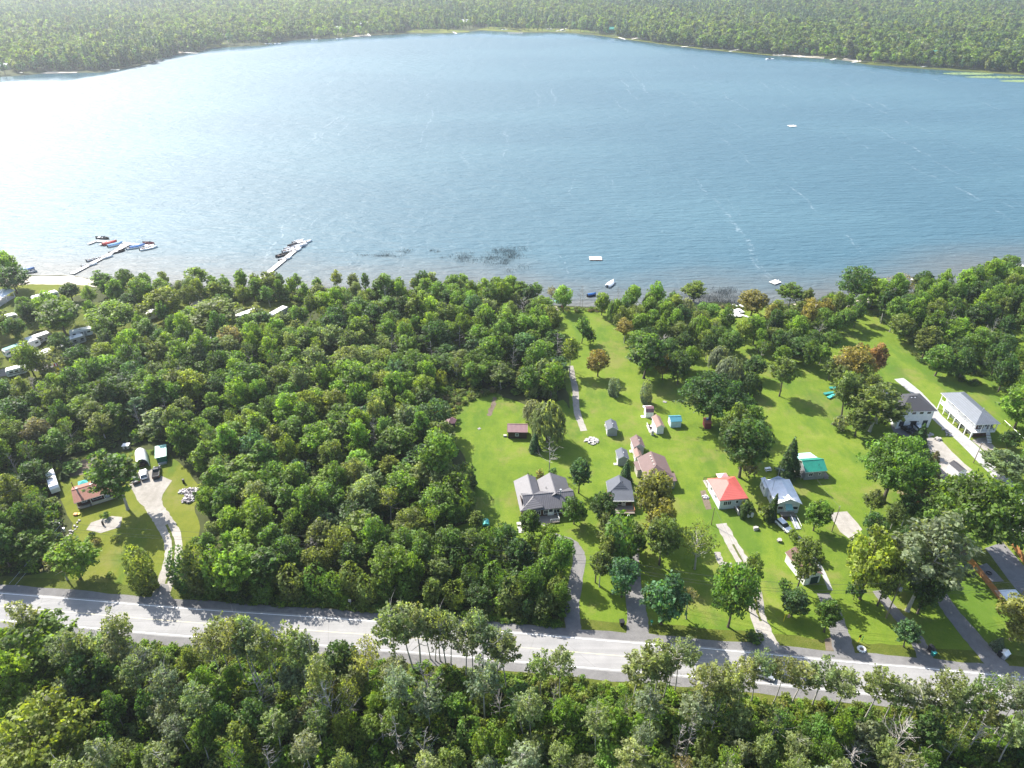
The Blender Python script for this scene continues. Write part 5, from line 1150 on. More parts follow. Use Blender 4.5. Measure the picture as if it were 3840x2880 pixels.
t = thing('marker_post', 'thin green marker post beside the orange sign', 'post', (*G(3231, 2405), 0)); MB().box(-.04, .04, -.04, .04, 0, 1.6, GREENP).build('stake', t)
t = thing('lawn_sign', 'white hanging sign frame with a pink figure on the lawn', 'sign', (*G(2938, 2330), 0), .2); MB().box(-.05, .05, -.05, .05, 0, 2.0, YELLOWP).build('post', t); MB().box(-.05, 1.2, -.04, .04, 2.0, 2.08, YELLOWP).build('arm', t); MB().box(.7, 1.1, -.03, .03, .9, 1.9, PINK).build('board', t)
t = thing('sign', 'small road sign seen edge-on in the dark roadside wood', 'sign', (*G(1316, 2278), 0)); MB().box(-.04, .04, -.04, .04, 0, 2.4, GREYW).build('post', t); MB().box(-.3, .3, -.06, -.042, 1.7, 2.5, GREYW).build('plate', t)
t = thing('mailbox', 'green mailbox on the verge below the green pine', 'mailbox', (*G(2442, 2345), 0)); MB().box(-.05, .05, -.05, .05, 0, 1.0, WHITE).build('post', t); MB().box(-.18, .18, -.3, .3, 1.0, 1.35, GREENP).build('box', t)
for k, (px, py) in enumerate([(3775, 2462), (1477, 2441), (690, 1812)]):
    t = thing('post', ('thin metal road marker beside the pale box', 'thin road marker on the lower shoulder', 'black stump-like post on the left lawn')[k], 'post', (*G(px, py), 0)); MB().cyl(0, 0, 0, 1.3, .06 if k < 2 else .3, GREYW if k < 2 else BLACK, 8).build('stake', t)

# stones, fire pits, log heaps -----------------------------------------
def rockpile(label, px, py, rx, ry, n, hgt, mat, cat='stone pile', s=(.25, .55), stuffy=True, sec=None):
    x, y = G(px, py); t = thing('stone_pile', label, cat, (x, y, 0)); r = random.Random(int(px)); CLEAR_C.append((x, y, max(rx, ry) + 1))
    m = MB(); q = []
    for i in range(n):
        a = r.uniform(0, 6.28); d = math.sqrt(r.random()); cx, cy = rx * d * math.cos(a), ry * d * math.sin(a); cz = hgt * (1 - d * d) * r.uniform(.3, 1)
        k = r.uniform(*s); ax = r.uniform(0, 3.14); vs = []
        for sx in (-1, 1):
            for sy in (-1, 1):
                for sz in (-1, 1):
                    X, Y, Z = sx * k * r.uniform(.5, 1), sy * k * r.uniform(.35, .7), sz * k * r.uniform(.3, .55)
                    vs.append((cx + X * math.cos(ax) - Y * math.sin(ax), cy + X * math.sin(ax) + Y * math.cos(ax), cz + Z + k * .3))
        mt = mat if (sec is None or r.random() < .6) else sec
        m.add(vs, [(0, 1, 3, 2), (4, 6, 7, 5), (0, 4, 5, 1), (2, 3, 7, 6), (0, 2, 6, 4), (1, 5, 7, 3)], mt)
    o = m.build('stone', t); o['kind'] = 'stuff'
DRIFT = plain('split_wood', (0.50, 0.47, 0.46), .9, var=.4, scale=4)
rockpile('long heap of pale split firewood on the left lawn', 722, 1845, 3.6, 1.3, 170, .9, DRIFT, 'wood pile', (.15, .42), sec=plain('dark_split_wood', (0.2, 0.18, 0.19), .9, var=.3))
rockpile('lower part of the pale firewood heap on the left lawn', 712, 1868, 1.6, 2.4, 130, .9, DRIFT, 'wood pile', (.15, .42), sec=P('dark_split_wood'))
rockpile('ring of pale flat stones with fire pit on the long lawn', 2218, 1655, 2.1, 1.6, 60, .18, STONE, 'fire pit', (.2, .5))
rockpile('small heap of grey logs on bare earth by the red roofed cottage', 2645, 1866, .9, .7, 45, .5, DRIFT, 'wood pile', (.12, .3), sec=plain('blue_grey_wood', (0.25, 0.26, 0.32), .9))
rockpile('little stone ring left of the spreading maple', 2491, 1508, .7, .6, 18, .12, STONE, 'fire pit', (.12, .25))
rockpile('grey boulder border before the white block house', 3482, 1632, 1.4, .6, 9, .3, STONE, 'boulders', (.3, .5)); rockpile('pair of boulders on the grass beside the pale yard', 3516, 1648, 1.1, .5, 6, .4, STONE, 'boulders', (.4, .7)); rockpile('pale boulders along the lane edge', 3548, 1622, 1.2, 2.2, 12, .3, STONE, 'boulders', (.2, .5))
rockpile('small mossy boulder on the lawn right of the two-track drive', 2833, 1984, .5, .5, 3, .4, STONE, 'boulder', (.5, .7)); rockpile('grey stump-like stone left of the white car drive', 2922, 2032, .6, .6, 4, .5, STONE, 'boulder', (.4, .6))
rockpile('small stone ring on the centre lawn', 1797, 1608, .6, .5, 14, .1, STONE, 'fire pit', (.12, .22))
rockpile('pale rocks along the bungalow garden edge', 277, 1984, .5, 3.0, 12, .2, STONE, 'rocks', (.2, .4))
t = thing('fire_ring', 'dark steel fire ring on the shaded patio', 'fire pit', (*G(3708, 2151), .06)); m = MB()
for k in range(12): m.tube([(.5 * math.cos(k * .5236), .5 * math.sin(k * .5236), .12), (.5 * math.cos((k + 1) * .5236), .5 * math.sin((k + 1) * .5236), .12)], .12, BLACK, 5, False)
m.build('ring', t)
t = thing('lawn_ornament', 'black cut-out figure on the small gravel mound', 'lawn ornament', (*G(388, 1970), .05)); MB().box(-.25, .25, -.04, .04, 0, 1.0, BLACK).box(-.15, .15, -.04, .04, 1.0, 1.35, BLACK).build('figure', t)
for k, (px, py) in enumerate([(290, 1928), (300, 1940)]): pass
t = thing('toy_slide', 'orange and yellow toys at the bungalow corner', 'toys', (*G(288, 1930), 0)); MB().box(-.5, .3, -.5, .2, 0, .5, ORANGE).build('box', t); MB().box(.3, .8, -.3, .3, 0, .35, YELLOWP).build('bucket', t)
for k, (px, py, mm) in enumerate([(3128, 1458, TEAL), (3105, 1478, TEAL), (3115, 1490, TURQ)]):
    o = MB().loft([[(-1.4, -.4, 0), (1.2, -.4, 0), (1.8, 0, .1), (1.2, .4, 0), (-1.4, .4, 0)], [(-1.5, -.5, .5), (1.2, -.5, .5), (2.0, 0, .6), (1.2, .5, .5), (-1.5, .5, .5)]], mm).build('kayak'); o.location = (*G(px, py), 0); o.rotation_euler[2] = .3 * k
    tag(o, ('teal kayak under the low olive trees', 'dark teal kayak below it', 'turquoise kayak lowest of the three under the trees')[k], 'kayak', 'teal kayaks under trees')
wt = caravan('white covered trailer beside the left property woods', ((-116.6), 139.7), R(-53), 8.5, 2.0, 2.3, group=None)

# fences of upright cedar boards --------------------------------------------
def fence(label, pts, hh=1.7, sp=.22, group='cedar board fences'):
    L = [Vector(G(*p)) for p in pts]; t = thing('fence', label, 'fence', (L[0].x, L[0].y, 0), 0, group); bd = None; n = 0
    bm = MB().box(-.08, .08, -.012, .012, 0, hh, CEDARW).mesh('fence_board')
    for A, B in zip(L[:-1], L[1:]):
        d = B - A; k = int(d.length / sp); a = math.atan2(d.y, d.x)
        for i in range(k):
            q = A + d * (i + .5) / k - L[0]; o = link('board', bm, t); o.location = (q.x, q.y, 0.04); o.rotation_euler[2] = a
        m = MB(); nn = Vector((-d.y, d.x)).normalized() * .05
        for zz in (.4, hh - .3): m.tube([(A.x - L[0].x + nn.x, A.y - L[0].y + nn.y, zz), (B.x - L[0].x + nn.x, B.y - L[0].y + nn.y, zz)], .045, CEDARW, 4)
        m.build('rail', t)
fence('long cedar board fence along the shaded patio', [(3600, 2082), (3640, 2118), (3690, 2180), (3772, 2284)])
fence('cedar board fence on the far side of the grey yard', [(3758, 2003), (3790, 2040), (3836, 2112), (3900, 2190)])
fence('short cedar fence seen between the big maples', [(3405, 1855), (3430, 1885), (3460, 1925)])
t = thing('fence', 'grey wire fence behind the veranda house', 'fence', (*G(3760, 1590), 0)); m = MB(); A = Vector((0, 0)); B = Vector(G(3900, 1720)) - Vector(G(3760, 1590))
for k in range(12): q = A.lerp(B, k / 11); m.cyl(q.x, q.y, 0, 1.4, .05, DARKLOG, 5)
m.build('posts', t); MB().tube([(0, 0, 1.35), (B.x, B.y, 1.35)], .04, GREYW, 4).build('rail', t)
poly_px('white_sheet', [(3728, 2214), (3809, 2211), (3900, 2320), (3790, 2305)], 0.06, M_WHITE_GROUND, 0.05)
# ------------------------------------------------------------------ vegetation prototypes
def quads(name, C, Nn, size, aspect, tone, turn, mat, up=None):
    """leaf sprays: one bent quad (2 tris) per entry"""
    n = len(C); rs = np.random.default_rng(n)
    Nn = Nn / np.linalg.norm(Nn, axis=1, keepdims=True).clip(1e-6)
    T = rs.normal(size=(n, 3)) if up is None else up + rs.normal(size=(n, 3)) * 0.15
    T -= (T * Nn).sum(1, keepdims=True) * Nn; T /= np.linalg.norm(T, axis=1, keepdims=True).clip(1e-6)
    B = np.cross(Nn, T); s = size[:, None]; a = aspect if np.isscalar(aspect) else aspect[:, None]
    j = lambda: 1 + rs.uniform(-.35, .35, (n, 1))
    V = np.stack([C - T * s * a * j() * .5 - B * s * .22, C - T * s * a * .1 + B * s * .5 * j(), C + T * s * a * .55 * j() + B * s * .05, C - B * s * .5 * j() + Nn * s * .12], 1)
    me = bpy.data.meshes.new(name); me.vertices.add(4 * n); me.vertices.foreach_set('co', V.reshape(-1).astype(np.float32))
    me.loops.add(4 * n); me.loops.foreach_set('vertex_index', np.arange(4 * n, dtype=np.int32))
    me.polygons.add(n); me.polygons.foreach_set('loop_start', np.arange(0, 4 * n, 4, dtype=np.int32))
    me.update(); me.validate()
    for nm, d in (('tone', tone), ('turn', turn)):
        at = me.attributes.new(nm, 'FLOAT', 'FACE'); at.data.foreach_set('value', d.astype(np.float32))
    me.materials.append(mat); return me
def unit(rs, n):
    v = rs.normal(size=(n, 3)); return v / np.linalg.norm(v, axis=1, keepdims=True)
def lobes_crown(name, seed, H, W, base, K, n, lr=(.2, .34), size=.42, mat=None, loose=.12, flat=.8, upb=.35, trans=False, shape=1.0, turn=.25, spray=.55):
    rs = np.random.default_rng(seed); ch = H * (1 - base); cz = H * base + ch * .5
    L = []; tries = 0
    while len(L) < K and tries < 4000:
        tries += 1
        u = rs.uniform(-1, 1, 3)
        if (u ** 2).sum() > 1 or (u ** 2).sum() < .12: continue
        wz = 1 - max(0, u[2]) ** 2 * .25 * shape - (max(0, -u[2]) * .3)
        p = np.array([u[0] * W * .38 * wz, u[1] * W * .38 * wz, cz + u[2] * ch * .40])
        r = rs.uniform(*lr) * W * .62
        if any(np.linalg.norm((p - q) * (1, 1, .9)) < .55 * (r + s) * .8 for q, s in L): continue
        L.append((p, r))
    P_ = np.array([p for p, r in L]); Rr = np.array([r for p, r in L]); k = rs.choice(len(L), n, p=Rr ** 2 / (Rr ** 2).sum())
    d = unit(rs, n); d[:, 2] = d[:, 2] * .85 + .22; d /= np.linalg.norm(d, axis=1, keepdims=True)
    rad = Rr[k] * (1 - np.abs(rs.normal(0, loose, n)) + rs.exponential(.05, n))
    C = P_[k] + d * rad[:, None] * np.array([1, 1, flat])
    lid = k
    if spray:      # fans of foliage along outward branches give the crown its feathery outline
        ns = int(n * spray); K2 = int(K * 1.7); u = unit(rs, K2); u[:, 2] = np.abs(u[:, 2]) * .9 - .25
        rr = rs.uniform(.72, 1.10, K2)[:, None]; tip = np.stack([u[:, 0] * W * .5, u[:, 1] * W * .5, u[:, 2] * ch * .56], 1) * rr; tip[:, 2] += cz
        org = np.array([0, 0, H * base + ch * .25]); q = rs.integers(0, K2, ns); t = rs.uniform(.42, 1.0, ns) ** .8
        ax = (tip - org)[q]; C2 = org + ax * t[:, None]; C2 += rs.normal(size=(ns, 3)) * (W * .065 * (1.25 - t))[:, None]; C2[:, 2] = C2[:, 2].clip(H * base * .5)
        d2 = ax / np.linalg.norm(ax, axis=1, keepdims=True) * .6 + np.array([0, 0, .5])
        C = np.concatenate([C[:n - ns], C2]); d = np.concatenate([d[:n - ns], d2]); k = np.concatenate([k[:n - ns], np.full(ns, -1)]); lid = np.concatenate([k[:n - ns], q + len(L)])
    ins = np.zeros(n, bool)
    for i, (p, r) in enumerate(L): ins |= (np.linalg.norm((C - p) / (1, 1, flat), axis=1) < r * .72) & (k != i)
    keep = ~ins | (rs.random(n) < .12); C = C[keep]; d = d[keep]; k = lid[keep]; m = len(C)
    Nn = d + rs.normal(size=(m, 3)) * .75; Nn[:, 2] += upb
    lt = rs.uniform(.15, .85, len(L) + 400); tone = np.clip(lt[k] + rs.normal(0, .24, m), 0, 1)
    tu = np.clip((rs.random(len(L) + 400) ** 3)[k] * turn * 2 + rs.normal(0, .08, m), 0, 1) * (rs.random(m) < .8)
    return quads(name, C, Nn, size * rs.uniform(.6, 1.35, m), 1.25, tone, tu, mat or LEAF), L
def trunk_mesh(name, seed, H, base, r, limbs, bark, lean=.03, spread=.33, tips=None, top=.8, n=7):
    R_ = random.Random(seed); m = MB()
    sx, sy = R_.uniform(-lean, lean) * H, R_.uniform(-lean, lean) * H
    ax = lambda t: (sx * t + math.sin(t * 5 + seed) * .012 * H, sy * t + math.cos(t * 4 + seed) * .012 * H - .012 * H * math.cos(seed), H * t * top)
    m.tube([ax(t) for t in (0, .04, .15, .35, .6, 1)], [r * 1.35, r * 1.05, r * .9, r * .72, r * .48, r * .12], bark, n)
    for i in range(limbs):
        t = R_.uniform(base * .9 + .05, .95); a = R_.uniform(0, 6.283); p = Vector(ax(t)); L = spread * H * (1.1 - t * .8) * R_.uniform(.6, 1.1)
        if tips and i < len(tips): q = Vector([float(x) for x in tips[i][0]])
        else: q = p + Vector((math.cos(a) * L, math.sin(a) * L, L * R_.uniform(.35, .9)))
        if tips and i < len(tips): p = Vector(ax(max(.12, min(.9, (q.z - (q.xy.length) * .8) / (H * top)))))
        mid = p.lerp(q, .5) + Vector((R_.uniform(-.3, .3), R_.uniform(-.3, .3), -.06 * L)); rr = r * .42 * (1.1 - t * .6)
        m.tube([p, mid, q], [rr, rr * .6, rr * .15], bark, 5, False)
    return m.mesh(name)
PROTO = {}
def reg(kind, trunk, crown, H, W): PROTO.setdefault(kind, []).append((trunk, crown, H, W))
for s in range(7):       # rounded broadleaf
    H, W, b = [(12, 8.5, .08), (13, 8, .12), (11, 8.5, .06), (14, 7.5, .12), (12, 9.5, .1), (13, 7, .08), (11.5, 8, .05)][s]
    me, L = lobes_crown('maple_crown', 11 + s, H, W, b, 26 + 2 * s, 5200, lr=(.14, .25), size=.35, loose=.22, turn=.2)
    reg('maple', trunk_mesh('maple_trunk', s, H, b, .22, len(L), BARK, tips=L), me, H, W)
for s in range(6):       # looser ash / birch / willow-leaved trees with lighter foliage
    H, W, b = [(13, 6.5, .15), (12, 6, .12), (14, 7, .2), (12, 7, .15), (13, 5.5, .15), (11, 6.5, .15)][s]
    me, L = lobes_crown('ash_crown', 31 + s, H, W, b, 30, 3600, lr=(.12, .21), size=.32, loose=.3, spray=.65, upb=.2, turn=.2)
    reg('ash', trunk_mesh('ash_trunk', 20 + s, H, b, .17, len(L), BARK if s % 2 else PALEBARK, tips=L), me, H, W)
for s in range(3):       # wide spreading old tree
    H, W, b = [(15, 17, .16), (15, 16, .2), (14, 15, .18)][s]
    me, L = lobes_crown('oak_crown', 51 + s, H, W, b, 60, 14500, lr=(.09, .16), size=.37, loose=.22, spray=.5, turn=.12)
    reg('oak', trunk_mesh('oak_trunk', 40 + s, H, b, .42, 30, BARK, tips=L), me, H, W)
for s in range(6):       # aspens: bare pale stems, thin high crowns
    H, W, b = [(16, 5.6, .38), (17, 6, .42), (15, 5.2, .32), (18, 6.4, .40), (14, 5.6, .3), (16, 5, .36)][s]
    me, L = lobes_crown('aspen_crown', 71 + s, H, W, b, 26, 1900, lr=(.12, .2), size=.27, loose=.45, spray=.7, upb=.2, turn=.2)
    reg('aspen', trunk_mesh('aspen_trunk', 60 + s, H, b, .13, len(L) + 4, PALEBARK, lean=.05, tips=L, top=.95), me, H, W)
for s in range(3):       # sparse, half dead crowns
    H, W, b = [(12, 7, .3), (14, 6, .35), (11, 8, .25)][s]
    me, L = lobes_crown('thin_crown', 91 + s, H, W, b, 22, 1100, lr=(.14, .26), size=.28, loose=.35, upb=.1, turn=.8)
    reg('thin', trunk_mesh('thin_trunk', 80 + s, H, b, .2, 34, PALEBARK, tips=L, spread=.4), me, H, W)
def conical(name, seed, H, W, n, power=1.0, base=.06, size=.34, tiers=0, tone0=.3, mat=None, rag=.15):
    rs = np.random.default_rng(seed); t = 1 - np.sqrt(rs.random(n)) ** 1.0
    if tiers: t = np.clip((np.floor(t * tiers) + rs.random(n) ** 2.2) / tiers, 0, 1)
    prof = (1 - t) ** power if power <= 1 else np.sqrt(np.clip(1 - np.abs(t * 1.9 - .75) ** power / 1.3, .02, 1))
    ph = rs.uniform(0, 6.283, n); mod = 1 + .16 * np.sin(ph * 3 + seed + t * 9) + .10 * np.sin(ph * 7 + t * 21)
    if tiers: mod = mod * (1 - .32 * ((t * tiers) % 1))
    r = W / 2 * prof * mod * (1 - np.abs(rs.normal(0, rag, n))) + .05
    C = np.stack([r * np.cos(ph), r * np.sin(ph), H * (base + (1 - base) * t)], 1)
    Nn = np.stack([np.cos(ph), np.sin(ph), np.full(n, .75)], 1) + rs.normal(size=(n, 3)) * .5
    tone = np.clip(tone0 + .3 * np.sin(ph * 3 + seed) * .5 + rs.normal(0, .2, n), 0, 1)
    up = np.stack([np.cos(ph), np.sin(ph), np.full(n, -.25 if tiers else .9)], 1)
    return quads(name, C, Nn, size * rs.uniform(.6, 1.3, n), 1.7, tone, np.clip(rs.normal(.1, .15, n), 0, 1), mat or LEAF, up=up)
for s in range(4):
    H, W = [(8, 3.6), (9, 3.8), (7, 3.4), (8, 4.4)][s]
    reg('cedar', trunk_mesh('cedar_trunk', s, H, .1, .14, 3, BARK, top=.85), conical('cedar_crown', 101 + s, H, W, 1900, power=2.4, base=.03, size=.30, tone0=.5, rag=.12), H, W)
for s in range(3):
    H, W = [(10, 4.0), (9, 3.8), (12, 4.6)][s]
    reg('spruce', trunk_mesh('spruce_trunk', s, H, .1, .14, 3, BARK, top=.97), conical('spruce_crown', 111 + s, H, W, 3000, power=.85, base=.06, size=.34, tiers=13 + s, tone0=.4), H, W)
for s in range(2):
    H, W = [(9, 8), (10, 8)][s]
    me, L = lobes_crown('pine_crown', 121 + s, H, W, .08, 26, 3000, lr=(.15, .26), size=.36, loose=.2, flat=.55, spray=.45, upb=.5, turn=.03)
    reg('pine', trunk_mesh('pine_trunk', s, H, .1, .2, len(L), BARK, tips=L), me, H, W)
for s in range(3):      # weeping willow
    H, W = 9.5, 8.5; rs = np.random.default_rng(131 + s); K = 150; a = rs.uniform(0, 6.28, K); rr = np.sqrt(rs.random(K)) * W * .46
    topz = H * (.96 - .42 * (rr / (W * .5)) ** 2) + rs.normal(0, .3, K); drop = topz * rs.uniform(.35, .85, K); per = 30
    t = rs.random((K, per)); clump = rs.uniform(0, 1, K)
    x = (rr * np.cos(a))[:, None] * (1 + .12 * t) + rs.normal(0, .16, (K, per)); y = (rr * np.sin(a))[:, None] * (1 + .12 * t) + rs.normal(0, .16, (K, per)); z = topz[:, None] - drop[:, None] * t
    C = np.stack([x, y, z], 2).reshape(-1, 3); n = len(C); Nn = np.stack([x, y, np.full_like(x, 2.0)], 2).reshape(-1, 3) + rs.normal(size=(n, 3)) * 1.2
    me = quads('willow_crown', C, Nn, .30 * rs.uniform(.6, 1.3, n), 2.8, np.clip(np.repeat(clump, per) * .6 + .2 + rs.normal(0, .12, n), 0, 1), np.clip(rs.normal(.1, .1, n), 0, 1), LEAF, up=np.tile([0, 0, -1.0], (n, 1)))
    reg('willow', trunk_mesh('willow_trunk', s, H, .25, .35, 12, BARK, spread=.3), me, H, W)
for s in range(3):      # bushes
    H, W = [(2.2, 2.8), (2.0, 3.2), (2.8, 2.6)][s]
    me, L = lobes_crown('bush_crown', 141 + s, H, W, .02, 9, 480, lr=(.25, .4), size=.30, loose=.2, turn=.2)
    reg('bush', trunk_mesh('bush_stem', s, H, .1, .05, 6, BARK, spread=.3), me, H, W)
def dead_mesh(name, seed, H, r=.16, n0=14, twigs=3):
    R_ = random.Random(seed); m = MB(); bend = R_.uniform(-.08, .08)
    ax = lambda t: Vector((bend * H * t * t + .05 * math.sin(t * 9), .04 * H * t * math.sin(seed), H * t))
    m.tube([ax(t) for t in (0, .2, .5, .8, 1)], [r, r * .8, r * .55, r * .3, r * .08], DEADW, 6)
    for i in range(n0):
        t = .25 + .72 * (i + R_.random()) / n0; a = R_.uniform(0, 6.28); L = H * .32 * (1.15 - t) * R_.uniform(.6, 1.3); p = ax(t)
        q = p + Vector((math.cos(a) * L, math.sin(a) * L, L * R_.uniform(.2, .9))); mid = p.lerp(q, .5) + Vector((0, 0, -.08 * L)); m.tube([p, mid, q], [r * .35, r * .2, .015], DEADW, 4, False)
        for k in range(twigs):
            u = R_.uniform(.3, .95); b = a + R_.uniform(-1.1, 1.1); l = L * R_.uniform(.25, .5); s = p.lerp(q, u)
            m.tube([s, s + Vector((math.cos(b) * l, math.sin(b) * l, l * R_.uniform(.1, .9)))], [r * .16, .012], DEADW, 3, False)
    return m.mesh(name)
for s in range(4):
    H, W = [(10, 4), (12, 4.5), (8, 5), (13, 3.5)][s]; reg('dead', dead_mesh('dead_branches', 150 + s, H, n0=16 + 4 * s), None, H, W)

TINT = {'green': (0.088, 0.159, 0.026), 'dark': (0.047, 0.098, 0.023), 'bright': (0.130, 0.215, 0.026), 'yellow': (0.145, 0.190, 0.030), 'olive': (0.112, 0.150, 0.036), 'blue': (0.058, 0.124, 0.052),
        'pale': (0.150, 0.195, 0.078), 'silver': (0.156, 0.189, 0.111), 'orange': (0.20, 0.175, 0.05), 'red': (0.20, 0.13, 0.06), 'brown': (0.16, 0.14, 0.075), 'gold': (.62, .43, .010), 'russet': (0.145, 0.155, 0.042)}
TINT['aspen'] = (.175, .20, .075); TINT['aspen2'] = (.145, .19, .06)
TWORD = {'aspen': 'pale yellow-green', 'aspen2': 'pale green', 'green': 'green', 'dark': 'dark green', 'bright': 'bright green', 'yellow': 'yellow-green', 'olive': 'olive green', 'blue': 'blue-green', 'pale': 'pale green', 'silver': 'silvery green', 'orange': 'orange tinged', 'red': 'reddening', 'brown': 'brownish', 'gold': 'golden', 'russet': 'russet'}
KN = {'maple': ('maple_tree', 'tree', 'round-crowned broadleaf tree'), 'ash': ('ash_tree', 'tree', 'loose-crowned ash tree'), 'oak': ('spreading_tree', 'tree', 'wide spreading tree'), 'aspen': ('aspen_tree', 'tree', 'slender bare-stemmed aspen'),
      'thin': ('thinning_tree', 'tree', 'sparse bare-limbed tree'), 'cedar': ('cedar_tree', 'tree', 'columnar cedar'), 'spruce': ('spruce_tree', 'tree', 'pointed spruce'), 'pine': ('pine_tree', 'tree', 'bushy pine'),
      'willow': ('willow_tree', 'tree', 'weeping willow'), 'bush': ('shrub', 'shrub', 'rounded shrub'), 'dead': ('dead_tree', 'tree', 'leafless dead tree')}
TR = random.Random(99)
CHUNK = {}
def tree(kind, x, y, hh, w, tint, label, group=None, rz=None, var=None, z=0.0, clear=True, lean=None):
    P_ = PROTO[kind]; v = TR.randrange(len(P_)) if var is None else var % len(P_); tm, cm, H, W = P_[v]
    t = bpy.data.objects.new(KN[kind][0], None); COL.objects.link(t); t.location = (x, y, z)
    lx, ly = lean if lean else (TR.gauss(0, .03), TR.gauss(0, .03))
    t.rotation_euler = (lx, ly, TR.uniform(0, 6.28) if rz is None else rz); t.scale = (w / W, w / W, hh / H); t.empty_display_size = .3
    tag(t, label, KN[kind][1], group)
    link({'bush': 'stem', 'dead': 'trunk'}.get(kind, 'trunk'), tm, t)
    if cm is not None:
        c = link('crown', cm, t); b = TINT[tint]; g = TR.uniform(.85, 1.18); h_ = TR.uniform(-.1, .1)
        c.color = (b[0] * g * (1 + h_), b[1] * g, b[2] * g * (1 - h_), 1)
    if clear: CLEAR_C.append((x, y, w * .30))
    return t
def tp(kind, tx, ty, bx, by, wpx, tint, label, var=None, group=None, follow=False):
    """single tree from its base point and the height its tip reaches in the survey photo"""
    x, y = G(bx, by); hh = max(.5, height_at(y, ty)); w = wpx * math.sqrt(x * x + y * y + (CAMH - hh * .6) ** 2) / FOC * 1.1
    return tree(kind, x, y, hh, w, tint, label, group, var=var)

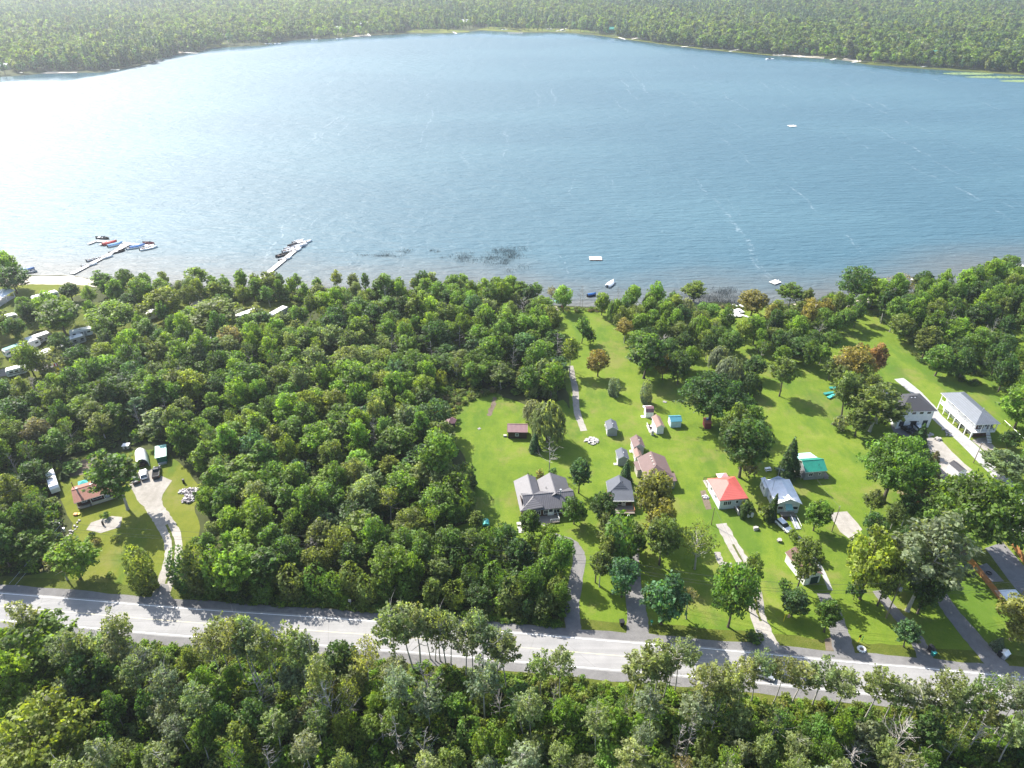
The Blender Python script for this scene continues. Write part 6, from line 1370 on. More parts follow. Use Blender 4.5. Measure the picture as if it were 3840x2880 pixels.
# ------------------------------------------------------------------ trees one can point at
ONE = [
 ('maple', 215, 2650, 240, 2890, 255, 'yellow', 'big yellow-green round tree at the lower left', 4), ('maple', 150, 2330, 215, 2560, 230, 'green', 'large green tree left of the thick bare stems', 1), ('maple', 45, 2420, 110, 2700, 150, 'bright', 'bright tree above the lower left drive', 2), ('maple', 1265, 2400, 1300, 2560, 120, 'dark', 'dark rounded tree by the lower road edge', 3), ('maple', 340, 2440, 400, 2640, 150, 'dark', 'dark tree right of the large green one', 0),
 ('ash', 395, 1668, 478, 1914, 165, 'green', 'big leaning ash-like tree between the bungalow and the gravel yard', 0),
 ('maple', 292, 2018, 305, 2172, 140, 'bright', 'bushy bright green tree on the front lawn below the guyed pole', 1),
 ('thin', 180, 2042, 255, 2172, 100, 'brown', 'brownish half bare tree by the road left of the bright green lawn tree', 0),
 ('cedar', 522, 2037, 556, 2208, 70, 'olive', 'leaning olive cedar beside the two-track drive mouth', 0),
 ('cedar', 700, 2050, 708, 2200, 78, 'dark', 'first dark cedar right of the long left drive', 1), ('cedar', 760, 2040, 766, 2210, 78, 'olive', 'second roadside cedar right of the long left drive', 2), ('cedar', 826, 2045, 830, 2222, 78, 'green', 'third roadside cedar right of the long left drive', 3),
 ('spruce', 241, 1768, 243, 1797, 26, 'dark', 'tiny dark spruce on the lawn behind the bungalow', 0), ('bush', 348, 1995, 348, 2016, 24, 'dark', 'small dark shrub below the gravel mound', 0), ('bush', 366, 2020, 367, 2040, 26, 'brown', 'small brownish shrub below the dark one', 1),
 ('bush', 440, 2005, 438, 2030, 26, 'olive', 'olive shrub at the edge of the big tree shadow', 2), ('bush', 415, 2148, 415, 2165, 26, 'yellow', 'low yellow-green shrub near the road on the left lawn', 0), ('bush', 735, 2018, 735, 2038, 40, 'green', 'low hedge-like shrub right of the long left drive', 1),
 ('bush', 210, 1740, 212, 1765, 60, 'olive', 'wild shrub behind the white covered trailer', 1), ('bush', 270, 1735, 275, 1765, 60, 'green', 'green shrub beside the vegetable garden', 2), ('bush', 395, 1920, 398, 1942, 30, 'green', 'small shrub above the gravel mound', 0),
 ('maple', 1642, 1590, 1652, 1822, 165, 'green', 'tall rounded tree at the left edge of the centre lawn', 0), ('cedar', 1754, 1732, 1751, 1832, 62, 'dark', 'dark conifer at the edge of the centre lawn', 1), ('ash', 1580, 1720, 1590, 1850, 95, 'pale', 'pale green tree left of the tall rounded one', 2),
 ('cedar', 1700, 1775, 1722, 1925, 105, 'green', 'broad green conifer below the dark one at the lawn edge', 3), ('willow', 2030, 1500, 2052, 1655, 130, 'pale', 'large weeping willow right of the burgundy roofed shed', 0), ('willow', 2010, 1345, 2030, 1480, 95, 'pale', 'tall weeping willow above the large one', 1),
 ('willow', 1985, 1500, 2000, 1580, 75, 'silver', 'smaller silvery willow left of the large one', 2), ('spruce', 2000, 1622, 2004, 1692, 42, 'blue', 'small blue-green spruce right of the burgundy roofed shed', 0), ('dead', 2059, 1634, 2060, 1770, 60, 'green', 'pale leafless birch behind the grey roofed bungalow', 1),
 ('bush', 1984, 1775, 1986, 1812, 36, 'dark', 'dark shrub in the courtyard between the rear wings', 0), ('bush', 2022, 1762, 2024, 1800, 34, 'brown', 'brownish shrub on the rear deck of the bungalow', 1), ('bush', 2072, 1752, 2074, 1786, 30, 'blue', 'blue-green shrub at the rear deck corner', 2),
 ('maple', 2178, 1702, 2168, 1850, 80, 'blue', 'dense blue-green tree right of the grey roofed bungalow', 5), ('pine', 2168, 1852, 2152, 1965, 95, 'green', 'bushy tree pressing against the right end of the bungalow', 0),
 ('maple', 2415, 1742, 2440, 1960, 145, 'russet', 'tall russet tree between the grey shingled and mauve roofed houses', 6), ('maple', 2425, 1870, 2462, 2050, 120, 'russet', 'lower russet tree below the tall one', 2), ('maple', 2490, 1905, 2472, 2118, 120, 'olive', 'olive tree with pale leaning trunk on the right lawn', 3),
 ('spruce', 2348, 1724, 2344, 1812, 46, 'blue', 'dark blue spruce behind the grey shingled house', 1), ('maple', 2265, 1838, 2258, 1965, 100, 'dark', 'dark tree at the left corner of the grey shingled house', 1), ('thin', 2600, 1955, 2604, 2133, 140, 'olive', 'many-stemmed tree with bare white limbs on the right lawn', 2),
 ('cedar', 2296, 1925, 2312, 2112, 95, 'green', 'narrow green conifer in front of the grey shingled house', 2), ('ash', 2362, 1950, 2372, 2060, 70, 'pale', 'pale tree before the grey shingled house deck', 1), ('ash', 2392, 1985, 2393, 2098, 55, 'green', 'small ash tree beside the olive tree', 4),
 ('pine', 2352, 2080, 2330, 2240, 120, 'blue', 'blue-green pine left of the middle driveway', 1), ('pine', 2472, 2140, 2478, 2340, 165, 'blue', 'large round blue-green pine right of the middle driveway', 0), ('thin', 2570, 2190, 2572, 2320, 70, 'brown', 'brown thinning tree beside the large round pine', 1),
 ('maple', 2718, 2092, 2728, 2350, 165, 'green', 'broad green tree left of the two-track drive', 4), ('maple', 2775, 2060, 2790, 2240, 75, 'olive', 'smaller olive tree crowding the two-track drive', 0), ('oak', 2648, 1398, 2658, 1596, 235, 'dark', 'spreading old maple over the blue roofed shed', 0),
 ('maple', 2768, 1525, 2772, 1790, 165, 'dark', 'tall dark green tree behind the red roofed cottage', 3), ('maple', 2720, 1500, 2735, 1700, 100, 'olive', 'yellowing tree between the spreading maple and the tall dark one', 2), ('bush', 2805, 1725, 2806, 1790, 60, 'brown', 'brown leaved shrub behind the red roofed cottage', 2),
 ('willow', 2730, 1335, 2722, 1455, 100, 'silver', 'silvery willow above the spreading maple', 0), ('willow', 2688, 1295, 2692, 1385, 72, 'silver', 'smaller willow left of the silvery one', 1), ('maple', 2240, 1298, 2240, 1412, 86, 'orange', 'orange tinged tree alone on the long lawn', 1),
 ('ash', 2183, 1172, 2182, 1288, 58, 'bright', 'bright slender tree near the top of the long lawn', 1), ('bush', 2212, 1232, 2214, 1290, 44, 'dark', 'dark bush right of the bright slender tree', 0), ('cedar', 2298, 1412, 2302, 1482, 38, 'silver', 'small silvery conifer mid-lawn', 0), ('cedar', 2418, 1420, 2422, 1512, 36, 'silver', 'silvery conifer beside the little barn shed', 1),
 ('ash', 2128, 1255, 2136, 1400, 70, 'yellow', 'yellowing tree above the pale footpath', 2), ('maple', 2410, 1240, 2416, 1420, 140, 'green', 'large green tree above the little barn shed', 5), ('maple', 2542, 1300, 2540, 1442, 95, 'dark', 'dark vine-clad tree left of the silvery willow', 1),
 ('maple', 2374, 1058, 2368, 1165, 68, 'bright', 'shore tree just right of the anchored white boat', 0), ('maple', 2450, 1050, 2452, 1165, 70, 'bright', 'taller shore tree right of it', 2), ('ash', 2520, 1085, 2524, 1168, 50, 'green', 'small open shore tree beside the weeping one', 1), ('willow', 2568, 1118, 2568, 1195, 62, 'silver', 'small willow on the lakeshore', 2),
 ('maple', 2257, 1092, 2256, 1182, 62, 'bright', 'shore tree left of the anchored white boat', 6), ('ash', 2012, 1052, 2012, 1125, 48, 'bright', 'isolated shore tree above the wood corner', 0), ('maple', 2092, 1060, 2112, 1170, 80, 'bright', 'leafy shore tree beside the teal parasol', 4), ('thin', 2068, 1062, 2068, 1150, 40, 'brown', 'thin brownish tree above the red deck chairs', 0),
 ('dead', 2175, 1068, 2174, 1152, 16, 'green', 'bare pole-like dead tree on the shore', 3), ('dead', 2184, 1070, 2183, 1155, 16, 'green', 'second bare pole-like dead tree beside it', 3), ('dead', 2314, 1070, 2313, 1155, 14, 'green', 'single bare snag right of the anchored boat', 3), ('ash', 2600, 1050, 2600, 1130, 90, 'yellow', 'pale yellow tree leaning over the reeds', 3), ('ash', 2615, 1075, 2602, 1140, 40, 'dark', 'dark tuft-topped tree in front of the yellow one', 4),
 ('maple', 2650, 1130, 2650, 1210, 90, 'green', 'round tree left of the stored dock parts', 0), ('maple', 2812, 1080, 2815, 1190, 105, 'orange', 'orange-edged tree right of the stored dock parts', 3), ('ash', 2955, 1052, 2958, 1150, 95, 'green', 'open crowned tree on the shore by the small raft', 0), ('maple', 3198, 985, 3192, 1135, 130, 'dark', 'tallest dark tree on the right shore', 4), ('maple', 3268, 1035, 3268, 1160, 110, 'bright', 'bright tree right of the tallest shore tree', 0), ('thin', 3365, 1022, 3362, 1120, 95, 'brown', 'brownish thin tree on the right shore', 2),
 ('maple', 3170, 1285, 3180, 1440, 130, 'orange', 'orange leaved maple near the white path', 2), ('maple', 3262, 1275, 3265, 1425, 70, 'red', 'red leaved tree beside the orange maple', 5), ('ash', 2928, 1320, 2922, 1486, 95, 'olive', 'olive tree casting a long shadow on the open lawn', 5), ('ash', 3160, 1380, 3154, 1566, 115, 'olive', 'olive tree by the teal kayaks', 3), ('ash', 3262, 1420, 3262, 1620, 170, 'olive', 'large hazy olive tree left of the white block house', 0), ('bush', 3143, 1560, 3145, 1612, 55, 'silver', 'silvery shrub on the open lawn edge', 1),
 ('oak', 3303, 1632, 3312, 1880, 235, 'green', 'huge rounded tree left of the charcoal garage', 1), ('spruce', 3498, 1690, 3448, 1862, 110, 'brown', 'tall ragged brownish spruce over the charcoal garage', 2), ('spruce', 3470, 1682, 3440, 1780, 50, 'olive', 'second spire behind the ragged spruce', 0), ('spruce', 3452, 1592, 3432, 1692, 62, 'dark', 'dark spruce before the white block house', 1), ('spruce', 3425, 1655, 3405, 1760, 60, 'dark', 'dark conifer at the left of the pale yard', 0),
 ('oak', 3630, 1785, 3602, 2092, 300, 'green', 'enormous green tree over the cedar fences', 2), ('ash', 3425, 1915, 3402, 2290, 235, 'silver', 'feathery silver-olive tree in the right foreground', 2), ('pine', 3222, 1950, 3222, 2245, 160, 'yellow', 'yellow-green larch-like tree left of the feathery one', 1), ('maple', 3300, 2060, 3290, 2270, 120, 'olive', 'olive tree between the two right foreground trees', 4), ('bush', 3228, 2165, 3200, 2250, 60, 'dark', 'dark bush at the foot of the larch-like tree', 2), ('maple', 3455, 2110, 3440, 2300, 110, 'dark', 'dark tree above the narrow right drive', 6),
 ('maple', 3058, 1872, 3050, 1990, 95, 'green', 'roundish tree right of the white roofed house', 0), ('spruce', 2893, 1840, 2885, 1950, 40, 'dark', 'slim spruce in front of the white roofed house', 0), ('bush', 2868, 1880, 2868, 1945, 60, 'olive', 'shrub left of the slim spruce', 0), ('spruce', 2980, 1638, 2952, 1785, 72, 'dark', 'dark spruce left of the green roofed cottage', 2), ('bush', 2795, 1878, 2790, 1920, 42, 'olive', 'pale shrub between red and white roofed houses', 1),
 ('ash', 2985, 2010, 2990, 2215, 110, 'olive', 'olive tree leaning over the brown roofed garage', 3), ('bush', 2966, 1985, 2970, 2030, 42, 'olive', 'shrub by the front of the white car', 2), ('bush', 3038, 2030, 3040, 2090, 50, 'green', 'green shrub beside the long footpath', 0), ('maple', 2968, 2208, 2968, 2312, 92, 'blue', 'round blue-green tree on the sunny lawn near the road', 6), ('bush', 2935, 2175, 2938, 2215, 45, 'green', 'bush behind the round blue-green tree', 0), ('maple', 3078, 2240, 3088, 2368, 85, 'green', 'tree by the drive mouth right of the round one', 5),
 ('ash', 3388, 2318, 3386, 2425, 75, 'blue', 'small tree beside the narrow right drive', 1), ('maple', 3775, 2262, 3790, 2400, 160, 'russet', 'russet-green tree at the right edge by the road', 0), ('spruce', 3737, 2392, 3738, 2432, 36, 'silver', 'little blue spruce beside the pale box', 0), ('bush', 2860, 2385, 2830, 2400, 60, 'green', 'low bush by the two-track drive mouth', 0), ('cedar', 2752, 1900, 2786, 1945, 20, 'dark', 'narrow dark shrub by the red cottage steps', 0), ('maple', 2798, 1878, 2798, 1938, 52, 'dark', 'small dark tree at the corner of the red roofed cottage', 5),
 ('ash', 3760, 1688, 3745, 1800, 130, 'pale', 'pale open tree on the lane right of the service pole', 0), ('pine', 3775, 1612, 3775, 1680, 60, 'dark', 'dark rounded shrub in front of the veranda house steps', 0), ('maple', 3805, 1435, 3800, 1605, 120, 'bright', 'bright tree right of the veranda house', 1), ('bush', 1628, 1538, 1628, 1580, 46, 'gold', 'brilliant golden shrub at the edge of the centre lawn', 0), ('bush', 1680, 1540, 1685, 1575, 60, 'olive', 'wild shrub above the small gazebo', 1),
 ('cedar', 210, 1305, 208, 1390, 80, 'russet', 'rounded green-brown cedar by the white park caravan', 3), ('maple', 30, 928, 62, 1075, 62, 'bright', 'light tree at the left edge of the beach', 0), ('maple', 66, 990, 64, 1100, 110, 'dark', 'dark round tree on the beach lawn', 4),
 ('ash', 735, 995, 745, 1095, 85, 'bright', 'open tree against the glittering lake', 2), ('maple', 625, 1070, 635, 1200, 125, 'yellow', 'yellow-green tree in the campground', 0), ('maple', 820, 1120, 820, 1240, 190, 'yellow', 'broad yellow tree with orange top in the campground', 2), ('maple', 430, 1125, 440, 1250, 150, 'bright', 'large bright campground tree', 4), ('maple', 240, 1110, 250, 1260, 130, 'green', 'large dark based campground tree', 1), ('maple', 272, 1055, 272, 1130, 60, 'dark', 'small dark tree on the beach grass', 5), ('ash', 390, 1005, 400, 1110, 70, 'green', 'tree at the reedy corner of the beach', 0), ('maple', 550, 1028, 552, 1150, 75, 'bright', 'bright shore tree right of the reedy corner', 1),
]
for k, tx, ty, bx, by, w, tint, lb, v in ONE: tp(k, tx, ty, bx, by, w, tint, lb, v)
ASP = [(905, 2262, 960, 2570), (1010, 2290, 1065, 2610), (1160, 2300, 1200, 2640), (780, 2330, 850, 2600), (300, 2330, 400, 2580), (240, 2350, 340, 2600), (1690, 2270, 1672, 2500), (1840, 2290, 1815, 2540), (1925, 2360, 1900, 2590), (2120, 2420, 2105, 2640), (2380, 2440, 2372, 2650), (2680, 2480, 2670, 2690), (2790, 2450, 2765, 2660), (3160, 2500, 3120, 2690), (3430, 2540, 3385, 2730), (3610, 2560, 3560, 2740), (3830, 2560, 3770, 2770), (3700, 2600, 3640, 2790), (1470, 2258, 1498, 2551), (1520, 2262, 1550, 2516), (1562, 2262, 1578, 2494), (1602, 2266, 1611, 2472), (1636, 2272, 1635, 2481), (1660, 2268, 1650, 2477), (1715, 2285, 1691, 2494), (1795, 2275, 1775, 2520), (1760, 2330, 1745, 2540), (1890, 2340, 1868, 2560),
       (2428, 2397, 2436, 2630), (2460, 2440, 2455, 2640), (2545, 2386, 2528, 2600), (2612, 2490, 2610, 2720), (2724, 2464, 2714, 2703), (2840, 2429, 2814, 2640), (3258, 2498, 3240, 2711), (3340, 2520, 3310, 2720), (3531, 2485, 3466, 2737), (3550, 2610, 3514, 2772), (3672, 2498, 3600, 2750), (3775, 2529, 3718, 2768),
       (3097, 2459, 3045, 2650), (2915, 2445, 2895, 2640), (3000, 2480, 2971, 2640), (1190, 2240, 1229, 2716), (1130, 2240, 1180, 2640), (1070, 2238, 1120, 2600), (986, 2255, 1038, 2611), (930, 2260, 985, 2590), (860, 2262, 929, 2560), (390, 2268, 507, 2559), (425, 2340, 530, 2590), (800, 2300, 870, 2540), (100, 2240, 175, 2500), (2040, 2420, 2030, 2620), (1350, 2380, 1390, 2600), (1830, 2450, 1820, 2700), (1500, 2500, 1510, 2750), (2000, 2590, 1990, 2800), (2240, 2640, 2230, 2850), (620, 2480, 690, 2720), (720, 2560, 790, 2800)]
ASP.sort(key=lambda a: a[2]); ASP_N = {}
def NTH(dct, k):
    dct[k] = dct.get(k, 0) + 1; n_ = dct[k]
    return (['first', 'second', 'third', 'fourth', 'fifth', 'sixth', 'seventh', 'eighth', 'ninth', 'tenth', 'eleventh', 'twelfth'] + ['further'] * 20)[n_ - 1]
for i, (tx, ty, bx, by) in enumerate(ASP):
    x, y = G(bx, by); hh = height_at(y, ty); tn = TR.choice(['pale', 'silver', 'olive', 'green', 'silver', 'russet'])
    tn = TR.choice(['aspen', 'aspen', 'silver', 'pale', 'aspen2'])
    pl = 'left of the thick bare stems' if bx < 1000 else 'around the leaning white trunks' if bx < 1300 else 'in the row standing against the bright road' if bx < 1900 else 'near the middle drive mouth' if bx < 2560 else 'by the silver car on the shoulder' if bx < 3000 else 'at the lower right of the road'
    k = 'thin' if i in (18, 22, 26) else 'aspen'
    tree(k, x, y, min(hh, 21), TR.uniform(5.0, 7.0) if k == 'aspen' else 6.5, tn, f'{NTH(ASP_N, pl)} {KN[k][2]} {pl}', 'tall aspens south of the road', lean=(TR.gauss(0, .03), TR.gauss(0, .04)))
for i, (bx, by, ty, lb) in enumerate([(2486, 2620, 2412, 'bare dead stem standing before the road between two aspens'), (2508, 2575, 2403, 'second thin dead stem before the road'), (3455, 2640, 2540, 'forked dead tree against the lower right road'), (1270, 2750, 2500, 'bleached leaning dead trunk left of centre'), (1440, 2800, 2680, 'grey dead tree with fine branches in the lower wood'),
                                      (1500, 2850, 2690, 'second grey dead tree in the lower wood'), (2560, 2860, 2700, 'dead tree half buried in the lower wood'), (3180, 2880, 2800, 'fallen looking dead limbs at the lower right'), (1875, 2700, 2580, 'dead branches under the aspen row'), (600, 2620, 2400, 'thin dead tree above the roadside weeds'), (2070, 2700, 2560, 'fine dead twigs in the lower middle wood'), (90, 2870, 2760, 'grey brush of dead branches at the bottom left'),
                                      (1085, 2105, 1995, 'grey dead tree behind the left roadside cedars'), (1180, 2120, 2010, 'second grey dead tree behind the roadside cedars'), (1262, 2135, 2035, 'low dead tree beside the slim utility pole'), (3330, 2860, 2690, 'pale dead trunk among the right aspens'), (3730, 2820, 2720, 'bare leaning stem at the lower right corner'), (1410, 1700, 1560, 'grey snag rising from the middle wood'), (560, 1560, 1420, 'grey bare tree in the left wood')]):
    x, y = G(bx, by); hh = height_at(y, ty); tree('dead', x, y, min(16, hh), 3.6, 'green', lb, var=i)

# ------------------------------------------------------------------ woods filled tree by tree
LM = [('the golden shrub', G(1628, 1575)), ('the small gazebo', G(1690, 1600)), ('the black boarded hut', G(1620, 1890)), ('the turquoise playhouse', G(1822, 1976)), ('the arched garage', G(540, 1720)), ('the firewood heap', G(722, 1850)), ('the slim utility pole', G(1312, 2112)),
      ('the hidden green-grey car', G(1462, 2164)), ('the guyed pole', G(258, 2040)), ('the white trailer', G(210, 1790)), ('the flagpole', G(245, 1428)), ('the teal tarpaulin', G(88, 1318)), ('the grey ended caravan', G(700, 1198)), ('the wood edge caravan', G(1050, 1190)), ('the straight dock', G(980, 1045)),
      ('the T-shaped dock', G(270, 1030)), ('the tall willow', G(2030, 1500)), ('the red deck chairs', G(2086, 1150)), ('the orange lawn tree', G(2240, 1410)), ('the stored dock parts', G(2750, 1180)), ('the silvery willow', G(2722, 1455)), ('the teal kayaks', G(3115, 1480)), ('the orange maple', G(3180, 1440)),
      ('the tallest shore tree', G(3192, 1135)), ('the veranda house', G(3700, 1500)), ('the right boat cluster', G(3800, 1030)), ('the lower left drive', G(40, 2700)), ('the leaning white trunks', G(1229, 2716)), ('the bright aspen row', G(1600, 2490)), ('the middle drive mouth', G(2388, 2400)), ('the silver shoulder car', G(2858, 2532)), ('the tyre planter', G(3230, 2437)),
      ('the middle of the wood', G(1200, 1700)), ('the grey snag', G(1410, 1700)), ('the grey bare tree', G(560, 1560)), ('the bungalow deck', G(2000, 1960)), ('the lower right frame corner', G(3800, 2880)), ('the bottom middle', G(1900, 2880)), ('the bottom left frame corner', G(0, 2880)), ('the upper wood boundary', G(1500, 1250))]
USED = {}
def wood_label(kind, tint, x, y, hh):
    d = sorted(((math.hypot(x - a[0], y - a[1]), n, a) for n, a in LM))[:3]
    size = 'tall' if hh > 13 else 'short' if hh < 8.5 else 'mid-height'
    for q in range(3):
        dd, n, a = d[q]; dx, dy = x - a[0], y - a[1]
        rel = ('close beside' if dd < 9 else ('right of' if dx > 0 else 'left of') if abs(dx) > abs(dy) * 1.2 else ('beyond' if dy > 0 else 'in front of'))
        far = '' if dd < 18 else ' some way'
        lb = f'{size} {TWORD[tint]} {KN[kind][2]}{far} {rel} {n}'
        if lb not in USED: break
    if lb in USED: lb = f'{size} {TWORD[tint]} {KN[kind][2]} between {d[0][1]} and {d[1][1]}'
    if lb in USED: lb = f'{size} {TWORD[tint]} {KN[kind][2]} between {d[0][1]} and {d[2][1]}'
    USED[lb] = USED.get(lb, 0) + 1
    return lb
def fillzone(name, pts, sp, mixk, tints, seed, hsc=1.0, pad=0.6, world=False):
    poly = pts if world else [G(*p) for p in pts]
    xs = [p[0] for p in poly]; ys = [p[1] for p in poly]; r = random.Random(seed); acc = []; cell = {}
    area = (max(xs) - min(xs)) * (max(ys) - min(ys)); out = []
    for _ in range(int(area / (sp * sp) * 14)):
        x, y = r.uniform(min(xs), max(xs)), r.uniform(min(ys), max(ys))
        if not inside(x, y, poly): continue
        i, j = int(x // sp), int(y // sp)
        if any((x - a) ** 2 + (y - b) ** 2 < (sp * .86) ** 2 for u in (i - 1, i, i + 1) for v in (j - 1, j, j + 1) for a, b in cell.get((u, v), ())): continue
        if not is_clear(x, y, pad): continue
        cell.setdefault((i, j), []).append((x, y))
        kd = r.choices([m[0] for m in mixk], [m[1] for m in mixk])[0]; rg = [m for m in mixk if m[0] == kd][0]; hh = r.uniform(*rg[2]) * hsc; w = r.uniform(*rg[3])
        tn = r.choices([t[0] for t in tints], [t[1] for t in tints])[0]
        if kd == 'dead': tn = 'green'
        if kd == 'aspen': tn = r.choice(['aspen', 'aspen2', 'silver', 'pale'])
        out.append((kd, x, y, hh, w, tn, name))
    return out
M1 = [('maple', 6, (7.5, 14), (6.5, 11)), ('ash', 4, (8, 15), (5.5, 9)), ('cedar', .6, (6, 9), (3, 4)), ('dead', .35, (8, 12), (3, 4)), ('thin', .5, (9, 12), (4, 6))]
T1 = [('green', 5), ('dark', 1.5), ('bright', 5), ('yellow', 1.2), ('olive', 2), ('pale', 1.4), ('blue', .8)]
ALL = []
ALL += fillzone('trees of the central wood', [(900, 2250), (880, 2050), (760, 1900), (740, 1740), (650, 1680), (560, 1640), (640, 1480), (780, 1380), (900, 1300), (1100, 1230), (1350, 1150), (1600, 1115), (1900, 1125), (2010, 1150), (2080, 1290), (2110, 1420), (2110, 1520),
                (1990, 1500), (1880, 1470), (1840, 1440), (1700, 1475), (1600, 1500), (1600, 1600), (1650, 1640), (1680, 1720), (1660, 1800), (1690, 1900), (1660, 1990), (1560, 2060), (1500, 2180), (1480, 2230), (1250, 2215)], 5.8, M1, T1, 1)
ALL += fillzone('shrubby trees along the left wood edge', [(670, 1660), (790, 1660), (860, 1850), (900, 2060), (820, 2150), (780, 2190), (790, 2040), (785, 1900), (790, 1840), (750, 1770)], 4.2, [('maple', 4, (5, 9), (4, 6)), ('ash', 3, (5, 9), (3.5, 5))], [('green', 3), ('bright', 3), ('pale', 2)], 2)
ALL += fillzone('trees of the left wood', [(-150, 1500), (0, 1480), (320, 1500), (420, 1420), (560, 1330), (800, 1290), (1000, 1240), (900, 1320), (780, 1390), (640, 1490), (580, 1640), (440, 1670), (320, 1690), (180, 1740), (170, 1840), (210, 1960), (220, 2050), (160, 2150), (0, 2170), (-150, 2160)], 5.9, M1, [('green', 4), ('dark', 4), ('olive', 3), ('bright', 1.5), ('brown', .8), ('blue', 1)], 3, 1.08)
ALL += fillzone('trees of the campground', [(-100, 1200), (150, 1195), (330, 1165), (420, 1110), (560, 1100), (760, 1120), (960, 1090), (1120, 1130), (1000, 1230), (800, 1285), (560, 1325), (420, 1400), (320, 1470), (0, 1440), (-100, 1440)], 8.8, [('maple', 5, (9, 13), (7.5, 10)), ('ash', 2, (9, 12), (5, 7))], [('green', 4), ('bright', 4), ('yellow', 2), ('dark', 2), ('olive', 1)], 4, pad=1.6)
ALL += fillzone('trees along the near lakeshore', [(480, 1085), (720, 1095), (950, 1090), (1150, 1098), (1400, 1100), (1620, 1098), (1800, 1104), (1950, 1122), (1960, 1142), (1600, 1125), (1200, 1135), (760, 1130), (480, 1115)], 5.6, [('ash', 5, (6, 11), (4, 6)), ('maple', 3, (7, 11), (5, 7))], [('bright', 4), ('green', 3), ('pale', 2), ('yellow', 1)], 5)
ALL += fillzone('roadside cedars in front of the central wood', [(860, 2215), (1000, 2200), (1250, 2215), (1480, 2235), (1700, 2240), (1780, 2260), (2120, 2290), (2110, 2325), (1700, 2290), (1300, 2262), (900, 2235)], 4.0, [('cedar', 6, (6, 10), (3.6, 5)), ('maple', 2, (6, 9), (4, 6))], [('green', 4), ('olive', 3), ('yellow', 1.5), ('dark', 2)], 6)
ALL += fillzone('trees between the bungalow and the road', [(1500, 2060), (1640, 2060), (1780, 2060), (1900, 2080), (2090, 2090), (2125, 2180), (2115, 2290), (1750, 2260), (1480, 2225)], 4.8, [('maple', 4, (9, 13), (5.5, 7.5)), ('ash', 3, (8, 12), (4.5, 6)), ('cedar', 2, (7, 9), (3.5, 4.5))], [('green', 5), ('dark', 3), ('olive', 2)], 7)
ALL += fillzone('trees west of the bungalow front', [(1680, 1960), (1760, 1985), (1800, 1990), (1850, 2000), (1850, 2025), (1700, 2015)], 5, [('ash', 3, (6, 9), (4, 5.5)), ('maple', 2, (6, 9), (4, 6))], [('green', 3), ('pale', 2), ('olive', 2)], 8)
ALL += fillzone('trees beside the middle driveways', [(2190, 2050), (2260, 2000), (2340, 1990), (2350, 2120), (2330, 2230), (2270, 2230), (2200, 2150)], 5.4, [('ash', 4, (8, 11), (4.5, 6)), ('maple', 1, (7, 9), (4, 6)), ('thin', 1, (8, 10), (4, 5))], [('green', 3), ('olive', 3), ('pale', 1)], 9)
ALL += fillzone('trees below the bungalow deck', [(1960, 2010), (2130, 2000), (2110, 2070), (1980, 2090)], 4.6, [('ash', 3, (6, 9), (4, 5)), ('maple', 3, (7, 9.5), (4.5, 6))], [('green', 3), ('bright', 3), ('pale', 1)], 10)
ALL += fillzone('orchard-like trees between the long lawn and the open lawn', [(2300, 1200), (2360, 1165), (2500, 1172), (2640, 1210), (2760, 1250), (2870, 1215), (3000, 1200), (3090, 1250), (3120, 1330), (3030, 1400), (2900, 1400), (2850, 1360), (2790, 1330), (2700, 1370), (2600, 1400), (2520, 1430), (2460, 1440), (2380, 1380), (2330, 1290)], 6.1,
                [('maple', 5, (8, 13), (6, 8.5)), ('ash', 3, (8, 12), (5, 7)), ('willow', .8, (7, 10), (6, 8)), ('thin', .7, (8, 11), (5, 6)), ('dead', .3, (8, 10), (3, 4))], [('green', 4), ('bright', 3), ('yellow', 2), ('orange', .9), ('dark', 2), ('olive', 2)], 11)
ALL += fillzone('trees left of the white block house', [(2780, 1420), (2860, 1400), (2800, 1560), (2860, 1640), (2800, 1660), (2780, 1560)], 7.5, [('maple', 3, (8, 12), (6, 8)), ('willow', 2, (8, 10), (7, 8))], [('dark', 2), ('green', 2), ('silver', 1)], 12)
ALL += fillzone('trees left of the white block house', [(3060, 1400), (3200, 1440), (3290, 1520), (3330, 1600), (3290, 1680), (3200, 1640), (3160, 1520)], 8.0, [('ash', 4, (8, 12), (6, 8)), ('maple', 1, (8, 11), (6, 8))], [('olive', 3), ('green', 2), ('yellow', 1)], 13)
ALL += fillzone('trees of the right wood', [(3230, 1150), (3420, 1115), (3560, 1090), (3700, 1060), (3860, 1035), (4050, 1020), (4050, 1700), (3850, 1640), (3800, 1560), (3740, 1470), (3560, 1430), (3480, 1400), (3400, 1350), (3330, 1240)], 7.2, [('maple', 6, (11, 16), (7.5, 10)), ('ash', 2, (11, 15), (6, 8)), ('dead', .25, (11, 13), (3, 4))], [('green', 5), ('bright', 2.5), ('dark', 3), ('olive', 2), ('yellow', .6)], 14)
ALL += fillzone('shore trees at the right', [(2980, 1165), (3200, 1165), (3220, 1240), (3130, 1300), (3080, 1240), (2990, 1190)], 6.0, [('maple', 4, (9, 12), (6, 8)), ('ash', 3, (8, 12), (5, 6))], [('green', 3), ('olive', 2), ('orange', .8), ('bright', 2)], 15)
ALL += fillzone('tall trees around the cedar fences', [(3360, 2020), (3480, 1990), (3560, 2060), (3560, 2180), (3470, 2260), (3420, 2300), (3340, 2200)], 6.5, [('maple', 4, (9, 13), (6, 8))], [('dark', 2), ('green', 2), ('olive', 1)], 16)
ALL += fillzone('trees behind the garage and pad', [(3230, 1950), (3300, 1900), (3400, 1950), (3360, 2060), (3250, 2060)], 6.5, [('maple', 4, (9, 13), (6, 8)), ('ash', 2, (8, 11), (4, 6))], [('dark', 2), ('green', 2), ('olive', 1)], 17)
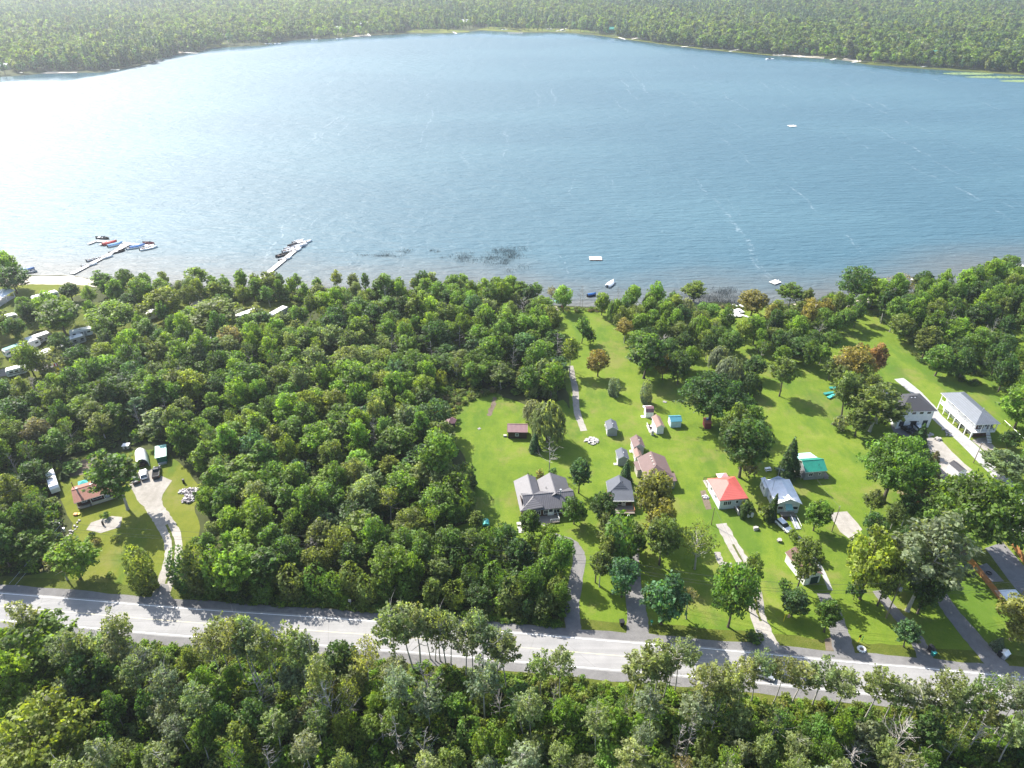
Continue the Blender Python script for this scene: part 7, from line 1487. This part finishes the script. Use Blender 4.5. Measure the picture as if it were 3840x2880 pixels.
ALL += fillzone('trees on the right of the lane', [(3850, 1640), (4050, 1720), (4150, 2050), (3980, 1960), (3880, 1860), (3810, 1750)], 8.5, [('maple', 4, (8, 12), (6, 8))], [('green', 2), ('olive', 2)], 18)
# the wood south of the road
edge = [(x, y - 5.9) for x, y in CENTRE if -190 < x < 170]
SZ = [(-190, 40), (170, 40)] + edge[::-1]
M2 = [('maple', 4, (6, 11.5), (4.5, 7)), ('ash', 5, (8, 14), (4, 6)), ('aspen', 4, (11, 16), (4.2, 6.5)), ('cedar', 1.2, (6, 9), (3, 4.2)), ('dead', .9, (9, 14), (3, 4)), ('thin', 1, (9, 13), (4, 5.5)), ('bush', 2, (1.8, 3), (2.5, 4))]
FRONT = [(-110, 44), (110, 44)] + [(x, y - 13.0) for x, y in CENTRE if -110 < x < 115][::-1]
ALL += fillzone('trees south of the road', FRONT, 4.4, M2, [('green', 4), ('bright', 2.5), ('olive', 3.5), ('pale', 2), ('silver', 1.2), ('yellow', 1), ('brown', .8), ('russet', .8), ('dark', 1.5)], 20, world=True)
ALL += fillzone('shrubs on the brushy verge south of the road', [(x, y - 5.4) for x, y in CENTRE if -110 < x < 115] + [(x, y - 9.5) for x, y in CENTRE if -110 < x < 115][::-1], 2.2, [('bush', 6, (.8, 1.9), (2.0, 3.4))], [('bright', 3), ('yellow', 3), ('green', 2), ('olive', 2)], 21, pad=-2.0, world=True) if False else []

def in_view(x, y, hh, mg=40):
    f = []
    for z in (0, hh):
        d = (x, y, z - CAMH); fw = d[1] * math.cos(PITCH) - d[2] * math.sin(PITCH); up = d[1] * math.sin(PITCH) + d[2] * math.cos(PITCH)
        if fw < 1: continue
        f.append((1920 + FOC * d[0] / fw, 1440 - FOC * up / fw))
    if not f: return False
    return any(-mg * 4 < a < 3840 + mg * 4 for a, b in f) and min(b for a, b in f) < 2880 + mg and max(b for a, b in f) > -mg
ALL = [a for a in ALL if in_view(a[1], a[2], a[3] + 1, 60)]
by = {}
for a in ALL: by.setdefault(a[0], []).append(a)
rest = []; nown = {}
for o in bpy.data.objects:
    nm = o.name.split('.')[0]
    for k, v in KN.items():
        if v[0] == nm: nown[k] = nown.get(k, 0) + 1
for k, L in by.items():
    L.sort(key=lambda a: -(a[3] * a[4]) / dist_at(a[1], a[2]) ** 2)
    cap = max(0, 300 - nown.get(k, 0))
    for i, (kd, x, y, hh, w, tn, zn) in enumerate(L):
        if i < cap: tree(kd, x, y, hh, w, tn, wood_label(kd, tn, x, y, hh), zn, clear=False)
        else: rest.append((kd, x, y, hh, w, tn))
print('TREES', {k: len(v) for k, v in by.items()}, 'rest', len(rest))

# ------------------------------------------------------------------ scattered masses (one object each)
def proto_col(name, meshes):
    c = bpy.data.collections.new(name)
    for i, me in enumerate(meshes):
        o = bpy.data.objects.new('%s_%02d' % (name, i), me); c.objects.link(o)
    return c
def scatter(name, pts, scl, rot, idx, tint, col, label=None, cat=None):
    n = len(pts); me = bpy.data.meshes.new(name); me.vertices.add(n); me.vertices.foreach_set('co', np.asarray(pts, np.float32).reshape(-1))
    for nm, ty, d, f in (('scl', 'FLOAT_VECTOR', scl, 'vector'), ('rot', 'FLOAT_VECTOR', rot, 'vector'), ('idx', 'INT', idx, 'value'), ('tint', 'FLOAT_COLOR', tint, 'color')):
        a = me.attributes.new(nm, ty, 'POINT'); a.data.foreach_set(f, np.asarray(d, np.int32 if ty == 'INT' else np.float32).reshape(-1))
    o = link(name, me); o['kind'] = 'stuff'
    ng = bpy.data.node_groups.new(name, 'GeometryNodeTree'); ng.interface.new_socket('Geometry', in_out='INPUT', socket_type='NodeSocketGeometry'); ng.interface.new_socket('Geometry', in_out='OUTPUT', socket_type='NodeSocketGeometry')
    gi = ng.nodes.new('NodeGroupInput'); go = ng.nodes.new('NodeGroupOutput'); ip = ng.nodes.new('GeometryNodeInstanceOnPoints'); ci = ng.nodes.new('GeometryNodeCollectionInfo')
    ci.inputs[0].default_value = col; ci.inputs['Separate Children'].default_value = True; ci.inputs['Reset Children'].default_value = True
    def at(nm, ty):
        a = ng.nodes.new('GeometryNodeInputNamedAttribute'); a.data_type = ty; a.inputs[0].default_value = nm; return a.outputs[0]
    er = ng.nodes.new('FunctionNodeEulerToRotation'); ng.links.new(at('rot', 'FLOAT_VECTOR'), er.inputs[0])
    ng.links.new(gi.outputs[0], ip.inputs['Points']); ng.links.new(ci.outputs[0], ip.inputs['Instance']); ip.inputs['Pick Instance'].default_value = True
    ng.links.new(at('idx', 'INT'), ip.inputs['Instance Index']); ng.links.new(er.outputs[0], ip.inputs['Rotation']); ng.links.new(at('scl', 'FLOAT_VECTOR'), ip.inputs['Scale']); ng.links.new(ip.outputs[0], go.inputs[0])
    md = o.modifiers.new('scatter', 'NODES'); md.node_group = ng
    if label: tag(o, label, cat)
    return o
def as_inst(me, nm):
    c = me.copy(); c.name = nm; c.materials.clear(); c.materials.append(LEAFI); return c
rg = np.random.default_rng(5)
def tints_of(names, n, amp=.16):
    a = np.array([TINT[k] for k in names]); g = rg.uniform(1 - amp, 1 + amp, (n, 1)); return np.concatenate([a * g, np.ones((n, 1))], 1)
if rest:
    kinds = sorted({r_[0] for r_ in rest}); ms = []; base = {}
    for k in kinds:
        base[k] = len(ms)
        for tm, cm, H, W in PROTO[k]:
            ms.append(as_inst(cm, 'wood_%02d' % len(ms)) if cm is not None else tm)
    pts = []; sc = []; ro = []; ix = []; tn = []
    for kd, x, y, hh, w, t in rest:
        v = TR.randrange(len(PROTO[kd])); _, _, H, W = PROTO[kd][v]; pts.append((x, y, 0)); sc.append((w / W, w / W, hh / H)); ro.append((0, 0, TR.uniform(0, 6.28))); ix.append(base[kd] + v); tn.append(t)
    scatter('wood', pts, sc, ro, ix, tints_of(tn, len(tn)), proto_col('wood_mass', ms))

# undergrowth in the woods
UND = [as_inst(PROTO['bush'][i][1], 'undergrowth_%d' % i) for i in range(3)]
UC = proto_col('undergrowth_mass', UND)
def under(name, poly, n, hs, ws, names, wts, seed, pad=.3, z=0.0):
    r = random.Random(seed); xs = [p[0] for p in poly]; ys = [p[1] for p in poly]; pts = []; sc = []; ro = []; ix = []; tn = []; tries = 0
    while len(pts) < n and tries < n * 12:
        tries += 1; x, y = r.uniform(min(xs), max(xs)), r.uniform(min(ys), max(ys))
        if not inside(x, y, poly) or not is_clear(x, y, pad - 1.2): continue
        v = r.randrange(3); H, W = PROTO['bush'][v][2:]; pts.append((x, y, z)); w = r.uniform(*ws); sc.append((w / W, w / W, r.uniform(*hs) / H)); ro.append((0, 0, r.uniform(0, 6.28))); ix.append(v); tn.append(r.choices(names, wts)[0])
    if pts: scatter(name, pts, sc, ro, ix, tints_of(tn, len(tn)), UC)
def px_poly(p): return [G(*q) for q in p]
CLEAR_SAVE = CLEAR_C[:]; CLEAR_C[:] = [c for c in CLEAR_C if c[2] > 2.2 and False]
under('undergrowth', px_poly([(900, 2250), (880, 2050), (760, 1900), (740, 1740), (560, 1640), (640, 1480), (900, 1300), (1350, 1150), (1900, 1125), (2080, 1290), (2110, 1500), (1990, 1500), (1840, 1440), (1600, 1500), (1600, 1600), (1680, 1720), (1690, 1900), (1660, 1990), (1900, 2080), (2110, 2110), (2110, 2330), (1700, 2300), (1250, 2262)]), 2600, (1.0, 3.2), (2.5, 4.5), ['green', 'dark', 'bright', 'olive'], [3, 3, 2, 2], 31)
under('undergrowth', px_poly([(-150, 1500), (320, 1500), (560, 1330), (1000, 1240), (640, 1490), (580, 1640), (440, 1675), (320, 1692), (170, 1750), (210, 1960), (230, 2050), (160, 2160), (-150, 2165)]), 1500, (1.0, 3.2), (2.5, 4.5), ['green', 'dark', 'olive', 'bright'], [3, 3, 2, 1], 32)
under('undergrowth', FRONT, 3000, (1.0, 3.4), (2.2, 4.0), ['green', 'dark', 'bright', 'olive', 'yellow', 'pale'], [3, 2, 3, 2, 1, 1], 33, -1.0)
under('brush', [(x, y - 6.3) for x, y in CENTRE if -120 < x < 120] + [(x, y - 15) for x, y in CENTRE if -120 < x < 120][::-1], 2300, (.5, 2.0), (1.0, 2.6), ['bright', 'yellow', 'green', 'olive', 'russet'], [4, 3, 3, 2, 1], 34, -3.0)
under('brush', px_poly([(690, 2170), (790, 2200), (850, 2225), (1200, 2262), (1700, 2300), (2100, 2335), (2100, 2350), (1500, 2300), (900, 2262), (680, 2235)]), 420, (.4, 1.2), (1.0, 2.2), ['bright', 'yellow', 'green', 'dark'], [3, 2, 3, 2], 35, -3.0)
under('undergrowth', px_poly([(3230, 1150), (3560, 1090), (3860, 1035), (4050, 1020), (4050, 1700), (3850, 1640), (3740, 1470), (3480, 1400), (3330, 1240)]), 600, (.6, 2.0), (2, 4), ['green', 'dark', 'olive'], [3, 3, 2], 36)
under('undergrowth', px_poly([(1600, 1500), (1840, 1440), (1870, 1470), (1780, 1500), (1700, 1560), (1640, 1590), (1600, 1560)]), 160, (.5, 1.8), (1.2, 2.6), ['olive', 'pale', 'green', 'yellow', 'brown'], [3, 2, 2, 1, 1], 37)
under('garden_plants', px_poly([(255, 1745), (340, 1717), (398, 1727), (398, 1768), (330, 1773), (265, 1788)]), 70, (.4, 1.2), (.8, 1.8), ['green', 'olive', 'bright'], [2, 2, 1], 38, -9)
under('undergrowth', px_poly([(480, 1082), (760, 1088), (1150, 1093), (1620, 1094), (1950, 1118), (1960, 1150), (1600, 1130), (760, 1135), (480, 1115)]), 420, (.8, 2.4), (2, 3.6), ['green', 'olive', 'bright', 'pale'], [3, 2, 2, 1], 39)
under('shore_plants', px_poly([(2100, 1156), (2400, 1158), (2620, 1152), (2690, 1140), (2820, 1156), (2980, 1150), (2980, 1160), (2700, 1160), (2400, 1168), (2120, 1172)]), 170, (.3, 1.2), (.8, 2.2), ['green', 'olive', 'yellow', 'brown'], [3, 2, 2, 1], 40)
# reeds standing in the water
def reeds(name, patches, n, hh, col=(.07, .085, .03)):
    rs = np.random.default_rng(17); C = []; 
    for px, py, rx, ry, k in patches:
        x, y = G(px, py, -.35); g = rs.normal(size=(int(k * n), 2)); g[:, 0] *= rx; g[:, 1] *= ry; cl = rs.normal(size=(12, 2)); g = g * .35 + cl[rs.integers(0, 12, len(g))] * (rx, ry)
        C.append(np.c_[g[:, 0] + x, g[:, 1] + y])
    C = np.concatenate(C); n = len(C); h = rs.uniform(.5, 1, n) * hh; a = rs.uniform(0, 3.14, n); w = .05; lx = rs.normal(0, .25, (n, 2))
    V = np.zeros((n, 3, 3)); V[:, 0] = np.c_[C[:, 0] - w * np.cos(a), C[:, 1] - w * np.sin(a), np.full(n, -.5)]; V[:, 1] = np.c_[C[:, 0] + w * np.cos(a), C[:, 1] + w * np.sin(a), np.full(n, -.5)]; V[:, 2] = np.c_[C + lx, h - .35]
    me = bpy.data.meshes.new(name); me.from_pydata(V.reshape(-1, 3).tolist(), [], np.arange(3 * n).reshape(-1, 3).tolist()); me.materials.append(plain('reed_green', col, .8, var=.3)); me.update(); o = link(name, me); o['kind'] = 'stuff'
reeds('reeds', [(1885, 965, 8, 5.5, 1.0), (1900, 985, 5, 4, .6), (1725, 968, 4, 2, .25), (1440, 958, 5, 1.6, .25), (1520, 942, 2, 1.2, .1), (1630, 942, 1.5, .8, .06)], 1500, 1.1, (.035, .05, .05))
reeds('shore_reeds', [(460, 1068, 6, 4, .5), (430, 1050, 5, 3, .3), (540, 1078, 8, 3, .7), (620, 1084, 8, 3, .5), (900, 1080, 12, 2, .4), (1250, 1088, 14, 1.5, .6), (1550, 1088, 14, 1.5, .6), (1800, 1096, 10, 1.5, .4), (2680, 1120, 7, 5, 1.2), (2720, 1140, 7, 3, .8), (2810, 1140, 6, 2, .5), (3010, 1138, 5, 2, .2), (3450, 1095, 14, 2.5, .5)], 1700, 1.3, (.11, .13, .03))

# far side: shore trees one by one, the wood behind as one mass
FT = []
for s in range(6):
    H, W = [(15, 9), (14, 10), (17, 8), (13, 9), (16, 10), (12, 8)][s]
    me, L = lobes_crown('far_crown', 201 + s, H, W, .10, 9, 330, lr=(.24, .36), size=1.3, loose=.15, spray=.35, upb=.4, turn=.15, mat=LEAFI); FT.append((me, H, W))
FTC = [conical('far_spire_%d' % i, 221 + i, 17, 5.5, 260, power=.8, base=.05, size=1.3, tiers=8, mat=LEAFI) for i in range(2)]
fm = []
for i, (me, H, W) in enumerate(FT): me.name = 'far_%02d' % i; fm.append(me)
for i, me in enumerate(FTC): me.name = 'far_%02d' % (6 + i); fm.append(me)
farx = np.array([p[0] for p in FAR]); fary = np.array([p[1] for p in FAR])
lawnsF = CLEAR_P[:]
def far_pts(n, dmin, dmax, xm, seed, power=1.0):
    rs = np.random.default_rng(seed); out = []
    x = rs.uniform(-xm, xm, n * 2); d = dmin + (dmax - dmin) * rs.random(n * 2) ** power; y = np.interp(x, farx, fary) + d
    keep = np.abs(x) < .80 * (y + 60); return x[keep][:n], y[keep][:n], d[keep][:n]
def jitter_grid(sp, y0, y1, xm, rs):
    xs = np.arange(-xm, xm, sp); ys = np.arange(y0, y1, sp); X, Y = np.meshgrid(xs, ys); X = X.ravel() + rs.uniform(-.5, .5, X.size) * sp; Y = Y.ravel() + rs.uniform(-.5, .5, Y.size) * sp; return X, Y
rs = np.random.default_rng(77)
PTS = []
for sp, y0, y1 in ((8.0, 700, 1500), (9.6, 1500, 2050), (12.0, 2050, 2700)):
    X, Y = jitter_grid(sp, y0, y1, 2100, rs); dd = Y - np.interp(X, farx, fary); k = (dd > np.where((X > G(1520, 120)[0]) & (X < G(2240, 124)[0]), 60, np.where((X > G(745, 190)[0]) & (X < G(1000, 170)[0]), 38, 20 + 10 * np.sin(X * .02)))) & (np.abs(X) < .76 * (Y + 80)); PTS.append(np.c_[X[k], Y[k], dd[k], np.full(k.sum(), sp)])
PTS = np.concatenate(PTS)
ok = np.ones(len(PTS), bool)
for a, b, r in CLEAR_SAVE:
    if b > 600: ok &= (PTS[:, 0] - a) ** 2 + (PTS[:, 1] - b) ** 2 > r * r
for L, w in CLEAR_L:
    if L[0][1] > 600 and len(L) == 2:
        A = np.array(L[0]); B = np.array(L[1]); e = B - A; t = np.clip(((PTS[:, :2] - A) @ e) / (e @ e), 0, 1); ok &= np.hypot(*(PTS[:, :2] - (A + t[:, None] * e)).T) > w
PTS = PTS[ok]; n = len(PTS)
def fbm(x, y, s, seed):
    r = np.random.default_rng(seed); v = np.zeros_like(x)
    for i in range(5):
        f = s * 1.9 ** i; a, b, c = r.uniform(0, 6.28, 3); v += np.sin(x * f * math.cos(a) + y * f * math.sin(a) + b) * np.sin(x * f * math.sin(c) - y * f * math.cos(c) + a) / 1.5 ** i
    return v
f1 = fbm(PTS[:, 0], PTS[:, 1], .006, 3); f2 = fbm(PTS[:, 0], PTS[:, 1], .011, 8)
con = (rs.random(n) < np.where((f1 > .75), .55, .04)); idx = np.where(con, rs.integers(6, 8, n), rs.integers(0, 6, n))
base = np.array([TINT['green'], TINT['olive'], TINT['bright'], TINT['dark'], TINT['pale'], (.13, .135, .09), TINT['yellow']]); base = base * .62 + base.mean(0) * .22
pr = np.c_[3 + 0 * f1, 2 + f2, 1.6 + f2 * 1.2, 1.2 - f2, .9 + 0 * f1, .35 + np.clip(-f1, 0, 2) * .8, .5 + np.clip(f2, 0, 2) * .5].clip(.02); pr /= pr.sum(1, keepdims=True); ch = (pr.cumsum(1) > rs.random((n, 1))).argmax(1)
tn = base[ch]; tn[con] = TINT['blue']; tn = tn * rs.uniform(.82, 1.2, (n, 1)); tn = np.c_[tn, np.ones(n)]
s = rs.uniform(.85, 1.45, n) * np.where(PTS[:, 3] > 9, 1.15, 1.0) * np.where(PTS[:, 3] > 11, 1.2, 1.0); hz = s * rs.uniform(.8, 1.1, n)
scatter('far_wood', np.c_[PTS[:, :2], np.zeros(n)], np.c_[s, s, hz], np.c_[np.zeros(n), np.zeros(n), rs.uniform(0, 6.28, n)], idx, tn, proto_col('far', fm))
print('FAR', n)
fc = []
for me, H, W in FT:
    c = me.copy(); c.name = 'shore_tree_crown'; c.materials.clear(); c.materials.append(LEAF); fc.append((c, H, W))
ftk = MB().tube([(0, 0, 0), (0, 0, 6)], [.4, .25], BARK, 5).mesh('shore_trunk')
r = random.Random(4); xs = -760.0; i = 0
FLM = [(G(565, 225)[0], 'the left sand spit'), (G(690, 197)[0], 'the first sandy beach'), (G(800, 160)[0], 'the small dark cabin'), (G(1266, 119)[0], 'the pale cabin'), (G(1346, 108)[0], 'the long white roofed cabin'), (G(1600, 110)[0], 'the sloping green lawn'), (G(1745, 92)[0], 'the low pale cabin'), (G(2010, 80)[0], 'the cabin between dark trees'),
       (G(2293, 124)[0], 'the green cabin'), (G(2370, 142)[0], 'the bright sand'), (G(2580, 175)[0], 'the paired docks'), (G(2940, 210)[0], 'the right sand strip'), (G(3200, 230)[0], 'the last sand strip'), (G(3460, 250)[0], 'the lone right dock'), (G(3650, 270)[0], 'the lily pads'), (G(158, 276)[0], 'the far left dock')]
FLN = {}
while xs < 760 and i < 290:
    xs += r.uniform(5.0, 9.0); y = float(np.interp(xs, farx, fary)); off = r.uniform(9, 22)
    pxx = 1920 + xs * 0
    if G(1520, 120)[0] < xs < G(1960, 114)[0]: off = r.uniform(25, 55)
    if G(1960, 114)[0] < xs < G(2230, 124)[0]: off = r.uniform(18, 40)
    if abs(xs) > .78 * (y + 20): continue
    if any((xs - a) ** 2 + (y + off - b) ** 2 < (q + 2) ** 2 for a, b, q in CLEAR_SAVE if b > 600): continue
    if any(L[0][1] > 600 and len(L) == 2 and seg_d(xs, y + off, L[0], L[1]) < w * 1.0 for L, w in CLEAR_L): continue
    me, H, W = fc[r.randrange(6)]; t = bpy.data.objects.new('shore_tree', None); COL.objects.link(t); t.location = (xs, y + off, 0); q = r.uniform(.7, 1.15); t.scale = (q, q, q * r.uniform(.85, 1.1)); t.rotation_euler = (0, 0, r.uniform(0, 6.28))
    tn_ = r.choice(['green', 'green', 'dark', 'dark', 'bright', 'olive', 'pale', 'blue']); dd = sorted((abs(xs - a), nm, a) for a, nm in FLM)[0]
    tag(t, f"{'large' if q > .95 else 'small'} {TWORD[tn_]} tree {NTH(FLN, (dd[1], xs > dd[2]))} {'to the right of' if xs > dd[2] else 'along the row ending at'} {dd[1]}", 'tree', 'trees along the far shore')
    link('trunk', ftk, t); c = link('crown', me, t); c.color = (*[v * r.uniform(.9, 1.1) for v in TINT[tn_]], 1); i += 1
print('SHORE', i)
# lily pads at the right end of the lake
LILY = plain('lily_leaf', (.16, .22, .07), .6, var=.3, scale=.3)
for k, (px, py, rx, ry) in enumerate([(3632, 276, 26, 7), (3738, 289, 32, 7), (3840, 304, 24, 6)]):
    x, y = G(px, py, -.35); r = random.Random(k); m = MB()
    for j in range(420):
        a = r.uniform(0, 6.28); d = math.sqrt(r.random()); cx, cy = x + rx * d * math.cos(a), y + ry * d * math.sin(a); q = r.uniform(.5, 1.5)
        m.add([(cx + q * math.cos(b * 1.047), cy + q * math.sin(b * 1.047), -.32 + r.uniform(0, .01)) for b in range(6)], [tuple(range(6))], LILY)
    o = m.build('lily_pads'); o['kind'] = 'stuff'
# ------------------------------------------------------------------ air
if True:
    hz = MB().box(-7000, 7000, -1000, 7000, -4.5, 125.0, WHITE).build('haze'); hz['kind'] = 'stuff'
    m, nt, out = newmat('thin_haze'); v = nt.nodes.new('ShaderNodeVolumePrincipled')
    v.inputs['Color'].default_value = (0.86, 0.93, 1.0, 1); v.inputs['Density'].default_value = 0.00015; v.inputs['Anisotropy'].default_value = 0.55
    nt.links.new(v.outputs[0], out.inputs['Volume']); hz.data.materials.clear(); hz.data.materials.append(m)
